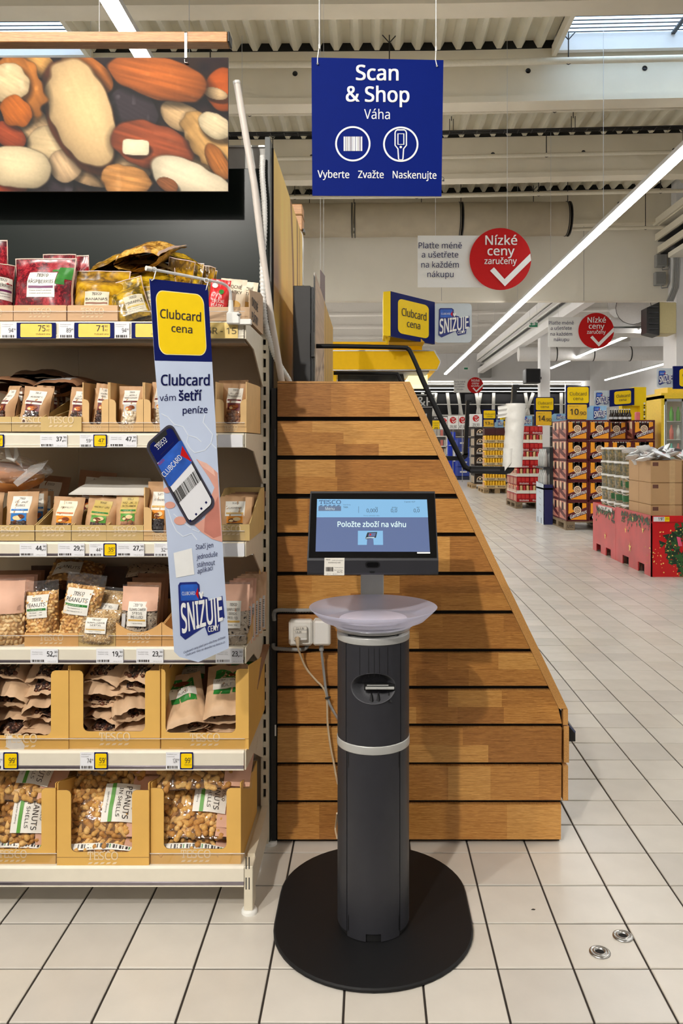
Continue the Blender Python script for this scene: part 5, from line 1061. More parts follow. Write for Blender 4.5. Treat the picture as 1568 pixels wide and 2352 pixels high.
for a in ((2, 38, 0, 'was', '94'), (38, 128, 0, 'wide', '75'), (135, 170, 0, 'was', '89'), (171, 262, 0, 'wide', '71'), (263, 297, 0, 'was', '94'), (302, 392, 0, 'wide', '75'), (430, 546, 0, 'buff', '16R - 15'),
          (-28, 9, 1, 'yellow', '49'), (92, 154, 1, 'white', '37,'), (183, 214, 1, 'was', '59'), (214.5, 245, 1, 'yellow', '47'), (251, 314, 1, 'white', '47,'), (500, 557, 1, 'blank', ''),
          (45, 107, 2, 'white', '44,'), (133, 194, 2, 'white', '29,'), (205, 237, 2, 'was', '44'), (238, 267, 2, 'yellow', '35'), (268, 331, 2, 'white', '27,'), (354, 386, 2, 'was', '32'), (510, 561, 2, 'blank', ''),
          (70, 133, 3, 'white', '52,'), (221, 283, 3, 'white', '19,'), (313, 375, 3, 'white', '23,'), (495, 558, 3, 'white', '23,'),
          (-22, 7, 4, 'was', '124'), (8, 41, 4, 'yellow', '99'), (184, 216, 4, 'was', '74'), (216.5, 247, 4, 'yellow', '59'), (381, 413, 4, 'was', '124'), (413.5, 443, 4, 'yellow', '99')):
    x0, x1, i, kd, bg = a
    side = {(2, 0): 'left of the wide 75 ticket', (38, 0): 'under the raspberries', (135, 0): 'between the two wide yellow ones', (171, 0): 'under the bananas', (263, 0): 'right of the wide 71 ticket', (302, 0): 'partly behind the strip sign', (430, 0): 'under the sign clamp',
            (-28, 1): 'at the left frame edge', (92, 1): 'under the almond trays', (183, 1): 'left of the yellow 47 ticket', (214.5, 1): 'under the first cut-out box', (251, 1): 'under the second cut-out box', (500, 1): 'right of the strip sign',
            (45, 2): 'under the coconut cubes', (133, 2): 'under the chocolate peanuts', (205, 2): 'left of the yellow 35 ticket', (238, 2): 'under the plain hazelnuts', (268, 2): 'under the cinnamon hazelnuts', (354, 2): 'touching the strip sign', (510, 2): 'right of the strip sign',
            (70, 3): 'under the clear peanut bags', (221, 3): 'under the sunflower seeds', (313, 3): 'left of the strip sign', (495, 3): 'right of the strip sign',
            (-22, 4): 'at the left frame edge', (8, 4): 'under the left amber box', (184, 4): 'left below the middle amber box', (216.5, 4): 'under the middle amber box', (381, 4): 'left below the right amber box', (413.5, 4): 'under the right amber box'}[(x0, i)]
    what = {'white': 'white ticket reading ', 'was': 'small white ticket reading ', 'yellow': 'yellow blue-edged ticket reading ', 'wide': 'wide yellow ticket reading ', 'buff': 'pale yellow rail label reading ', 'blank': 'blank white rail insert '}[kd]
    price_tag((what+bg.strip(',')).strip()+' on the %s rail, ' % ORD[i]+side, x0, x1, i, kd, bg)

# ================================================================ hanging strip sign
A, B, C_ = P(343, 640, 2.17), P(477, 655, 2.255), P(400, 1497, 2.17)
SP = Plane(A, B, C_)
sign = thing('strip_sign', 'long pale blue hanging strip sign with blue top and printed phone', 'sign', SP.at(430, 1500))
out = [(343, 640), (477, 655), (487, 831), (500, 1060), (514, 1300), (525.5, 1478), (525, 1489), (455, 1521), (412, 1509), (400, 1497), (379, 1170), (366, 960), (355, 829)]
b = MB(); b.prism([SP.at(x, y) for x, y in out], SP.n*-.0012, SKYB); part('board', b, sign)
b = MB(); ppoly(b, SP, [(343, 640), (477, 655), (487, 831), (355, 828)], NAVY); part('blue_field', b, sign); b = MB()
q = lambda s, t: ((343+(477-343)*s)+(12+(-2)*s)*t, 640+15*s+(188-12*s)*t)
def qpoly(mb, pts, m, off): mb.poly([SP.at(*q(s, t), off) for s, t in pts], m)
qpoly(b, rrect(.085, .13, .915, .925, .13, 6), mat('cream_edge', (252, 236, 160), .45), .0010); qpoly(b, rrect(.097, .14, .903, .915, .125, 6), YELLOW, .0013); part('yellow_field', b, sign); b = MB()
ptext(b, SP, 'Clubcard', 367, 730, 461, 739, 20, DKTXT, .02, .0018); ptext(b, SP, 'cena', 393, 762, 441, 766, 17, DKTXT, .02, .0018)
for t_, x0, y0, x1, y1, h, bd in (('Clubcard', 369, 885, 481, 885, 24, .03), ('vám', 366, 921, 403, 920, 14, .0), ('šetří', 410, 920, 463, 919, 22, .04), ('peníze', 419, 950, 476, 948, 15, .015), ('Stačí jen', 449, 1262, 489, 1257, 11, 0), ('jednoduše', 451, 1285, 499, 1277, 11, 0), ('stáhnout', 452, 1303, 493, 1297, 11, 0), ('aplikaci', 453, 1318, 488, 1309, 11, 0),
                               ('Clubcard ceny platí pro všechny držitele', 421, 1501, 517, 1465, 5, 0), ('Clubcard. Více se dozvíte na itesco.cz.', 426, 1507, 517, 1476, 5, 0)):
    ptext(b, SP, t_, x0, y0, x1, y1, h, INKBLUE, bd, .0012)
part('lettering', b, sign); b = MB(); ppoly(b, SP, [(398, 1270), (440, 1259), (446, 1319), (404, 1327)], WHITE, .0009); part('white_patch', b, sign); b = MB()
LTN = mat('lightning_ink', (226, 234, 246), .45, var=0)
for pts in ([(370, 950), (385, 958), (400, 975), (420, 980), (432, 1000), (428, 1015), (436, 1030), (447, 1040), (470, 1034), (484, 1018), (488, 998), (478, 985), (466, 970), (470, 952)], [(432, 1000), (450, 1005), (462, 1015)], [(385, 1170), (395, 1200), (405, 1220), (420, 1232), (440, 1225), (452, 1240)], [(440, 1215), (455, 1222), (470, 1205)], [(484, 1018), (496, 1030)], [(398, 1180), (420, 1200), (438, 1212)], [(378, 985), (392, 990), (400, 975)]):
    pline(b, SP, pts, 2.2, LTN, .0008)
part('lightning_print', b, sign)
# hand
SKIN = mat('skin_print', (226, 164, 146), .5, var=.05, vscale=20); SKIN2 = mat('skin_print_shade', (200, 126, 110), .5); SKIN3 = mat('skin_print_light', (240, 190, 172), .5)
b = MB()
ppoly(b, SP, [(450, 1054), (462, 1060), (482, 1070), (499, 1086), (510, 1245), (486, 1238), (462, 1222), (446, 1206), (470, 1190), (480, 1150), (492, 1120), (480, 1098)], SKIN, .0011)
ppoly(b, SP, [(470, 1190), (490, 1160), (500, 1140), (507, 1230), (490, 1236), (468, 1222)], SKIN2, .0013); ppoly(b, SP, [(453, 1056), (474, 1064), (490, 1078), (494, 1094), (476, 1080), (464, 1072)], SKIN3, .0013)
for c in ((390, 1160, 12, 8), (413, 1196, 14, 10), (383, 1126, 8, 7)): ppoly(b, SP, [(c[0]+c[2]*math.cos(k*.4488), c[1]+c[3]*math.sin(k*.4488)) for k in range(14)], SKIN, .0011)
part('printed_hand', b, sign, label='printed hand holding the phone')
# phone
pf = lambda s, t: (331+61*s+105*t, 1023-54*s+190*t)
b = MB(); asp = 2.5
rr_ = [(x, y/asp) for x, y in rrect(0, 0, 1, asp, .2, 7)]
b.prism([SP.at(*pf(s, t), .003) for s, t in rr_], SP.n*-.0025, mat('phone_rim', (62, 58, 72), .4))
PHW = mat('phone_screen_print', (236, 236, 240), .4, var=.01)
rin = [(.05+.9*x, (.05+y*.96*1.0)/asp*1.0) for x, y in rrect(0, 0, 1, asp, .16, 7)]; rin = [(s, .02+ (t-.02)*.985) for s, t in rin]
b.poly([SP.at(*pf(s, t), .0034) for s, t in rin], BLACK); rin2 = [(.5+(s-.5)*.95, .5+(t-.5)*.975) for s, t in rin]; b.poly([SP.at(*pf(s, t), .0037) for s, t in rin2], PHW)
head = [p_ for p_ in rin2 if p_[1] < .25]; head = sorted([p_ for p_ in head if p_[0] < .5], key=lambda p_: -p_[1])+sorted([p_ for p_ in head if p_[0] >= .5], key=lambda p_: p_[1])
head = [(rin2[0][0], .235)]+head+[(max(s for s, t in rin2), .235)]; b.poly([SP.at(*pf(s, t), .0040) for s, t in head], NAVY)
b.poly([SP.at(*pf(s, t), .0043) for s, t in ((.28, .02), (.76, .02), (.72, .075), (.32, .075))], BLACK)
cc, ss = 61/81.5, -54/81.5
logo(b, lambda a, c: SP.at(370+a*cc+c*ss*1, 1020+a*ss-c*cc, .0044), 31, WHITE)
ptext(b, SP, 'Naskenujte svou Clubcard', 368, 1046, 397, 1017, 3, DKTXT, 0, .0044)
ppoly(b, SP, [(361, 1067), (364, 1060), (410, 1013), (416, 1012), (440, 1059), (438, 1064), (391, 1117), (387, 1117)], CARDB, .0042); ppoly(b, SP, [(417, 1024), (440, 1061), (413, 1046)], RED, .0044)
ptext(b, SP, 'CLUBCARD', 377, 1097, 418, 1052, 12, WHITE, .01, .0046, up=(-.72, -.7)); ptext(b, SP, 'TESCO', 364, 1070, 377, 1057, 5, RED, .02, .0046, up=(-.72, -.7))
n = 26; rnd = random.Random(5); xk = 0
for k in range(n):
    w_ = rnd.choice((.35, .5, .8))/n; s0 = k/n; mv = lambda s: (396.5+53.5*s, 1131-56*s); dv = (12.8, 25)
    ppoly(b, SP, [mv(s0), mv(s0+w_), (mv(s0+w_)[0]+dv[0], mv(s0+w_)[1]+dv[1]), (mv(s0)[0]+dv[0], mv(s0)[1]+dv[1])], BLACK, .0042)
for x, y in ((436, 1196), (449, 1181), (461, 1168), (472, 1154), (483, 1141)): ppoly(b, SP, [(x-3, y), (x, y-3.5), (x+3, y), (x, y+3.5)], INKBLUE, .0042)
part('printed_phone', b, sign, label='printed phone panel with card and barcode')
OUTL = mat('logo_shadow_blue', (24, 40, 120), .45)
def snizuje(mb, fn, small=True):
    """promotion mark in a unit box, x 0..1, y 0..1 upwards"""
    mb.poly([fn(x, y, 0) for x, y in ((.06, .95), (.1, 1.0), (.46, 1.0), (.52, .95), (.52, .76), (.68, .72), (.70, .66), (1.0, .74), (1.02, .36), (.92, .34), (.9, .13), (.64, .06), (.58, .22), (.14, .0), (.04, .08))], OUTL)
    mb.poly([fn(x, y, 1) for x, y in ((.10, .68), (.10, .94), (.13, .96), (.46, .96), (.48, .93), (.48, .68))], CARDB); mb.poly([fn(x, y, 2) for x, y in ((.48, .9), (.48, .7), (.42, .79))], RED)
    mb.text('CLUBCARD', lambda a, c: fn(.27+a, .775+c, 2), WHITE, .0, .28, .06)
    v, f, x0, x1 = txt_geo('SNIŽUJE', .035)
    mb.add([fn(.08+.90*(x-x0)/(x1-x0), .12+.20*(x-x0)/(x1-x0)+y/.73*(.5-.1*(x-x0)/(x1-x0)), 2+l*.12) for x, y, l in v], f, WHITE)
    mb.text('CENY', lambda a, c: fn(.76+a, .12+.1*(a+.12)+c, 3), WHITE, .02, .24, .1)
def snz(mb, pl, x0, y0, x1, y1, off=.001, st=.0005): snizuje(mb, lambda x, y, k: pl.at(x0+(x1-x0)*x, y1-(y1-y0)*y, off+k*st))
b = MB(); snizuje(b, lambda x, y, k: SP.at(402+106*x+8*(1-y), 1470-132*y-4*x, .0012+k*.0004)); part('printed_badge', b, sign, label='blue and white promotion badge')
# rod and clamp
hr = thing('sign_holder', 'white clamp with clear bent rod holding the strip sign', 'holder', P(553, 745, 2.345))
b = MB(); b.tube(catmull([P(530, 720, 2.34), P(529.5, 690, 2.34), P(528, 668, 2.335), P(518, 655, 2.325), P(495, 647, 2.28), P(420, 632, 2.225), P(341, 617, 2.165)], 8), .0042, film_mat('clear_rod', tint=(.9, .92, .92), gloss=.4, haze=.5, rough=.08), 10); part('rod', b, hr)
b = MB(); b.tube([P(347, 618, 2.17), P(335, 616, 2.16)], .0068, WPLAS, 12); part('end_cap', b, hr)
b = MB(); b.tube([P(530, 722, 2.34), P(530, 690, 2.34)], [.0085, .0066], WPLAS, 12); b.rbox(PX(521, 2.34), PX(551, 2.34), 2.33, 2.352, PZ(745, 2.34), PZ(718, 2.34), WPLAS, .003); b.rbox(PX(545, 2.34), PX(577, 2.34), 2.335, 2.352, PZ(746, 2.34), PZ(733, 2.34), WPLAS, .002)
b.lathe([(0, 0), (.006, 0), (.006, .004), (0, .004)], P(549, 724, 2.33), GPLAS, 12); part('clamp', b, hr)
for x, y, Yh in ((354, 619, 2.174), (474, 644, 2.255)):
    b = MB(); c = P(x, y, Yh); b.tube([c+Vector((.0062*math.cos(k*.7), 0, .0062*math.sin(k*.7))) for k in range(9)]+[c+Vector((.003, -.002, -.012)), c+Vector((0, -.003, -.026)), c+Vector((-.006, -.004, -.031)), c+Vector((-.009, -.004, -.026))], .0016, film_mat('clear_hook', gloss=.4, haze=.5) if 'clear_hook' not in MATS else MATS['clear_hook'], 6); part('hook', b, hr)

# ================================================================ oak slatted end panel and what stands around it
YW = 2.78
TONES = [wood_mat('oak_%s' % n, a, c, 0) for n, a, c in (('honey', (172, 114, 50), (208, 150, 78)), ('brown', (146, 94, 42), (186, 128, 64)), ('pale', (188, 132, 62), (220, 166, 94)), ('tawny', (160, 104, 46), (200, 142, 72)))]
OAKE = wood_mat('oak_edge', (186, 132, 70), (214, 162, 96), 1)
BOARDY = [(881, 957), (967, 1046), (1056, 1134), (1146, 1223), (1233, 1313), (1323, 1402), (1412, 1490), (1500, 1575), (1586, 1662), (1672, 1751), (1760, 1838), (1848, 1928)]
xin = lambda y: 925+(y-880)*.4786
pan = thing('oak_end_panel', 'oak slatted end panel with sloping right edge behind the scale kiosk', 'panel', (0.1, YW, 0))
rn = random.Random(11)
for i, (y0, y1) in enumerate(BOARDY):
    b = MB(); dz = rn.uniform(-.0006, .0006); yq = 1640
    xr = lambda y: xin(y) if y < 1630 else 1290-(y-1640)*.008
    pts = [P(637, y1, YW), P(xr(y1), y1, YW), P(xr(y0), y0, YW), P(637, y0, YW)]
    b.prism([p_+Vector((0, .0008, 0)) for p_ in pts], (0, .022, 0), TONES[i % 4], OAKE)
    rows = rn.choice((2, 2, 3, 1)); last = None
    for r in range(rows):
        ya, yb = y0+(y1-y0)*r/rows, y0+(y1-y0)*(r+1)/rows; x = 637; end = max(xr(ya), xr(yb))
        x2 = x+rn.uniform(60, 200)
        while x < end:
            x2 = min(x2, end) if x2 < end-40 else end
            m = rn.choice([t for t in TONES if t is not last]); last = m
            if rows == 2 and rn.random() < .25 and r == 0: pass
            a, c = [(x, yb), (min(x2, xr(yb)), yb)], [(min(x2, xr(ya)), ya), (x, ya)]
            if x < xr(ya) and x < xr(yb): b.poly([P(px_, py_, YW) for px_, py_ in a+c], m)
            elif x < xr(yb): b.poly([P(x, yb, YW), P(min(x2, xr(yb)), yb, YW), P(x, ya+(x-xr(ya))/.4786, YW)], m)
            x = x2; x2 = x+rn.uniform(90, 330)
    part('slat', b, pan)
b = MB(); inset = lambda x, y: P(x, y, YW+.0235)
b.prism([inset(634, 1934), inset(1284, 1934), inset(1289, 1634), inset(934, 890), inset(634, 890)], (0, .012, 0), mat('black_backing', (16, 15, 14), .8, var=.05)); part('backing_board', b, pan)
tr = MB()
tr.prism([P(925.5, 879, YW-.001), P(xin(1628)+.5, 1628, YW-.001), P(1303, 1628, YW-.001), P(941, 877, YW-.001)], (0, .03, 0), OAKE); part('edge_trim', tr, pan)
tr = MB(); tr.prism([P(1293, 1665, YW-.001), P(1304, 1665, YW-.001), P(1304, 1629, YW-.001), P(1293, 1629, YW-.001)], (0, .03, 0), OAKE); part('edge_trim', tr, pan)
tr = MB(); tr.prism([P(637, 880, YW-.0012), P(926, 880.5, YW-.0012), P(940, 876.5, YW-.0012), P(637, 875.5, YW-.0012)], (0, .03, 0), OAKE); part('edge_trim', tr, pan)
bd = thing('display_stand', 'brown body of the sloping bakery display behind the oak end panel', 'display', (.1, 3.4, 0))
b = MB(); b.prism([(PX(640, YW), YW+.04, .03), (PX(1284, YW), YW+.04, .03), (PX(1284, YW), YW+.04, PZ(1650, YW)), (PX(930, YW), YW+.04, PZ(905, YW)), (PX(640, YW), YW+.04, PZ(905, YW))], (0, 1.3, 0), mat('dark_brown_carcass', (70, 50, 34), .6)); part('carcass', b, bd)
for y0, y1, x0, x1 in ((1667, 1751, 1294.5, 1306), (1758, 1838, 1292.5, 1304)):
    b = MB(); p, q_ = P(x0, y1, YW+.006), P(x1, y0, YW+.006); b.box(p.x, q_.x, YW+.004, 4.1, p.z, q_.z, OAKE); part('front_slat', b, bd)
b = MB(); p, q_ = P(1306, 1703, YW+.02), P(1321, 1672, YW+.02); b.prism([(p.x, YW+.02, p.z), (q_.x, YW+.02, p.z), (q_.x, YW+.02, q_.z-.01), (p.x, YW+.02, q_.z)], (0, 1.25, 0), BLK); part('price_rail', b, bd)
b = MB(); b.prism([P(1306, 1662, YW+.012), P(1322, 1681, YW+.012), P(1320, 1684, YW+.012), P(1306, 1668, YW+.012)], (0, 1.2, 0), mat('clear_dark_strip', (70, 76, 100), .2)); part('rail_cover', b, bd)
for x in (700, 1240):
    b = MB(); c = P(x, 1930, 3.0); b.lathe([(0, 0), (.025, 0), (.025, .035), (0, .035)], (c.x, 3.0, 0), BLK, 14); part('foot', b, bd)
b = MB(); b.box(PX(625, 2.8), PX(636, 2.8), 2.772, 2.84, .015, PZ(893, 2.8), BLK); b.box(PX(630, 2.77), PX(634, 2.77), 2.766, 2.772, PZ(1025, 2.77), PZ(985, 2.77), CHAR); b.box(PX(631, 2.77), PX(634, 2.77), 2.768, 2.772, PZ(1690, 2.77), PZ(1665, 2.77), WPLAS)
solo('black_post', b, 'narrow black post along the left edge of the oak panel', 'post')

# bread picture along the side of the next bay
def paint_bread(u, v):
    """u 0..1 away from the viewer, v 0..1 up"""
    base = np.stack([250+4*v-30*(u < .0), 190+24*v, 88+30*v], -1)*(1+.1*(vnoise(u*160, v*30, 12, 3)-.5))[..., None]
    def band(f, wdt, col, k=1.0):
        m = np.clip(1-np.abs(f)/wdt, 0, 1)[..., None]*k; base[:] = base*(1-m)+np.array(col)[None, None]*m
    band(u-.5-.12*np.sin(v*3)+.0, .045, (120, 66, 26)); band(u-.72-.06*np.sin(v*2.4), .03, (120, 70, 28)); band(u-.88, .02, (110, 64, 26), .8)
    lo = np.clip((.36-v-.42*u)*9, 0, 1)[..., None]; base[:] = base*(1-lo)+np.array((84, 60, 26))*lo
    md = (np.clip(1-np.abs(v-.40+.25*u)*9, 0, 1)*np.clip((.5-u)*5, 0, 1))[..., None]; base[:] = base*(1-md*.7)+np.array((196, 170, 74))*md*.7
    sh = (np.clip((.22-u)*8, 0, 1)*np.clip(1-np.abs(v-.55)*4.5, 0, 1))[..., None]; base[:] = base*(1-sh*.75)+np.array((112, 72, 60))*sh*.75
    return base
sp = thing('side_picture', 'tall bread picture panel along the bay side, seen edge-on', 'picture', (-.339, 3.4, 1.5))
b = MB(); b.box(-.352, -.3395, 2.83, 4.02, 1.45, 2.42, mat('picture_board', (70, 60, 58), .6)); part('board', b, sp)
painted('print', sp, lambda u, v: Vector((-.339, 2.83+1.19*u, 1.45+.97*v)), 0, 1, 0, 1, 90, 110, paint_bread, PRINT)
b = MB(); b.rbox(-.43, -.345, 4.08, 4.2, PZ(530, 4.1), PZ(471, 4.1), OAKB[0], .003); b.box(-.435, -.343, 4.075, 4.21, PZ(497, 4.1), PZ(494, 4.1), KEDGE); b.box(-.345, -.335, 4.1, 4.16, PZ(533, 4.1), PZ(525, 4.1), BLK)
solo('oak_bar_end', b, 'oak beam end sticking out beyond the bread picture panel', 'beam')
b = MB(); b.tube(catmull([P(686, 528, 4.1), P(693, 540, 4.1), P(695, 570, 4.1), P(694, 630, 4.12), P(696, 655, 4.12)], 6), .006, WPLAS, 6)
solo('white_hose', b, 'thin white hose hanging down from the oak beam end', 'hose')
cp = thing('charcoal_cabinet', 'charcoal upright cabinet behind the top of the oak panel', 'cabinet', P(694, 876, 3.0))
b = MB(); p, q_ = P(673, 905, 3.0), P(713, 656, 3.0); b.rbox(p.x, q_.x, 3.0, 3.06, p.z, q_.z, mat('charcoal_sheet', (52, 51, 52), .5, var=.04), .002); part('casing', b, cp)
b = MB(); b.box(q_.x+.001, PX(719, 3.0), 3.01, 3.06, p.z, PZ(658, 3.0), BLK); b.box(PX(715, 3.0), PX(722, 3.0), 2.985, 3.02, PZ(820, 3.0), PZ(765, 3.0), BLK); part('hinge', b, cp)
b = MB(); b.box(PX(720, 3.03), PX(721.5, 3.03), 3.03, 3.3, p.z, PZ(632, 3.03), BLK); part('door_edge', b, cp)
wp = thing('wood_print_panel', 'tall panel printed with weathered wood, receding behind the charcoal cabinet', 'panel', (-.208, 3.7, 1.5))
def paint_wood(u, v):
    g = vnoise(u*8, v*60, 1.0, 5); base = np.stack([176+30*g, 148+28*g, 122+24*g], -1)
    t = (u > .42)[..., None]; stripes = (.5+.5*np.sin(u*60+2*v))[..., None]; y = np.array((226, 178, 84))*(.72+.28*stripes); base = np.where(t, y, base)
    for x0, s in ((.08, .5), (.2, .9), (.3, .3)):
        m = np.clip(1-np.abs(v-x0*1.2-s*u)*40, 0, 1)[..., None]*(1-t); base = base*(1-m*.5)+np.array((90, 66, 50))*m*.5
    m = (np.clip(1-np.abs(v-.36-.1*np.sin(u*30))*14, 0, 1)*(u < .4))[..., None]; return base*(1-m*.6)+np.array((240, 228, 206))*m*.6
b = MB(); b.box(-.214, -.2085, 3.05, 4.5, 1.45, 2.03, mat('pale_board', (226, 220, 210), .6)); part('board', b, wp)
painted('print', wp, lambda u, v: Vector((-.208, 3.052+1.446*u, 1.45+.58*v)), 0, 1, 0, 1, 70, 60, paint_wood, PRINT)
b = MB(); p, q_ = P(735, 720, 5.2), P(745, 620, 5.2); b.prism([P(735, 740, 5.2), P(745, 740, 6.0), P(745, 634, 6.0), P(735, 620, 5.2)], (.004, 0, 0), mat('plum_board', (112, 90, 92), .6))
for x, Yh in ((735.5, 5.3), (743, 5.9)): b.tube([P(x, 640, Yh), P(x, -60, Yh)], .0012, LGREY, 4)
solo('hanging_board', b, 'narrow plum board hung on two wires beyond the wood-print panel', 'sign')

# bag roll holders
def holder(label, Yh, mp, rod_from, group=None):
    t = thing('bag_roll_holder', label, 'holder', mp(1100, 1080, Yh))
    b = MB(); b.tube(catmull([mp(x, y, Yh) for x, y in ((722, 795), (800, 795.5), (920, 798), (936, 801), (944, 812), (962, 852))], 6), .0088, BLACKM, 10)
    b.tube(catmull([mp(x, y, Yh) for x, y in ((960, 848), (985, 905), (1062, 1062), (1069, 1073), (1082, 1079), (1105, 1080))], 6), [.0102]*7+[.0094]*24, BLACKM, 10) if False else b.tube(catmull([mp(x, y, Yh) for x, y in ((960, 848), (985, 905), (1062, 1062), (1069, 1073), (1082, 1079), (1105, 1080))], 6), .0104, BLACKM, 10)
    part('rod', b, t)
    b = MB(); arm = [mp(1081, 1071, Yh), mp(1160, 1073, Yh), mp(1168, 1066, Yh), mp(1171, 1068, Yh)]
    b.prism([mp(x, y, Yh-.02) for x, y in ((1081, 1087), (1160, 1090), (1172, 1087), (1180, 1079), (1183, 1070), (1170, 1069), (1164, 1072), (1081, 1071))], (0, .045, 0), BLK); part('arm', b, t)
    b = MB(); b.prism([mp(x, y, Yh-.018) for x, y in ((1172, 1075), (1182, 1075), (1187, 892), (1193, 893), (1194, 886), (1190, 883), (1178, 883), (1177, 890))], (0, .03, 0), BLK); part('spike', b, t)
    b = MB(); b.box(mp(1078, 0, Yh).x, mp(1146, 0, Yh).x, Yh-.022, Yh-.02, mp(0, 1082, Yh).z, mp(0, 1077.5, Yh).z, CHAR); part('rib', b, t)
    return t
holder('black bag roll holder with bent rod carrying the white bag roll', 3.1, P, None)
t = thing('bag_roll_holder', 'empty black bag roll holder further back, left of the bag roll', 'holder', P(1060, 1055, 4.3))
b = MB(); b.tube(catmull([P(x, y, 4.3) for x, y in ((766, 857), (860, 858), (908, 859), (914, 864), (930, 900), (960, 960), (990, 1030), (1000, 1040))], 5), .0098, BLACKM, 8); part('rod', b, t)
b = MB(); b.prism([P(x, y, 4.28) for x, y in ((960, 1057), (1055, 1058), (1068, 1055), (1074, 1048), (1075, 1041), (1064, 1043), (1056, 1048), (960, 1047))], (0, .045, 0), BLK); part('arm', b, t)
b = MB(); b.prism([P(x, y, 4.28) for x, y in ((1064, 1045), (1074, 1045), (1078, 925), (1083, 925), (1083, 919), (1071, 919))], (0, .03, 0), BLK); part('spike', b, t)
t = thing('bag_roll', 'roll of thin white plastic bags on the holder in the aisle', 'bag roll', P(1178, 1073, 3.1))
BAGW = mat('white_polythene', (234, 232, 226), .35, var=.03, vscale=60, bump=.5, bscale=60)
b = MB(); a0, a1 = P(1176, 1073, 3.1), P(1184, 927, 3.1)
b.grid(lambda i, j: a0.lerp(a1, j)+Vector((.037*math.cos(2*math.pi*i)*(1+.04*math.sin(9*j)), .034*math.sin(2*math.pi*i), 0))+Vector((1, 1, 0))*.003*mnoise.noise(Vector((i*6, j*14, 1))), 26, 18, BAGW); b.poly([a1+Vector((.036*math.cos(k*.3927), .033*math.sin(k*.3927), 0)) for k in range(16)], BAGW); part('roll', b, t)
b = MB(); b.grid(lambda i, j: P(1143+24*i, 933+28*j-4*i, 3.075)+Vector((0, .004*math.sin(j*16)+.01*i, 0)), 6, 12, BAGW); part('loose_flap', b, t)
b = MB(); b.grid(lambda i, j: P(1155+(30-8*j)*i+4*j, 1030+52*j-30*i*j, 3.066)+Vector((0, .003*math.sin(i*9), 0)), 8, 8, BAGW); part('loose_tail', b, t)

# sockets, conduits, cables on the panel
t = thing('wall_socket', 'white wall socket with plugged adapter on the oak panel', 'socket', P(690, 1452, YW))
b = MB(); p, q_ = P(663, 1482, YW-.03), P(718, 1424, YW-.03); b.rbox(p.x, q_.x, YW-.04, YW-.001, p.z, q_.z, WPLAS, .007); part('frame', b, t)
b = MB(); p, q_ = P(674, 1470, YW-.04), P(706, 1437, YW-.04); b.rbox(p.x, q_.x, YW-.058, YW-.039, p.z, q_.z, mat('socket_insert', (216, 214, 208), .4, var=.02), .004); part('flap', b, t)
b = MB(); fp = facing(YW-.0585)
prect(b, fp, 675, 1440, 704, 1446, LABEL, .0002); prect(b, fp, 675, 1449, 704, 1454, LABEL, .0002); ptext(b, fp, '22.1.N', 679, 1446, 697, 1446, 5, DKTXT, .01, .0006); ptext(b, fp, '1.6.26', 677, 1454, 692, 1454, 5, DKTXT, .01, .0006); prect(b, fp, 678, 1463, 687, 1469, DKTXT, .0004); prect(b, fp, 691, 1466, 704, 1469, WHITE, .0006); part('sticker', b, t)
t = thing('wall_socket', 'white box-shaped plug adapter right of the wall socket', 'socket', P(740, 1452, YW))
b = MB(); p, q_ = P(719, 1483, YW-.03), P(759, 1422, YW-.03); b.rbox(p.x, q_.x, YW-.035, YW-.001, p.z, q_.z, WPLAS, .006); part('back_box', b, t)
b = MB(); p, q_ = P(720, 1482, YW-.07), P(757, 1426, YW-.07); b.rbox(p.x, q_.x, YW-.075, YW-.034, p.z, q_.z, mat('adapter_white', (240, 238, 234), .4, var=.01), .006); part('adapter', b, t)
def corr(label, pts, r=.0075):
    b = MB(); c = catmull([P(x, y, YY) for x, y, YY in pts], 18); b.tube(c, [r if k % 2 else r*.82 for k in range(len(c))], GPLAS, 8); solo('grey_conduit', b, label, 'conduit')
corr('grey corrugated conduit crossing the slat gap above the sockets', [(630, 1425, 2.77), (629, 1410, 2.765), (637, 1402, 2.765), (680, 1402, 2.77), (740, 1402, 2.772), (800, 1404, 2.772)])
corr('grey corrugated conduit bending up below the wall socket', [(628, 1478, 2.77), (629, 1487, 2.765), (640, 1490, 2.765), (690, 1492, 2.768), (703, 1487, 2.768), (708, 1476, 2.768)])
BEIGE = mat('beige_cable', (206, 184, 152), .5, var=.03)
b = MB(); b.tube(catmull([P(683, 1462, 2.715), P(683, 1478, 2.71), P(688, 1500, 2.73), P(703, 1535, 2.75), P(725, 1562, 2.755), P(742, 1580, 2.755), P(750, 1603, 2.755), P(752, 1660, 2.755), P(758, 1710, 2.755), P(767, 1757, 2.755), P(772, 1786, 2.74), P(776, 1800, 2.6)], 8), .0036, BEIGE, 8)
b.tube([P(682, 1464, 2.715), P(684, 1484, 2.712)], [.009, .005], BEIGE, 10); solo('power_cable', b, 'beige power cable hanging from the socket to behind the kiosk column', 'cable')
b = MB(); b.tube(catmull([P(738, 1482, 2.735), P(738, 1495, 2.735), P(743, 1540, 2.755), P(749, 1590, 2.755), P(756, 1615, 2.755), P(768, 1638, 2.75), P(785, 1665, 2.6)], 8), .0046, GPLAS, 8); b.tube([P(738, 1484, 2.735), P(738, 1494, 2.735)], .008, GPLAS, 8)
solo('power_cable', b, 'grey cable running from the plug adapter behind the kiosk column', 'cable')
b = MB(); b.tube([P(747, 1604, 2.747), P(753, 1603, 2.744), P(757, 1601, 2.75)], .0035, BLK, 6); b.tube([P(756, 1602, 2.75), P(759, 1601, 2.746)], .0016, BLK, 5); solo('cable_tie', b, 'black cable tie bundling the two hanging cables', 'cable tie')
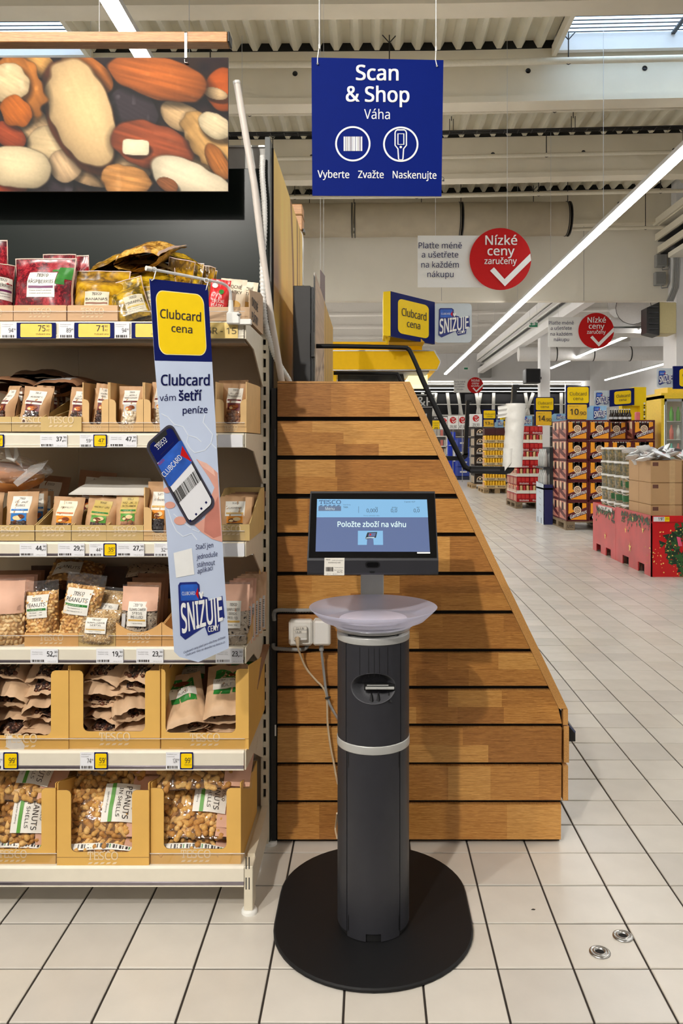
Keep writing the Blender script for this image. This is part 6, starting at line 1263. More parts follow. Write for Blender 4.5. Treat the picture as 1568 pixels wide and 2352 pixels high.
b = MB(); b.tube(catmull([P(774, 1868, 2.6), P(772, 1890, 2.66), P(770, 1905, 2.68), P(774, 1925, 2.6)], 6), .0032, BEIGE, 6); solo('cable_loop', b, 'short loop of beige cable peeking out beside the lower kiosk column', 'cable')

# ================================================================ scale kiosk
KX, KY = PX(857, 2.31), 2.31
kio = thing('scale_kiosk', 'dark grey self-service scale kiosk with touch screen and weighing bowl', 'kiosk', (KX, KY, 0))
b = MB(); R = .2835; cy0, cy1 = 2.3035, 2.4665
def cap_outline(r, n=28): return [(KX+r*math.cos(math.pi+math.pi*k/n), cy0+r*math.sin(math.pi+math.pi*k/n)) for k in range(n+1)]+[(KX+r*math.cos(math.pi*k/n), cy1+r*math.sin(math.pi*k/n)) for k in range(n+1)]
rings = [(R-.004, .001), (R, .003), (R, .009), (R-.004, .0125)]; V = []; n_ = len(cap_outline(R))
for r, z in rings: V += [(x, y, z) for x, y in cap_outline(r)]
b.add(V, [(k*n_+i, k*n_+(i+1) % n_, (k+1)*n_+(i+1) % n_, (k+1)*n_+i) for k in range(3) for i in range(n_)]+[tuple(range(3*n_, 4*n_)), tuple(range(n_-1, -1, -1))], BLACKM); part('base_plate', b, kio)
CR = .1025
ring_z = lambda y: PZ(y, KY-CR)
zt_, zm0, zm1 = ring_z(1468), ring_z(1735), ring_z(1716)
def arcpanel(z0, z1, a0, a1, r, m, n=18, name='panel', th=.004):
    b = MB(); A0, A1 = math.radians(a0-90), math.radians(a1-90)
    pts = [(KX+r*math.cos(A0+(A1-A0)*k/n), KY+r*math.sin(A0+(A1-A0)*k/n)) for k in range(n+1)]; pin = [(KX+(r-th)*math.cos(A0+(A1-A0)*k/n), KY+(r-th)*math.sin(A0+(A1-A0)*k/n)) for k in range(n+1)]
    V = [(x, y, z) for z in (z0, z1) for x, y in pts]; b.add(V, [(k, k+1, n+2+k, n+1+k) for k in range(n)], m, True)
    Vi = [(x, y, z) for z in (z0, z1) for x, y in pts+pin]; w_ = 2*(n+1)
    b.add(Vi, [(k, k+1, n+2+k, n+1+k) for k in range(n)]+[(w_+k, w_+n+1+k, w_+n+2+k, w_+k+1) for k in range(n)]+[(0, w_, w_+n+1, n+1), (n, 2*n+1, w_+2*n+1, w_+n)], m); return b
cyl = lambda a, z, dr=0.0: Vector((KX+(CR+dr)*math.sin(a), KY-(CR+dr)*math.cos(a), z))
zlow = .0135; UA, LA = 47.0, 45.0
b = MB(); GAPM = mat('dark_gap', (10, 10, 11), .7, var=0); zmo = PZ(1582, KY-CR)
b.lathe([(CR-.005, zlow), (CR-.005, zmo-.047)], (KX, KY, 0), GAPM, 40); b.lathe([(CR-.005, zmo+.047), (CR-.005, zt_)], (KX, KY, 0), GAPM, 40); b.lathe([(CR-.005, zmo-.047), (CR-.005, zmo+.047)], (KX, KY, 0), GAPM, 30, math.radians(-42), math.radians(222)); part('inner_tube', b, kio)
part('side_cover', arcpanel(zlow+.012, zm0-.001, LA+1.8, 360-LA-1.8, CR, CHAR, 40), kio)
part('side_cover', arcpanel(zm1+.001, zt_-.019, UA+1.8, 360-UA-1.8, CR, CHAR, 40), kio)
dd = MB(); A_ = math.radians(LA); hw = .021
nA = 24
for (a0, a1, z0, z1) in ((-A_, -hw/CR, zlow+.001, zm0-.001), (hw/CR, A_, zlow+.001, zm0-.001), (-hw/CR, hw/CR, PZ(2147, KY-CR), zm0-.001)):
    dd.grid(lambda i, j: cyl(a0+(a1-a0)*i, z0+(z1-z0)*j), 12, 4, CHAR)
dd.grid(lambda i, j: cyl(-hw/CR+2*hw/CR*i, PZ(2147, KY-CR), -.012*j), 6, 1, BLK)
part('lower_door', dd, kio)
b = MB()
for sx in (-1, 1):
    for z0, z1 in ((PZ(1772, KY-CR), PZ(1738, KY-CR)), (PZ(2150, KY-CR), PZ(2115, KY-CR))): b.grid(lambda i, j: cyl(sx*(A_-.03)+.03*i, z0+(z1-z0)*j, .0004), 2, 1, BLK)
part('door_latch', b, kio)
# upper front with the oval printer mouth
UAr = math.radians(UA); ez, ea, eb = PZ(1582, KY-CR), .0655, .043; z0, z1 = zm1+.001, zt_-.019
def ell(t, s=1.0): return (s*ea*math.cos(t), ez+s*eb*math.sin(t))
b = MB(); n = 64; ringsP = []
cor = [math.atan2(z1-ez, CR*UAr), math.atan2(z1-ez, -CR*UAr), math.atan2(z0-ez, -CR*UAr)+2*math.pi, math.atan2(z0-ez, CR*UAr)+2*math.pi]
angs = sorted(set([2*math.pi*k/n for k in range(n)]+cor)); n = len(angs)
def border(t):
    c, s_ = math.cos(t), math.sin(t); k = min((CR*UAr)/abs(c) if abs(c) > 1e-9 else 9, ((z1-ez) if s_ > 0 else (ez-z0))/abs(s_) if abs(s_) > 1e-9 else 9); return (c*k, ez+s_*k)
for j in range(9):
    f = j/8
    for t_ in angs:
        te = math.atan2(math.sin(t_)/eb, math.cos(t_)/ea); e = ell(te); o_ = border(t_); x, z = e[0]*(1-f)+o_[0]*f, e[1]*(1-f)+o_[1]*f; ringsP.append(cyl(x/CR, z))
b.add(ringsP, [(j*n+i, j*n+(i+1) % n, (j+1)*n+(i+1) % n, (j+1)*n+i) for j in range(8) for i in range(n)], CHAR, True)
part('upper_front', b, kio)
b = MB(); V = []; prof = [(1.0, .0022), (.985, .0026), (.96, .0), (.93, -.008), (.86, -.03), (.7, -.04), (0.02, -.042)]
n = 48
for s_, dr in prof:
    for k in range(n):
        x, z = ell(2*math.pi*k/n, s_); rel = (z-ez)/eb; d_ = dr*(1 if dr > -.005 else (1 if rel > -.1 else max(.3, 1+.75*(rel+.1)))); V.append(cyl(x/CR, z, d_))
b.add(V, [(j*n+i, (j+1)*n+i, (j+1)*n+(i+1) % n, j*n+(i+1) % n) for j in range(len(prof)-1) for i in range(n)], mat('grained_charcoal', (66, 66, 70), .5, var=.12, vscale=300, bump=.3, bscale=700), True); part('printer_mouth', b, kio)
b = MB(); fpl = facing(KY-CR+.016); p, q_ = fpl.at(836, 1586), fpl.at(907, 1571); b.box(p.x, q_.x, KY-CR+.016, KY-CR+.03, p.z, q_.z, BLK)
p, q_ = fpl.at(839, 1582), fpl.at(905, 1577); b.rbox(p.x, q_.x, KY-CR+.008, KY-CR+.018, p.z, q_.z, SILV, .001); b.box(p.x+.004, q_.x-.016, KY-CR+.011, KY-CR+.018, q_.z+.0035, q_.z+.005, SILV)
for k in (.12, .4, .75): b.lathe([(0, 0), (.0012, 0)], (p.x+(q_.x-p.x)*k, KY-CR+.0078, (p.z+q_.z)/2), BLK, 6)
part('printer_bar', b, kio, label='silver label tear bar')
b = MB()
for x in (852, 868, 893):
    a = fpl.at(x-5, 1612); c = fpl.at(x+7, 1612); m_ = fpl.at(x, 1589)
    b.add([a+Vector((0, -.005, 0)), c+Vector((0, -.005, 0)), m_+Vector((0, .008, 0)), (a+c)/2+Vector((0.002, -.011, .003))], [(0, 3, 2), (3, 1, 2)], BLK)
part('paper_guide', b, kio)
b = MB()
for x, ytop in ((825, 1488), (846, 1490), (859, 1490), (871, 1490), (891, 1488)):
    a = (x-857)/F*2.21/CR
    b.grid(lambda i, j: cyl(a-.007+.014*i, PZ(1556, KY-CR)+(PZ(ytop, KY-CR)-PZ(1556, KY-CR))*j, .0003), 1, 1, BLK)
part('vent_slot', b, kio)
for za, zb, nm in ((zt_-.0185, zt_, 'top'), (zm0, zm1, 'middle')):
    b = MB(); b.lathe([(CR-.006, za), (CR+.0012, za), (CR+.0016, za+.002), (CR+.0016, zb-.002), (CR+.0012, zb), (CR-.03, zb)], (KX, KY, 0), SILV, 56); part('silver_ring', b, kio, label='silver ring, %s one' % nm)
zr = zt_
b = MB(); b.lathe([(CR-.02, zr-.001), (CR-.012, zr+.003), (CR-.008, zr+.014), (0.01, zr+.015)], (KX, KY, 0), BLK, 48); part('scale_neck', b, kio)
b = MB()
FROST = bpy.data.materials.new('frosted_plastic'); FROST.use_nodes = True; nt = FROST.node_tree; pb = nt.nodes['Principled BSDF']; pb.inputs['Base Color'].default_value = (*lin((222, 222, 242)), 1); pb.inputs['Roughness'].default_value = .45
tl = nt.nodes.new('ShaderNodeBsdfTranslucent'); tl.inputs[0].default_value = (*lin((228, 228, 246)), 1); tp = nt.nodes.new('ShaderNodeBsdfTransparent'); mx1 = nt.nodes.new('ShaderNodeMixShader'); mx2 = nt.nodes.new('ShaderNodeMixShader'); mx1.inputs[0].default_value = .5; mx2.inputs[0].default_value = .45
tcn = nt.nodes.new('ShaderNodeTexCoord'); vn = nt.nodes.new('ShaderNodeTexVoronoi'); vn.inputs['Scale'].default_value = 260; bpn = nt.nodes.new('ShaderNodeBump'); bpn.inputs['Strength'].default_value = .18; bpn.inputs['Distance'].default_value = .001
nt.links.new(tcn.outputs['Object'], vn.inputs['Vector']); nt.links.new(vn.outputs['Distance'], bpn.inputs['Height']); nt.links.new(bpn.outputs['Normal'], pb.inputs['Normal'])
nt.links.new(pb.outputs[0], mx1.inputs[1]); nt.links.new(tl.outputs[0], mx1.inputs[2]); nt.links.new(mx1.outputs[0], mx2.inputs[1]); nt.links.new(tp.outputs[0], mx2.inputs[2]); nt.links.new(mx2.outputs[0], nt.nodes['Material Output'].inputs[0])
zrim = .9145; rb = .1835
b.lathe([(0.001, .879), (.140, .879), (.149, .8815), (.166, .8975), (rb-.0012, zrim+.0006), (rb, zrim), (.168, .8995), (.1155, .8655), (.109, .864), (.1085, .866)], (KX, KY, 0), FROST, 72); part('weighing_bowl', b, kio, label='frosted translucent weighing bowl')
b = MB(); b.lathe([(0.001, .884), (.094, .884), (.0968, .8825), (.098, .8795)], (KX, KY, 0), mat('lavender_plastic', (206, 202, 222), .35, var=.02), 56); part('bowl_floor', b, kio)
b = MB(); b.lathe([(CR-.003, zr+.008), (CR+.004, zr+.009), (CR+.005, zr+.019), (CR-.0, zr+.02)], (KX, KY, 0), film_mat('clear_ring', gloss=.35, haze=.3), 48); part('clear_ring', b, kio)
b = MB()
for a in (-44, 44): c = cyl(math.radians(a), zr+.002, -.006); b.lathe([(0, 0), (.004, 0), (.004, .006), (0, .006)], c, CHAR, 8)
part('bowl_support', b, kio)
# neck and monitor
NECKM = mat('mid_grey_metal', (172, 172, 168), .45, .0, var=.03)
b = MB(); p, q_ = P(828, 1380, 2.505), P(881, 1310, 2.505); b.rbox(p.x, q_.x, 2.503, 2.523, .62, 1.12, NECKM, .003); b.rbox(p.x, q_.x, 2.40, 2.51, .62, .66, NECKM, .003); b.rbox(p.x, q_.x, 2.36, 2.51, 1.09, 1.12, NECKM, .003); part('neck', b, kio)
B0, B1, T0, T1 = P(705, 1284, 2.25), P(1006.5, 1285, 2.25), P(712.5, 1131, 2.37), P(1000, 1131, 2.37)
MP = Plane(B0, B1, T0)
mo = MB(); up = (T0-B0); wx0, wx1 = B0.x, B1.x; TH = .02
tl_, tr_ = Vector((wx0, T0.y, T0.z)), Vector((wx1, T0.y, T0.z))
chin = PZ(1321, 2.25)
# profile in the (y, z) plane, extruded across
yz = [(B0.y, B0.z), (B0.y-.001, B0.z-.004), (B0.y+.002, chin+.006), (B0.y+.008, chin), (B0.y+.05, chin+.004), (T0.y+.03, T0.z-.02), (T0.y+.02, T0.z+.002), (T0.y+.004, T0.z+.003)]
mo.prism([(wx0, y, z) for y, z in yz], (wx1-wx0, 0, 0), CHAR); part('monitor_housing', mo, kio)
b = MB(); gl = [MP.at(x, y, .0012) for x, y in rrect(714, 1133, 1003, 1281, 3, 3)]
gl = [MP.at(x, y, .0012) for x, y in ((708.5, 1281.5), (1003, 1282), (997, 1133.5), (715, 1133.5))]
b.prism(gl, MP.n*-.002, mat('black_glass', (9, 9, 12), .1, var=0)); part('screen_glass', b, kio)
def scr(x, y, off=.0018): return MP.at(x, y, off)
def smat(k, c, e=.8): return mat('screen_'+k, c, .3, var=0, emit=e)
SB, SL2, SK, SW = smat('slate', (100, 120, 168)), smat('light', (146, 206, 250)), smat('dark', (30, 44, 60), .4), smat('white', (226, 246, 255))
quad = [(724.5, 1267.5), (987, 1268), (980, 1148), (728, 1147)]
b = MB(); b.poly([scr(x, y) for x, y in quad], SB); yb_ = 1189; b.poly([scr(x, y, .0021) for x, y in ((726.8, yb_), (982.5, yb_), (980, 1148), (728, 1147))], SL2)
SPl = MP; SG = smat('grey', (108, 128, 160)); STX = smat('text', (70, 100, 140))
logo(b, lambda a, c: scr(758+a, 1158.6-c*.66, .0024), 50, STX); b.poly([scr(x, y, .0024) for x, y in ((731, 1174.5), (783, 1174.5), (783, 1163.5), (731.5, 1163.5))], SG)
ptext(b, MP, 'Menu', 747, 1172.5, 768, 1172.5, 6.5, SW, 0, .0028)
for t_, x0, x1, y, h in (('0,000', 841.5, 867, 1177.5, 8), ('0,0', 897.5, 911.5, 1177.5, 8), ('0,0', 949.5, 963, 1177.5, 8)): ptext(b, MP, t_, x0, y, x1, y, h, SK, 0, .0026)
for t_, x0, x1, y, h in (('kg', 862, 867, 1168, 3), ('Kč/kg', 900, 912, 1168, 3), ('Kč', 957, 963, 1168, 3), ('TARA', 788, 799, 1168, 4), ('Test firmy', 787, 805, 1161.5, 2.5), ('Provoz samoobsl. váhy', 835, 871, 1186.5, 2.5), ('V pond. 9:27', 928, 953, 1155, 3)): ptext(b, MP, t_, x0, y, x1, y, h, STX if h < 3 else SK, 0, .0026)
b.poly([scr(x, y, .0024) for x, y in ((823, 1179), (823.8, 1179), (823.8, 1164), (823, 1164))], STX)
ptext(b, MP, 'Položte zboží na váhu', 775, 1211, 932, 1211.5, 12, smat('ink', (224, 250, 246), 1.1), .02, .0026)
b.poly([scr(x, y, .0024) for x, y in ((821.5, 1252.5), (879.5, 1252.5), (879, 1220), (821.7, 1220))], SL2)
b.poly([scr(x, y, .0026) for x, y in ((842, 1253.5), (858, 1253.5), (857, 1238), (843, 1238))], SB); b.poly([scr(x, y, .0028) for x, y in ((838.5, 1238.5), (842, 1239.5), (863, 1236), (866, 1223), (843.5, 1224))], SK); b.poly([scr(x, y, .0030) for x, y in ((845, 1234), (861, 1233), (863, 1225), (847, 1226))], SB); b.poly([scr(x, y, .0031) for x, y in ((839, 1238), (860, 1236.5), (859, 1234.5), (842, 1235.5))], SW); b.poly([scr(x, y, .0032) for x, y in ((848, 1231), (852, 1231), (852, 1227), (849, 1227))], RED)
part('screen', b, kio)
b = MB(); prect(b, MP, 957.5, 1268.7, 987.5, 1272, WHITE, .0018); part('maker_plate', b, kio)
CHP = Plane((0, B0.y-.001, B0.z-.004), (1, B0.y-.001, B0.z-.004), (0, B0.y+.002, chin+.006))
b = MB(); b.poly([CHP.at(x, y, .0008) for x, y in rrect(838.5, 1289.5, 872.5, 1304, 7, 6)], BLK); b.poly([CHP.at(x, y, .0012) for x, y in rrect(842, 1292, 869, 1302, 5, 6)], mat('ir_window', (14, 14, 16), .15, var=0)); b.poly([CHP.at(x, y, .0008) for x, y in ((848, 1312), (861, 1312), (859, 1316), (850, 1316))], BLK); part('sensor_window', b, kio)
b = MB(); b.poly([CHP.at(x, y, .0016) for x, y in ((744, 1321), (790.5, 1321), (791, 1281), (745, 1281))], LABEL)
for t_, x0, x1, y, h, m in (('Bramborový salát', 754, 782, 1293, 2.6, DKTXT), ('TESCO', 748, 758, 1286.5, 2.6, DKTXT), ('Vaše prodejna', 762, 788, 1287.5, 2, GREY), ('Naskenujte kód', 768, 788, 1304, 2, GREY), ('0,112 kg', 768, 786, 1310, 2, DKTXT), ('0/5', 774, 786, 1315, 3, DKTXT), ('26.11.', 750, 760, 1319, 2, GREY), ('8:41', 764, 774, 1319, 2, GREY)): ptext(b, CHP, t_, x0, y, x1, y, h, m, 0, .0022)
bars(b, lambda a, c: CHP.at(757+a, 1312-c, .0022), 18, 10, DKTXT, 16, 4)
o = solo('label_sticker', b, 'white price sticker left on the lower edge of the kiosk monitor', 'sticker')
# floor sockets
STEEL = mat('stainless_steel', (186, 184, 180), .28, 1.0, var=.06); HOLE = mat('dark_hole', (14, 13, 12), .8)
for x, y, lb in ((1430, 2151, 'round steel floor socket, the one further from the kiosk'), (1377, 2188, 'round steel floor socket, the one nearer the kiosk')):
    c = P(x, y, GY(y)); t = thing('floor_socket', lb, 'floor socket', (c.x, c.y, 0))
    b = MB(); b.lathe([(.0285, 0.0005), (.028, .003), (.022, .005), (.021, .004), (.0175, .0045), (.017, .0055), (.0135, .0055), (.012, .001)], (c.x, c.y, 0), STEEL, 36); part('collar', b, t)
    b = MB(); b.lathe([(.0125, .0015), (.0, .0012)], (c.x, c.y, 0), HOLE, 24); part('opening', b, t)

# ================================================================ blue hanging sign
YB = 2.4; BP = facing(YB); t = thing('hanging_sign', 'square blue hanging sign with white lettering and two round pictograms', 'sign', P(866, 451, YB))
b = MB(); q4 = [(717, 449.5), (1013.5, 451), (1018, 138), (715, 132)]; b.prism([BP.at(x, y) for x, y in q4], (0, .004, 0), mat('sign_blue', (2, 27, 112), .6, var=.02, spec=.08), mat('sign_edge', (226, 226, 232), .5)); part('board', b, t)
b = MB()
for t_, x0, x1, y0_, y1_, h, bd in (('Scan', 817, 915, 184, 185, 34, .03), ('& Shop', 794, 940, 233, 235, 34, .03), ('Váha', 836, 895, 273, 274, 22, .0), ('Vyberte', 729, 802, 408, 409.5, 16.5, .015), ('Zvažte', 822, 881, 409, 409.5, 16.5, .015), ('Naskenujte', 901.5, 1002, 409.5, 411, 16.5, .015)): ptext(b, BP, t_, x0, y0_, x1, y1_, h, WHITE, bd)
pdisc(b, BP, 810, 330.5, 40.5, WHITE, .001, 36.5, 56); pdisc(b, BP, 920, 331.5, 40.5, WHITE, .001, 36.5, 56)
rnd = random.Random(9); x = 789
while x < 831:
    w_ = rnd.choice((.9, 1.2, 1.8, 3.2)); prect(b, BP, x, 314, min(832, x+w_), 347, WHITE, .001); x += w_+rnd.choice((.6, .9, 1.3))
pline(b, BP, [(912, 298.5), (928, 298.5), (931.5, 301), (933, 305), (933, 334), (926.5, 342), (925, 365), (923, 367.5), (917, 367.5), (915, 365), (913.5, 342), (907, 334), (907, 305), (908.5, 301)], 2.8, WHITE, .001, True)
pline(b, BP, [(913.5, 307.5), (927, 307.5), (927, 332), (913.5, 332)], 2.6, WHITE, .001, True); pdisc(b, BP, 920, 338, 2.8, WHITE, .001, 0, 14)
part('lettering', b, t)
b = MB()
for x0, y0_, x1 in ((729, 146, 733), (1003, 151, 1001)):
    pl_ = [P(x0, y0_, YB-.004), P((x0+x1)/2-2, y0_-14, YB), P(x1, y0_-40, YB), P(x1, y0_-110, YB), P(x1, -120, YB)]; pl_.append(Vector((pl_[-1].x, YB, 6.55)))
    b.tube(pl_, .0016, WHITE, 5); b.tube([P(x0, y0_, YB-.006), P(x0, y0_, YB+.006)], .003, SILV, 8); b.tube([P(x1, y0_-44, YB), P(x1, y0_-34, YB)], .003, WHITE, 6)
part('cord', b, t)
b = MB(); c = P(1015, 410, YB); b.tube([c+Vector((.006*math.cos(k*.8), .003, .006*math.sin(k*.8))) for k in range(9)], .0008, BLK, 5); b.tube([c+Vector((.004, .003, -.003)), c+Vector((.004, .003, -.007))], .003, BLK, 6); part('wire_loop', b, t)

ORDN = ('first', 'second', 'third', 'fourth', 'fifth', 'sixth', 'seventh', 'eighth', 'ninth')

# ================================================================ far signs and displays
def low_price(label, cx, cy, k, Y, wire=True):
    t = thing('low_price_sign', label, 'sign', P(cx-40*k, cy+60*k, Y)); pl = facing(Y); X_ = lambda x: cx+(x-1148)*k; Y_ = lambda y: cy+(y-596)*k
    b = MB(); b.prism([pl.at(X_(x), Y_(y)) for x, y in ((959, 660), (1112, 660), (1112, 541), (959, 541))], (0, .01, 0), mat('pale_sign_board', (226, 226, 224), .5, var=.01))
    for a, t_ in (((961, 571, 1060), 'Plaťte méně'), ((968, 592, 1052), 'a ušetřete'), ((967, 615, 1053), 'na každém'), ((981, 637, 1041), 'nákupu')): ptext(b, pl, t_, X_(a[0]), Y_(a[1]), X_(a[2]), Y_(a[1]), 13.5*k, INKBLUE, .0, .012*k)
    part('text_board', b, t)
    b = MB(); n = 48; b.prism([pl.at(X_(1148)+70.5*k*math.cos(2*math.pi*i/n), Y_(596)+71*k*math.sin(2*math.pi*i/n), .03) for i in range(n)], (0, .012, 0), RED)
    for a, t_, h in (((1113, 564, 1186), 'Nízké', 21), ((1118, 588, 1180), 'ceny', 20), ((1111, 608, 1185), 'zaručeny', 14)): ptext(b, pl, t_, X_(a[0]), Y_(a[1]), X_(a[2]), Y_(a[1]), h*k, WHITE, .02, .03+.012*k)
    ppoly(b, pl, [(X_(x), Y_(y)) for x, y in ((1124, 623.5), (1133, 615.5), (1157, 642.6), (1216, 584), (1218, 599.6), (1158, 659))], WHITE, .03+.012*k); part('red_disc', b, t)
    b = MB(); zt = None
    for x in (1000, 1165): p = pl.at(X_(x), Y_(545)); b.tube([p+Vector((0, .02, 0)), Vector((p.x, Y+.02, zc(p.x, ROOFZ if Y < 17 else 6.545)))], .0025, LGREY, 4)
    part('wire', b, t)
low_price('low-price sign with red tick disc nearest, in front of the white bulkhead', 1148, 596, 1, 10.4)
low_price('low-price sign with red disc, middle one beside the white column', 1368, 760, .578, 18)
low_price('low-price sign with small red disc, furthest down the aisle', 1091, 885, .26, 38)

def club_face(b, pl, x0, x1, yt0, yt1, yb0, yb1, off=.004):
    """navy face with a yellow rounded field and two words; edges given left and right"""
    f = lambda s, t: (x0+(x1-x0)*s, (yt0+(yt1-yt0)*s)*(1-t)+(yb0+(yb1-yb0)*s)*t)
    b.poly([pl.at(*f(s, t), off*.25) for s, t in ((0, 1), (1, 1), (1, 0), (0, 0))], NAVY); as_ = (x1-x0)/max(1, (yb0-yt0))
    b.poly([pl.at(*f(s, t), off*.5) for s, t in [(x, y) for x, y in rrect(.16, .12, .86, .9, .1, 5)]], YELLOW)
    for t_, s0, s1, tb, h in (('Clubcard', .24, .8, .49, .17), ('cena', .36, .66, .72, .15)):
        a, c = f(s0, tb), f(s1, tb); ptext(b, pl, t_, a[0], a[1], c[0], c[1], h*(yb0-yt0), DKTXT, .01, off)
# yellow freezer canopy at the end of the next bay
YC = 7.6; CAN = mat('canopy_yellow', (252, 200, 4), .5, var=.02, spec=.2)
t = thing('freezer_canopy', 'bright yellow freezer canopy with pointed right end beyond the oak panel', 'canopy', P(890, 850, YC))
b = MB(); b.prism([P(x, y, YC) for x, y in ((600, 849), (1003, 848), (1011, 831), (997, 806), (600, 806))], (0, 1.2, 0), CAN); part('front_board', b, t)
b = MB(); b.prism([P(x, y, YC-.004) for x, y in ((600, 806.5), (996, 806.5), (1010.5, 831), (1003, 848.5), (600, 849.5), (600, 851.5), (1004, 850.5), (1013, 831), (998, 804), (600, 804))], (0, .02, 0), SILV); part('metal_edge', b, t)
b = MB(); b.prism([P(x, y, YC+.1) for x, y in ((600, 804), (969, 804), (969, 785), (600, 785))], (0, .9, 0), CAN); part('top_board', b, t)
b = MB(); b.box(PX(600, YC), PX(720, YC), YC+.1, YC+1.1, 0, PZ(849, YC), CAN); part('side_wall', b, t)
b = MB(); b.prism([P(x, y, YC+.05) for x, y in ((765, 900), (772, 900), (772, 849), (765, 849))], (0, .1, 0), CAN); b.prism([P(x, y, YC+.06) for x, y in ((772, 854), (985, 854), (985, 850), (772, 850))], (0, .8, 0), GPLAS); part('side_post', b, t)
b = MB(); b.prism([P(x, y, YC+.3) for x, y in ((775, 900), (935, 900), (925, 856), (775, 856))], (0, .05, 0), mat('freezer_glass', (58, 56, 46), .15, var=.3, vscale=6)); part('glass_back', b, t)
b = MB(); p, q_ = P(940, 880, YC+.3), P(985, 857, YC+.3); b.box(p.x, q_.x, YC+.5, YC+1.1, p.z, q_.z, mat('lit_canopy_lamp', (255, 236, 170), .4, var=.2, vscale=5, emit=1.6)); part('lamp', b, t)
t = thing('freezer_flag', 'yellow and blue flag sign standing on the yellow freezer canopy', 'sign', P(940, 785, 7.2))
fa, fb, fc, fd = P(897, 669, 7.0), P(998, 694, 7.45), P(897, 772, 7.0), P(998, 791, 7.45); FP = Plane(fa, fb, fc)
b = MB(); b.prism([fc, fd, fb, fa], FP.n*-.03, NAVY); club_face(b, FP, 897, 998, 669, 694, 772, 791, .006)
part('face', b, t)
b = MB(); b.prism([P(880, 770, 7.0), P(896.5, 772, 7.0), P(896.5, 668.5, 7.0), P(880, 670, 7.0)], (0, .4, 0), YELLOW); part('frame', b, t)
b = MB(); b.prism([P(885, 788, 7.1), P(890, 788, 7.1), P(890, 768, 7.1), P(885, 768, 7.1)], (0, .03, 0), YELLOW); b.prism([P(893, 786, 7.3), P(975, 786, 7.3), P(960, 772, 7.3), P(893, 772, 7.3)], (0, .3, 0), mat('ochre_base', (196, 150, 10), .5)); part('foot', b, t)
def snz_plate(label, x0, y0, x1, y1, Y, m=None, dx=0.0):
    t = thing('promotion_plate', label, 'sign', P((x0+x1)/2, y1, Y)); pl = facing(Y); b = MB()
    b.prism([pl.at(x, y) for x, y in rrect(x0, y0, x1, y1, (x1-x0)*.1, 4)], (0, .006, 0), m or mat('pale_plate', (196, 206, 214), .4, var=.08, vscale=4)); part('plate', b, t)
    b = MB(); w_ = x1-x0; h_ = y1-y0; snz(b, pl, x0+w_*.06, y0+h_*.12, x1-w_*.07, y1-h_*.13, .004*Y/7, .0012*Y/7); part('printed_badge', b, t, label='blue and white promotion badge'); return t
snz_plate('pale rounded promotion plate right of the yellow freezer flag', 998, 697, 1083, 787, 7.45)

# promotional header over the right hand shelves
t = thing('shelf_flag', 'yellow and blue flag sign above the crates on a yellow post', 'sign', P(1440, 970, 15.2)); b = MB(); pl = facing(15.2)
b.prism([pl.at(x, y) for x, y in ((1401, 934), (1456, 930), (1456, 891), (1401, 896))], (0, .05, 0), NAVY); club_face(b, pl, 1401, 1456, 896, 891, 934, 930, .02); part('face', b, t)
b = MB(); b.prism([pl.at(x, y, -.01) for x, y in ((1470, 972), (1484, 972), (1484, 889), (1456, 889), (1456, 932), (1470, 932))], (0, .3, 0), YELLOW); b.prism([pl.at(x, y, -.1) for x, y in ((1432, 966), (1470, 966), (1470, 930), (1432, 930))], (0, .2, 0), YELLOW)
for k in range(9): prect(b, pl, 1477, 925+k*5, 1481, 928+k*5, DKTXT if k % 3 else WHITE, .01)
c = pl.at(1462, 960); b.box(c.x-.04, c.x+.04, 15.32, 15.4, 0, c.z, YELLOW); part('post', b, t)
snz_plate('pale promotion plate left of the flag above the beer crates', 1364, 897, 1401, 936, 15.25)
t = thing('edge_flag', 'blue and yellow flag sign cut off by the right frame edge', 'sign', P(1560, 892, 9.5)); pl = facing(9.5); b = MB(); b.prism([pl.at(x, y) for x, y in ((1546, 893), (1630, 893), (1630, 840), (1546, 841))], (0, .03, 0), NAVY); club_face(b, pl, 1546, 1630, 841, 840, 893, 893, .01); part('face', b, t)
b = MB(); b.prism([pl.at(x, y, -.02) for x, y in ((1630, 960), (1640, 960), (1640, 835), (1630, 835))], (0, .1, 0), YELLOW); part('post', b, t)
snz_plate('pale promotion plate at the right frame edge', 1508, 846, 1546, 890, 9.52)

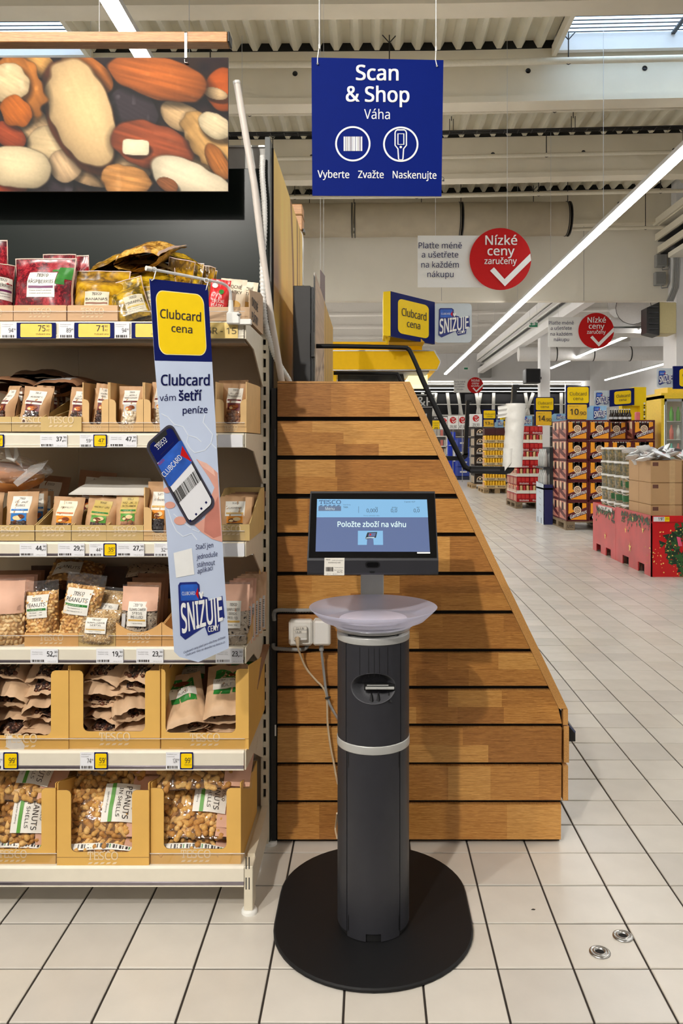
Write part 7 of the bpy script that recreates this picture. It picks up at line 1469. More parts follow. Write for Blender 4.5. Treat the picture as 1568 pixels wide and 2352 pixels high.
def price_flag(label, x0, x1, y0, ym, y1, Y, price, side=None):
    t = thing('price_flag', label, 'sign', P((x0+x1)/2, y1, Y)); pl = facing(Y); b = MB(); w_ = x1-x0
    b.prism([pl.at(x, y) for x, y in ((x0-2, y1), (x1+1, ym+6), (x1+2, y0-2), (x0-2, y0-2))], (0, .02, 0), NAVY); part('backing', b, t)
    b = MB(); o = .003*Y
    prect(b, pl, x0+1, y0, x1-1, ym-2, YELLOW, o*.3, w_*.07, 4); ptext(b, pl, 'Clubcard', x0+w_*.12, y0+(ym-y0)*.5, x1-w_*.12, y0+(ym-y0)*.5, (ym-y0)*.2, DKTXT, .0, o*.6); ptext(b, pl, 'cena', x0+w_*.28, y0+(ym-y0)*.77, x1-w_*.28, y0+(ym-y0)*.77, (ym-y0)*.18, DKTXT, .0, o*.6)
    prect(b, pl, x0+1, ym+1, x1-5, y1-1, mat('amber_yellow_ink', (240, 190, 30), .45), o*.3, w_*.05, 3); a, c = price.split(',')
    h = (y1-ym)*.36; yb = ym+(y1-ym)*.68; ptext(b, pl, a, x0+w_*.14, yb, x0+w_*.52, yb, h, DKTXT, .03, o*.6); ptext(b, pl, ',', x0+w_*.53, yb, x0+w_*.56, yb, h*.3, DKTXT, .03, o*.6); ptext(b, pl, c, x0+w_*.58, yb+1, x0+w_*.86, yb+1, h*.62, DKTXT, .01, o*.6); ptext(b, pl, 'Běžná cena 15,90', x0+w_*.1, ym+(y1-ym)*.17, x0+w_*.5, ym+(y1-ym)*.17, h*.14, DKTXT, 0, o*.6)
    part('printed_face', b, t)
    if side: b = MB(); b.prism([pl.at(x, y, -.01) for x, y in ((side[0], side[3]), (side[2], side[3]), (side[2], side[1]), (side[0], side[1]))], (0, .01, 0), mat('sky_plate', (150, 196, 230), .4, var=.2, vscale=3)); snz(b, pl, side[0]+(side[2]-side[0])*.32, side[1]+2, side[2]-2, side[3]-4, o*.3, o*.08); part('side_plate', b, t)
price_flag('yellow price flag reading 10,90 above the dark red beer crates', 1301, 1352, 889, 928, 964, 12.95, '10,90', (1346, 932, 1393, 967))
price_flag('yellow price flag reading 14,90 above the red can stack', 1229, 1271, 914, 944, 978, 17.35, '14,90', (1265, 950, 1300, 968))
price_flag('yellow price flag reading 13,90 above the yellow can stack', 1109, 1138, 943, 963, 981, 22.75, '13,90', (1136, 964, 1156, 982))
price_flag('small yellow price flag behind the bag roll', 1146, 1165, 948, 966, 981, 22.8, '19,90')

# ---- pallets and crates
PALW = wood_mat('pallet_wood', (110, 92, 70), (158, 138, 108), 0, .8); PALW2 = wood_mat('pallet_wood_pale', (150, 122, 84), (196, 170, 128), 0, .8)
def pallet(label, X0, X1, Y0, Y1, stamp='UIC', m=PALW):
    t = thing('pallet', label, 'pallet', ((X0+X1)/2, Y0, 0)); w_, d = X1-X0, Y1-Y0
    for i in range(5): b = MB(); b.box(X0, X1, Y0+d*(i/5)+.01, Y0+d*((i+1)/5)-.01, .122, .144, m); part('deck_board', b, t)
    for i in range(3):
        x = X0+(w_-.145)*i/2; b = MB(); b.box(x, x+.145, Y0, Y1, .1, .122, m); part('stringer_board', b, t)
        b = MB(); b.box(x, x+.145, Y0, Y1, 0, .022, m); part('bottom_board', b, t)
        for j in range(3): y = Y0+(d-.145)*j/2; b = MB(); b.box(x, x+.145, y, y+.145, .022, .1, m); 
        
        for j in range(3):
            y = Y0+(d-.145)*j/2; b = MB(); b.box(x, x+.145, y+.001, y+.144, .022, .1, m)
            if j == 0 and i == 0: b.text(stamp, lambda a, c: Vector((x+.0725+a, y-.002, .04+c)), DKTXT, .02, .1, .045)
            part('block', b, t)
    return t
CRT = mat('crate_dark_red', (92, 22, 24), .4, var=.06, vscale=8); CRO = mat('crate_orange', (246, 160, 36), .4, var=.03); CRC = mat('crate_cream', (240, 214, 176), .4); CRB = mat('crate_black', (20, 16, 16), .5); GLS = mat('dark_bottle', (34, 22, 14), .12, var=.1); CAPM = mat('bottle_cap', (200, 196, 190), .3, .6); CRP = mat('crate_rose', (206, 130, 110), .4, var=.1)
def crate(label, name, art, loc, w_=.345, h=.315, d=.48, group=None):
    t = thing(name, label, 'crate', loc, group=group, local=True); e = .012
    b = MB(); b.box(-w_/2, w_/2, 0, d, 0, h*.1, CRT); b.box(-w_/2, w_/2, e*2, d, h*.1, h*.5, CRT); b.box(-w_/2, -w_/2+e*2, 0, d, 0, h, CRT); b.box(w_/2-e*2, w_/2, 0, d, 0, h, CRT)
    b.box(-w_/2, w_/2, 0, .02, h*.93, h, CRT); b.box(-w_/2, w_/2, d-.02, d, 0, h, CRT); part('crate_body', b, t)
    f = lambda x, y, k=0: Vector((-w_/2+w_*x, -.0015-.002*k, h*y))
    b = MB()
    b.poly([f(x, y) for x, y in ((.09, .08), (.91, .08), (.91, .9), (.72, .9), (.72, .6), (.64, .5), (.36, .5), (.28, .6), (.28, .9), (.09, .9))], CRO)
    b.poly([f(x, y, 1) for x, y in ((.03, .04), (.97, .40), (.97, .68), (.92, .70), (.03, .34))], CRT); b.poly([f(x, y, 1) for x, y in ((.05, .06), (.2, .06), (.2, .28), (.05, .22))], CRB)
    v, fc, x0, x1 = txt_geo('Gambrinus' if art == 'G' else 'Kozel', .03)
    b.add([f(.16+.76*(x-x0)/(x1-x0), .12+.30*(x-x0)/(x1-x0)+y*.24, 2+l*.12) for x, y, l in v], fc, WHITE)
    b.disc(lambda x, y: f(.5+x*.17, .56+y*.19, 2), CRC, 20); b.disc(lambda x, y: f(.5+x*.12, .56+y*.135, 3), CRT, 20, 1, .8); b.text('G', lambda a, c: f(.5+a, .50+c, 3), CRT, .04, .1, .13); part('front_print', b, t)
    for sx in (-1, 1):
        b = MB(); g = lambda y, z, k=1: Vector((sx*(w_/2+.002*k), d*y, h*z)); b.poly([g(.06, .08), (g(.94, .08)), g(.94, .95), g(.06, .95)], CRP)
        b.poly([g(.1, .1, 2), g(.9, .38, 2), g(.9, .62, 2), g(.1, .3, 2)], CRT); b.poly([g(.36, .5, 2), g(.64, .5, 2), g(.58, .9, 2), g(.42, .9, 2)], CRB); b.poly([g(.08, .55, 2), g(.3, .6, 2), g(.3, .92, 2), g(.08, .92, 2)], CRC); b.poly([g(.7, .6, 2), g(.92, .7, 2), g(.92, .92, 2), g(.7, .92, 2)], CRC); part('side_print', b, t)
    b = MB()
    for i in range(4):
        for j in range(2): x = -w_*.36+w_*.24*i; b.lathe([(.032, h*.1), (.032, h*.55), (.014, h*.8), (.014, h*.9), (0, h*.9)], (x, .06+j*.12, 0), GLS, 8); b.lathe([(.016, h*.88), (.016, h*.93), (0, h*.94)], (x, .06+j*.12, 0), CAPM, 8)
    part('bottles', b, t, kind='stuff'); return t
YCR = 12.9; mp = YCR/F; pitch = 51*mp; rp = 46.6*mp
xs0 = PX(1300, YCR)+pitch/2; rows_n = ('bottom', 'second', 'third', 'fourth', 'top'); cols_n = ('leftmost', 'second from left', 'third from left', 'right')
pallet('weathered wooden pallet under the dark red beer crates', PX(1299, YCR), PX(1299, YCR)+1.45, YCR+.0, YCR+1.2)
c0 = None
for r in range(5):
    for c in range(4):
        for dpt in range(2):
            if dpt and c: continue
            back = .28 if (r == 4 and c == 2) else 0
            loc = (xs0+pitch*c, YCR+dpt*.5+back, .145+rp*r)
            lb = 'dark red beer crate, %s column, %s row of the stack%s' % (cols_n[c], rows_n[r], ', rear one' if dpt else ', set back' if back else '')
            if c0 is None: c0 = crate(lb, 'beer_crate', 'G', loc, pitch*.985, rp*.985, .49, 'beer crates on the pallet')
            else: dup(c0, loc, lb)
for k in range(9):
    b = MB(); c = P(1402+k*5.4, 967.3, 13.15+.05*(k % 2)); b.lathe([(.0, 0), (.03, 0), (.03, .1), (.012, .15), (.012, .19), (0, .19)], c, GLS, 10); b.lathe([(.0305, .03), (.0305, .07)], c, LGREY, 10, smooth=False); b.lathe([(.014, .185), (.014, .2), (0, .2)], c, CAPM, 8)
    solo('beer_bottle', b, 'small dark bottle on top of the beer crates, %s from the left of the row' % ORDN[k], 'bottle', 'bottles on top of the beer crates')
b = MB(); p, q_ = P(1461, 966, 13.15), P(1470, 946, 13.15); b.rbox(p.x, q_.x, 13.15, 13.25, p.z, q_.z, mat('pink_carton', (226, 110, 110), .5), .01); solo('pink_carton', b, 'small pink carton beside the dark bottles on the crates', 'carton')

# ---- red can stack
def pack(label, name, x, Y, z, w_, h, d, m, txt=None, band=None, cans=None, group=None, tm=WHITE):
    t = thing(name, label, 'pack', (x, Y, z), group=group, local=True); b = MB()
    if cans:
        b.box(-w_/2, w_/2, 0, d, 0, h*.38, band or m)
        n = 4
        for i in range(n):
            cx = -w_/2+w_*(i+.5)/n; r = w_/n*.48
            for j in (0, 1, 2, 3): b.lathe([(r, .0), (r, h*.9), (r*.8, h*.97), (0, h*.97)], (cx, r+d*j*.25, 0.002), cans[(i+j) % len(cans)], 10)
            
    else: b.rbox(-w_/2, w_/2, 0, d, 0, h, m, .006)
    part('packaging', b, t)
    if txt or band:
        b = MB(); f = lambda a, c, k=1: Vector((a, -.002*k, c))
        if not cans:
            for i in range(3): cx = -w_*.32+i*w_*.32; b.poly([f(cx-w_*.12, h*.45), f(cx+w_*.12, h*.45), f(cx+w_*.12, h*.92), f(cx-w_*.12, h*.92)], mat('can_red_light', (206, 50, 48), .35))
        if txt: b.text(txt, lambda a, c: f(w_*.08+a, h*.1+c, 2), tm, .03, w_*.7, h*.2)
        g = lambda y, z_: Vector((-w_/2-.002, d*y, h*z_)); 
        for k in range(5): b.poly([g(.05+.19*k, .1), g(.17+.19*k, .1), g(.17+.19*k, .8), g(.05+.19*k, .8)][::-1], CRC if k % 2 else CRP)
        part('print', b, t)
    return t
CANR = mat('can_red', (176, 26, 32), .3, .2, var=.04); CANG = mat('can_gold', (206, 176, 120), .3, .5, var=.1)
YR = 17.2; mr = YR/F; hp = 19.4*mr; X0 = PX(1186, YR); wp_ = 30*mr
pallet('wooden pallet under the red can stack', X0-.02, X0+1.0, YR, YR+1.2)
lay = ('lowest', 'second', 'third', 'fourth', 'fifth', 'sixth', 'seventh', 'eighth', 'top')
pr = {}
for r in range(9):
    for c in range(2):
        for dp in range(3):
            if dp and c: continue
            kd = r % 2; lb = 'red beer can pack, %s layer, %s' % (lay[r], ('left front', 'middle of the left side', 'rear of the left side')[dp] if c == 0 else 'right front'); loc = (X0+wp_*(c+.5), YR+dp*.42, .145+hp*r)
            if kd not in pr: pr[kd] = pack(lb, 'can_pack', *loc, wp_*.985, hp*.97, .4, CANR, 'Krušovice' if kd == 0 else None, LABEL if kd else RED, [CANR, CANG] if kd else None, 'red can packs on the pallet')
            else: dup(pr[kd], loc, lb)
# ---- yellow can stack and black crates behind
YY_ = 22.6; my = YY_/F; X0 = PX(1112, YY_); hp = 17.4*my; wy = 25*my
pallet('wooden pallet under the yellow can stack', X0-.02, X0+.75, YY_, YY_+1.2, 'EUR', PALW2)
CANY = mat('can_yellow', (240, 186, 30), .3, .2, var=.04); TRYB = mat('can_tray_cream', (216, 190, 140), .6); py = None
for r in range(8):
    for c in range(2):
        lb = 'yellow beer can pack, %s layer, %s' % (lay[r], ('left', 'right')[c]); loc = (X0+wy*(c+.5), YY_, .145+hp*r)
        if r == 7: pack(lb.replace('yellow', 'dark red'), 'can_pack', *loc, wy*.985, hp*.9, .4, mat('maroon_pack', (70, 18, 20), .4), None, None, None)
        elif py is None: py = pack(lb, 'can_pack', *loc, wy*.985, hp*.97, .4, TRYB, 'Kozel', TRYB, [CANY], 'yellow can packs on the pallet', DKTXT)
        else: dup(py, loc, lb)
YK = 25.0; mk = YK/F; pk = 26.5*mk; hk = 24.5*mk; X0 = PX(1083, YK); pallet('wooden pallet under the black beer crates', X0, X0+1.2, YK, YK+1.2, 'EUR', PALW2)
BKC = mat('crate_black_plastic', (30, 20, 18), .4, var=.1); ck = None
for r in range(6):
    for c in range(3):
        lb = 'black beer crate, %s row, %s column far down the aisle' % (lay[r], ('left', 'middle', 'right')[c]); loc = (X0+pk*(c+.5)+.08, YK, .145+hk*r*.88)
        if ck is None:
            ck = thing('beer_crate', lb, 'crate', loc, group='black crates far down the aisle', local=True); w_, h = pk*.98, hk*.86
            b = MB(); b.rbox(-w_/2, w_/2, 0, .9, 0, h, BKC, .01); part('crate_body', b, ck)
            b = MB(); f = lambda a, c_, k=1: Vector((a, -.004*k, c_)); b.add([f(w_*.3*math.cos(math.pi*i/10), h*(.42+.4*math.sin(math.pi*i/10))) for i in range(11)]+[f(w_*.24*math.cos(math.pi*i/10), h*(.42+.32*math.sin(math.pi*i/10))) for i in range(11)], [(i, i+1, 12+i, 11+i) for i in range(10)], CRC); b.text('Kozel', lambda a, c_: f(a, h*.2+c_), WHITE, .03, w_*.6, h*.22)
            b.disc(lambda x, y: f(x*w_*.1, h*.55+y*h*.1), CRC, 12); part('front_print', b, ck)
            b = MB()
            for k in range(4): b.box(-w_/2-.012, -w_/2, .1+.2*k, .2+.2*k, h*.1, h*.85, GPLAS if k % 2 else CRC)
            part('side_slats', b, ck)
        else: dup(ck, loc, lb)
# ---- card display bin with bottles
YD = 13.8; xd = PX(1248, YD); t = thing('card_display', 'blue and white card display bin with clear bottle packs beside the beer crates', 'display', (xd, YD, 0)); wD = 21*YD/F; hD = 92*YD/F
NAVYC = mat('navy_card', (26, 34, 92), .5, var=.03); WCARD = mat('white_blue_card', (206, 218, 230), .5, var=.02)
b = MB(); b.box(xd, xd+wD, YD, YD+.012, 0, hD, NAVYC); part('front_panel', b, t)
b = MB(); b.prism([(xd, YD, 0), (xd, YD+.16, 0), (xd, YD+.16, .1), (xd, YD+.22, .1), (xd, YD+.22, 0), (xd, YD+.44, 0), (xd, YD+.44, .1), (xd, YD+.5, .1), (xd, YD+.5, 0), (xd, YD+.62, 0), (xd, YD+.62, hD+.03), (xd, YD, hD)], (.01, 0, 0), WCARD)
for k in range(4): b.add([(xd-.002, YD+.2+.02*(k % 2), .2+.11*k), (xd-.002, YD+.36, .22+.11*k), (xd-.002, YD+.36, .23+.11*k), (xd-.002, YD+.2+.02*(k % 2), .21+.11*k)], [(0, 3, 2, 1)], GREY)
part('side_panel', b, t)
TRAYD = mat('dark_tray', (36, 40, 44), .5)
BOTC = mat('pale_bottle', (196, 198, 196), .2, var=.15, vscale=8)
for tier in range(2):
    b = MB(); zt0 = hD-.06+tier*.36; b.box(xd-.0, xd+wD+.12, YD+.0, YD+.6, zt0-.03, zt0, TRAYD); b.box(xd+wD*.7, xd+wD+.12, YD+.02, YD+.6, zt0, zt0+.34, TRAYD); part('tray_tier', b, t)
    for k in range(4):
        for j in range(2):
            b = MB(); c = (xd+.05+j*.085, YD+.08+k*.14, zt0); b.lathe([(0, 0), (.04, 0), (.042, .2), (.018, .27), (.018, .31), (0, .31)], c, BOTC, 10)
            solo('water_bottle', b, 'pale bottle on the %s tier of the blue card display, %s row, %s' % (('lower', 'upper')[tier], ('front', 'second', 'third', 'rear')[k], ('outer side', 'inner side')[j]), 'bottle', 'pale bottles on the card display')

# ---- red christmas bin with boxes, tubs and foil bags
YX = 8.37; XS = PX(1495, YX); t = thing('christmas_bin', 'red printed christmas display bin at the right with pallet slots', 'display bin', (XS, YX, 0))
REDC = mat('christmas_red', (206, 16, 24), .4, var=.12, vscale=3); REDS = mat('christmas_red_side', (200, 62, 66), .35, var=.12, vscale=4)
b = MB(); h1 = .635; b.box(XS, XS+1.2, YX, YX+.015, 0, h1, REDC); b.box(XS, XS+1.2, YX-.004, YX, h1-.075, h1-.06, mat('rail_red', (176, 14, 20), .4)); part('front_panel', b, t)
SPX = Plane((XS, 8, 0), (XS, 10, 0), (XS, 8, 1)); SPX.n = Vector((-1, 0, 0)); D = 10.55
for (ya, yb, hh, notches) in ((YX, 9.58, .635, ((8.58, 8.78), (9.1, 9.32))), (9.585, D, .62, ((9.78, 9.98), (10.2, 10.4)))):
    pts = [(XS, ya, 0)]
    for a, c in notches: pts += [(XS, a, 0), (XS, a, .1), (XS, c, .1), (XS, c, 0)]
    pts += [(XS, yb, 0), (XS, yb, hh), (XS, ya, hh)]; b = MB(); b.prism(pts, (.012, 0, 0), REDS)
    for a, c in notches: b.box(XS+.05, XS+.06, a, c, 0, .11, BLK)
    part('side_panel', b, t)
b = MB(); b.box(XS, XS+1.2, D, D+.01, 0, .62, REDS); b.box(XS+.012, XS+1.2, YX+.015, D, .5, .51, KRAFT); part('back_panel', b, t)
rn = random.Random(4); b = MB(); GRN = [mat('garland_green', (44, 92, 44), .5), mat('garland_dark', (20, 50, 30), .5)]; GOLD = mat('gold_ink', (250, 214, 120), .4); PINKI = mat('pink_ink', (230, 90, 130), .4)
def leafpoly(o, u, v, s, m):
    a = rn.random()*6.28; b.poly([o+u*(s*math.cos(a+k*2.09+(.5 if k == 1 else 0)))+v*(s*math.sin(a+k*2.09)) for k in range(3)], m)
ux, uz = Vector((1, 0, 0)), Vector((0, 0, 1))
for k in range(320):
    a = rn.random()*6.28; rr = rn.gauss(.21, .05); leafpoly(Vector((XS+.42+rr*math.cos(a), YX-.002-.00001*k, .3+rr*math.sin(a)*.9)), ux, uz, rn.uniform(.02, .045), rn.choice(GRN))
for k in range(150):
    a = rn.random()*6.28; rr = rn.gauss(.24, .08); o = Vector((XS+.40+rr*math.cos(a)*1.2, YX-.006-.00001*k, .27+rr*math.sin(a)*.8)); s = rn.choice((.004, .005, .008)); b.disc(lambda x, y: o+ux*(x*s)+uz*(y*s), GOLD, 6)
for o in ((.26, .42), (.5, .48)): b.add([Vector((XS+o[0], YX-.008, o[1])), Vector((XS+o[0]+.04, YX-.008, o[1]-.01)), Vector((XS+o[0]+.06, YX-.008, o[1]-.1)), Vector((XS+o[0]+.02, YX-.008, o[1]-.1))], [(3, 2, 1, 0)], PINKI)
part('front_print', b, t, kind='stuff')
b = MB(); uy = Vector((0, 1, 0))
def star(y, z, s): b.poly([Vector((XS-.004, y+s*(1 if i % 2 == 0 else .38)*math.sin(i*math.pi/5), z+s*1.3*(1 if i % 2 == 0 else .38)*math.cos(i*math.pi/5))) for i in range(10)], GOLD)
for ya, yb, zt in ((8.42, 9.35, .6), (9.62, 10.4, .59)):
    for k in range(160): y = rn.uniform(ya, yb); leafpoly(Vector((XS-.002-.00001*k, y, zt-abs(rn.gauss(0, .055)))), uy, uz, rn.uniform(.015, .03), rn.choice(GRN+[GRN[0], PINKI] if rn.random() < .08 else GRN))
for y, z, s in ((8.62, .46, .035), (8.95, .55, .03), (9.2, .40, .035), (9.05, .22, .05), (10.0, .24, .04), (9.8, .5, .03), (10.25, .5, .025)): star(y, z, s)
part('side_print', b, t, kind='stuff')
b = MB(); pl = facing(YX-.003); prect(b, pl, 1500, 1187, 1526, 1198, PT, 0); prect(b, pl, 1526, 1187, 1537, 1198, YELLOW, 0); ptext(b, pl, '19', 1511, 1195.5, 1520, 1195.5, 7, BLACK, .02, .002); ptext(b, pl, '90', 1520.5, 1191, 1524, 1191, 3, BLACK, .02, .002); ptext(b, pl, 'Kč', 1521, 1195.5, 1524, 1195.5, 3, BLACK, 0, .002); ptext(b, pl, 'Akce', 1528, 1193, 1535, 1193, 2.5, DKTXT, 0, .002); part('price_label', b, t)
b = MB(); b.box(XS-.003, XS-.001, 9.72, 10.3, .555, .605, mat('white_shelf_strip', (222, 214, 214), .4)); part('side_label', b, t)
# brown boxes
BOXM = mat('brown_carton', (190, 152, 108), .65, var=.04, vscale=5); TAPE = mat('clear_tape', (204, 170, 126), .2); zb_ = .505
YBx = 8.48; hb = .232; bx = None
for r in range(3):
    for c in range(2):
        wb_ = .33; loc = (PX(1494, YBx)+wb_/2+c*(wb_+.01), YBx, zb_+.0+r*(hb+.003)); lb = 'plain brown carton, %s of three, %s stack in the red bin' % (('lowest', 'middle', 'topmost')[r], ('left', 'right')[c])
        if bx is None:
            bx = thing('carton', lb, 'box', loc, group='brown cartons in the red bin', local=True); b = MB(); b.rbox(-wb_/2, wb_/2, 0, .72, 0, hb, BOXM, .004); part('carton_body', b, bx)
            b = MB(); b.box(.03, .09, -.001, 0, 0, hb, TAPE); b.box(-wb_/2+.02, -wb_/2+.08, -.001, 0, hb*.75, hb*.92, mat('carton_stamp', (110, 70, 56), .6)); b.box(-wb_/2-.001, -wb_/2, .38, .384, 0, hb, KEDGE); b.box(-wb_/2, wb_/2, -.0008, 0, hb-.006, hb-.003, KEDGE); part('tape_and_print', b, bx)
        else: dup(bx, loc, lb)
b = MB(); x_ = PX(1494, YBx)+.668; b.box(x_+.004, x_+.02, YBx-.02, YBx+.02, .5, .5+3*hb, BLK); solo('black_divider', b, 'black divider edge right of the brown cartons', 'divider')
# foil bags
FOILB = mat('silver_foil', (232, 232, 232), .25, .05, var=.12, vscale=14); rn = random.Random(8); fb = None
for k in range(26):
    loc = (PX(1440, 8.9)+rn.uniform(0, .78), 8.5+rn.uniform(0, .6), .505+3*hb+.012+rn.uniform(.0, .12)*(.4+.6*(k/22))); rot = (rn.uniform(-.5, .5), rn.uniform(-.6, .6), rn.uniform(0, 6.28)); lb = 'silver foil bag with dark print in the heap on the brown cartons'
    if fb is None:
        fb = thing('foil_bag', lb, 'bag', loc, rot, 'foil bags heaped on the cartons', True); b = MB()
        for sd in (-1, 1): b.grid(lambda i, j: Vector(((i-.5)*.2*sd, (j-.5)*.15, sd*.022*(max(0, 1-abs(2*i-1)**2.5)*max(0, 1-abs(2*j-1)**2.5))**.6+.008*mnoise.noise(Vector((i*5, j*5, sd))))), 8, 7, FOILB)
        part('pouch', b, fb); b = MB(); b.grid(lambda i, j: Vector(((.3+.4*i-.5)*.2, (.25+.4*j-.5)*.15, .0245+.004*math.sin(i*3))), 3, 3, mat('foil_dark_print', (52, 44, 46), .35)); b.grid(lambda i, j: Vector(((.3+.15*i-.5)*.2, (.7+.15*j-.5)*.15, .021)), 2, 2, RED); part('print', b, fb)
    else: dup(fb, loc, None, rot)
# tubs
TUBC = vor_mat('mixed_nut_contents', [(226, 176, 110), (150, 130, 70), (60, 70, 40)], 34, .5); TUBG = mat('tub_label_green', (44, 104, 60), .4, var=.1); TUBB = film_mat('tub_plastic', gloss=.2, haze=.06); tb = None
for r in range(5):
    for k in range(4):
        loc = (XS+.115+(.0 if k < 3 else .01), 9.38+k*.29, .515+r*.165); lb = 'clear nut tub with white lid, %s layer, %s from the front' % (('lowest', 'second', 'third', 'fourth', 'top')[r], ('first', 'second', 'third', 'fourth')[k])
        if tb is None:
            tb = thing('nut_tub', lb, 'tub', loc, group='nut tubs in the red bin', local=True); b = MB(); b.lathe([(0, 0), (.088, .0), (.098, .13), (0, .13)], (0, 0, .002), TUBC, 16); part('nuts', b, tb)
            b = MB(); b.lathe([(.09, .0), (.1, .142)], (0, 0, .002), TUBB, 16); part('tub_body', b, tb); b = MB(); b.lathe([(.104, .138), (.106, .14), (.106, .158), (.1, .163), (0, .163)], (0, 0, 0), WPLAS, 18); part('lid', b, tb)
            b = MB(); b.lathe([(.0955, .03), (.1005, .1)], (0, 0, 0), TUBG, 8, math.pi*.75, math.pi*1.3); part('label', b, tb); b = MB(); b.tube([(.1*math.cos(a), .1*math.sin(a), .14-.03*math.sin((a-2.3)/1.6*math.pi)) for a in [2.3+1.6*i/8 for i in range(9)]], .004, WPLAS, 5); part('handle', b, tb)
        else: dup(tb, loc, lb, (0, 0, .4*k+.7*r))

# ---- chiller and shelves at the right edge
YFr = 13.0; t = thing('chiller', 'yellow framed chiller with glass doors and bottles at the right frame edge', 'chiller', P(1560, 1050, YFr)); b = MB()
p, q_ = P(1518, 1050, YFr), P(1640, 908, YFr); YLF = mat('chiller_yellow', (236, 196, 40), .45)
b.box(p.x, p.x+.05, YFr, YFr+.7, .1, q_.z, YLF); b.box(p.x, q_.x, YFr, YFr+.7, q_.z-.05, q_.z+.04, YLF); b.box(p.x+.14, q_.x, YFr+.1, YFr+.7, q_.z+.04, q_.z+.14, YLF); part('frame', b, t)
b = MB(); b.box(p.x+.05, q_.x, YFr+.6, YFr+.62, .1, q_.z-.05, WPLAS); part('back_wall', b, t)
for k in range(2):
    x = p.x+.06+k*.3; b = MB()
    for a in ((x, x+.025), (x+.27, x+.295)): b.box(a[0], a[1], YFr-.01, YFr+.02, .2, q_.z-.06, GPLAS)
    b.box(x, x+.295, YFr-.01, YFr+.02, q_.z-.1, q_.z-.06, GPLAS); d = part('door', b, t); g = MB(); g.box(x+.025, x+.27, YFr, YFr+.006, .2, q_.z-.1, GUARD); part('pane', g, d)
b = MB(); b.box(p.x+.07, p.x+.09, YFr+.1, YFr+.12, .4, q_.z-.15, mat('chiller_lamp', (226, 255, 244), .4, var=0, emit=4)); part('lamp_tube', b, t)
rn = random.Random(2)
for r in range(4):
    b = MB(); b.box(p.x+.06, q_.x, YFr+.12, YFr+.58, q_.z-.42-r*.3, q_.z-.41-r*.3, WPLAS); part('rack', b, t)
    for k in range(5):
        b = MB(); c = (p.x+.13+k*.11, YFr+.2, q_.z-.41-r*.3); m = rn.choice([mat('drink_green', (120, 190, 90), .3), mat('drink_white', (226, 226, 220), .3), mat('drink_pink', (230, 130, 120), .3), mat('drink_aqua', (120, 200, 190), .3)]); b.lathe([(0, 0), (.035, 0), (.036, .14), (.015, .2), (.015, .235), (0, .235)], c, m, 8)
        solo('drink_bottle', b, 'small drink bottle behind the chiller glass, %s rack, %s from the left' % (('top', 'second', 'third', 'lowest')[r], ORDN[k]), 'bottle', 'drinks on the %s chiller rack' % ('top', 'second', 'third', 'lowest')[r])
YSh = 19.5; t = thing('wall_shelf', 'dark wall shelving with white shelf edges left of the chiller', 'shelving', P(1505, 1040, YSh)); p, q_ = P(1480, 1050, YSh), P(1560, 915, YSh); b = MB(); b.box(p.x, q_.x, YSh+.5, YSh+.55, .0, q_.z, mat('dark_brown_shelving', (74, 64, 52), .6)); b.box(p.x-.03, p.x, YSh, YSh+.55, 0, q_.z, mat('dark_brown_shelving', (74, 64, 52), .6)); part('back_panel', b, t)  # plain dark brown back and side panel
for r, y in enumerate((927, 958, 987, 1015)):
    z = PZ(y, YSh); b = MB(); b.box(p.x, q_.x, YSh, YSh+.5, z-.03, z, WPLAS); part('shelf', b, t)
    for k in range(6):
        b = MB(); c = (p.x+.1+k*.13, YSh+.1, z); b.rbox(c[0], c[0]+.09, c[1], c[1]+.1, z, z+.09+.03*(k % 2), rn.choice([mat('tin_orange', (206, 110, 70), .4), mat('tin_grey', (120, 116, 120), .4), mat('tin_dark', (56, 50, 52), .4)]), .01)
        solo('grocery_tin', b, 'small tin on the dark wall shelving, %s shelf, %s from the left' % (('top', 'second', 'third', 'lowest')[r], ORDN[k]), 'tin', 'tins on the dark wall shelving')

# ---- far left of the aisle
YL = 30.0
def flatsign(name, label, x0, y0, x1, y1, Y, m, fn=None, th=.03, pole=True):
    t = thing(name, label, 'sign', P((x0+x1)/2, y1, Y)); pl = facing(Y); b = MB(); b.prism([pl.at(x, y) for x, y in ((x0, y1), (x1, y1), (x1, y0), (x0, y0))], (0, th, 0), m); part('board', b, t)
    b = MB(); c = pl.at((x0+x1)/2, y1)
    if pole: b.box(c.x-.015, c.x+.015, Y+th*.3, Y+th*.9, 0, c.z+.02, GPLAS); part('pole', b, t)
    else:
        for dx in (-.4, .4): b.tube([(c.x+dx, Y+.05, PZ(y0, Y)-.02), (c.x+dx, Y+.05, zc(c.x, 6.545))], .006, LGREY, 4)
        part('wire', b, t)
    if fn: b = MB(); fn(b, pl); part('printed_lettering', b, t)
    return t
def redtick(b, pl, cx, cy, r, price=None):
    pdisc(b, pl, cx, cy, r, RED, .02, 0, 20); ppoly(b, pl, [(cx-r*.35, cy+r*.35), (cx-r*.2, cy+r*.22), (cx+r*.1, cy+r*.55), (cx+r*.9, cy-r*.1), (cx+r*.95, cy+r*.15), (cx+r*.1, cy+r*.85)], WHITE, .03)
    ptext(b, pl, 'Nízké', cx-r*.5, cy-r*.35, cx+r*.5, cy-r*.35, r*.3, WHITE, .02, .03); ptext(b, pl, 'ceny', cx-r*.4, cy, cx+r*.4, cy, r*.3, WHITE, .02, .03)
    if price: ptext(b, pl, price, cx-r*1.0, cy+r*2.4, cx+r*1.1, cy+r*2.4, r*.85, DKTXT, .01, .02)
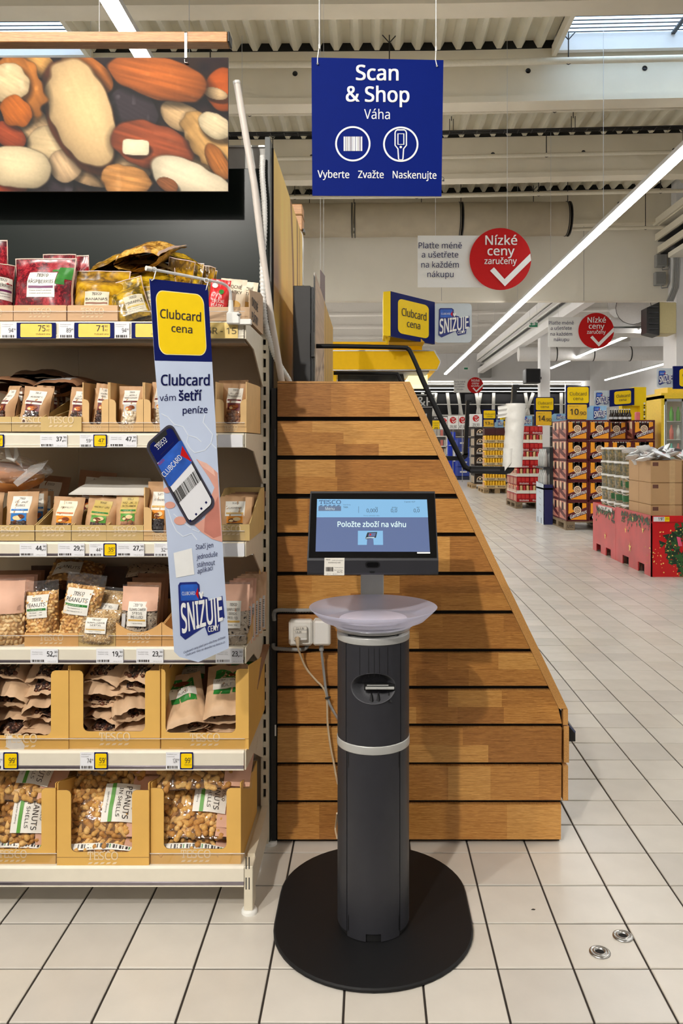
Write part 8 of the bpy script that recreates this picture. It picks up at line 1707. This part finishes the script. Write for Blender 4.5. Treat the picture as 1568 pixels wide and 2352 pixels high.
for k, (x0, x1, y0, y1, pr_, lb) in enumerate(((1028, 1052, 955, 986, '39,90', 'second from left'), (1053, 1070, 955, 986, '47,90', 'third from left'), (1078, 1107, 951, 980, '29,90', 'rightmost, over the black crates'), (1010, 1027, 958, 986, '', 'leftmost, beside the small yellow tag'))):
    flatsign('price_card', 'white price card with red tick, far aisle end, %s' % lb, x0, y0, x1, y1, 29+.2*k, WHITE, lambda b, pl: redtick(b, pl, (x0+x1)/2, y0+10, 7.5, pr_ or None))
flatsign('price_card', 'small yellow and white price tag far behind the oak panel edge', 993, 966, 1009, 990, 28, YELLOW, lambda b, pl: (ptext(b, pl, 'Clubcard', 995, 973, 1007, 973, 3, DKTXT, 0, .02), ptext(b, pl, 'cena', 997, 978, 1005, 978, 3, DKTXT, 0, .02), ptext(b, pl, '49', 996, 988, 1005, 988, 7, DKTXT, .02, .02)))
flatsign('black_label_board', 'small black header board above the far price cards', 994, 957, 1028, 963, 30.5, BLK, lambda b, pl: ptext(b, pl, 'NOVINKA', 997, 962, 1015, 962, 3, WHITE, 0, .02))
SHOPB = mat('bright_blue_display', (28, 60, 190), .4, var=.15, vscale=1.5)
t = thing('blue_display', 'bright blue cardboard display far down the left of the aisle', 'display', P(1036, 1098, 32)); b = MB(); p, q_ = P(1028, 1098, 32), P(1046, 992, 32); b.rbox(p.x, q_.x, 32, 32.6, 0.02, q_.z, SHOPB, .02); part('body', b, t)
b = MB(); pl = facing(31.99); prect(b, pl, 1040, 1012, 1047, 1060, WHITE, 0); prect(b, pl, 1030, 1022, 1040, 1024, LGREY, 0); part('print', b, t)
t = thing('blue_display', 'navy blue packs stacked beside the bright blue display', 'display', P(1062, 1098, 31)); b = MB(); p, q_ = P(1050, 1100, 31), P(1078, 998, 31)
for k in range(4): z0 = .14+k*.37; b = MB(); b.rbox(p.x, q_.x, 31, 31.8, z0, z0+.36, mat('navy_pack', (46, 66, 150), .4, var=.1), .02); b.box(p.x+.1, q_.x-.1, 30.995, 31, z0+.14, z0+.2, LGREY); part('pack', b, t)
b = MB(); b.box(p.x, q_.x, 31, 31.8, 0.0, .13, mat('dark_navy', (30, 34, 60), .5)); part('base', b, t)
t = thing('far_shelf', 'shelf rack with dark goods behind the sloping oak edge', 'shelving', P(1008, 1075, 27)); b = MB(); p, q_ = P(985, 1090, 27), P(1027, 985, 27)
for k, y in enumerate((1001, 1024, 1044, 1064)): z = PZ(y, 27); b = MB(); b.box(p.x, q_.x, 27, 27.5, z-.03, z, WPLAS); part('shelf', b, t)
b = MB(); b.box(p.x, q_.x, 27.5, 27.55, 0, q_.z, GREY); b.box(q_.x-.03, q_.x, 27, 27.5, 0, q_.z, WPLAS); part('frame', b, t)
for r, y in enumerate((1001, 1024, 1044, 1064)):
    for k in range(5):
        z = PZ(y, 27); x = p.x+.06+k*.11; b = MB(); b.rbox(x, x+.085, 27.05, 27.2, z, z+.2, rn.choice([mat('pack_khaki', (110, 104, 84), .4), mat('pack_black', (34, 34, 40), .4), mat('pack_silver', (176, 170, 160), .4), mat('pack_rose', (196, 110, 100), .4)]), .01)
        solo('grocery_pack', b, 'small pack on the far shelf rack, %s shelf, %s from the left' % (('top', 'second', 'third', 'lowest')[r], ORDN[k]), 'pack', 'packs on the far shelf rack')
flatsign('clothing_sign', 'black clothing department sign with large white letters, behind the oak edge', 940, 905, 998, 937, 40, BLK, lambda b, pl: (ptext(b, pl, 'F&F', 944, 932, 991, 932, 20, WHITE, .03, .03), pline(b, pl, [(942, 907), (996, 907), (996, 935), (942, 935)], 1.6, WHITE, .03, True)), .3, False)
t = thing('black_stand', 'black stand below the clothing sign beside the oak edge', 'display', P(965, 1000, 39)); b = MB(); p, q_ = P(940, 1020, 39), P(992, 939, 39); b.rbox(p.x, q_.x, 39, 39.5, 0, q_.z, BLK, .03); part('body', b, t); b = MB(); prect(b, facing(38.99), 970, 950, 980, 958, LGREY, 0); part('label_plate', b, t)
t = thing('sky_card', 'pale blue promotion card behind the bag roll', 'sign', P(1207, 990, 21)); pl = facing(21); b = MB(); b.prism([pl.at(x, y) for x, y in ((1196, 978), (1222, 978), (1222, 955), (1196, 955))], (0, .02, 0), mat('sky_plate', (150, 196, 230), .4, var=.2, vscale=3)); snz(b, pl, 1199, 957, 1219, 976, .02, .006); part('board', b, t); b = MB(); c = P(1209, 978, 21); b.box(c.x-.015, c.x+.015, 21.02, 21.04, 0, c.z+.03, GPLAS); part('pole', b, t)
t = thing('far_island', 'low white shelving with mixed packs closing the view under the dark panels', 'shelving', P(1150, 1020, 44)); b = MB(); b.box(1.0, 11.8, 43.5, 44.0, 0, 1.2, WPLAS); part('body', b, t)
for k in range(3): b = MB(); b.box(1.0, 11.8, 43.3, 43.5, 1.2+k*.55, 1.25+k*.55, WPLAS); part('shelf', b, t)
b = MB(); b.box(1, 11.8, 43.9, 44, 1.2, 2.9, mat('far_goods_back', (120, 112, 110), .6, var=.5, vscale=4)); part('back_panel', b, t)

b = MB(); c = P(1224, 2090, GY(2090)); b.prism([c+Vector((-.006, 0, .0004)), c+Vector((0, .005, .0004)), c+Vector((.007, .002, .0004)), c+Vector((.004, -.001, .0004))], (0, 0, .001), BLK)
solo('floor_scrap', b, 'tiny black scrap lying on a tile right of the kiosk base', 'scrap')
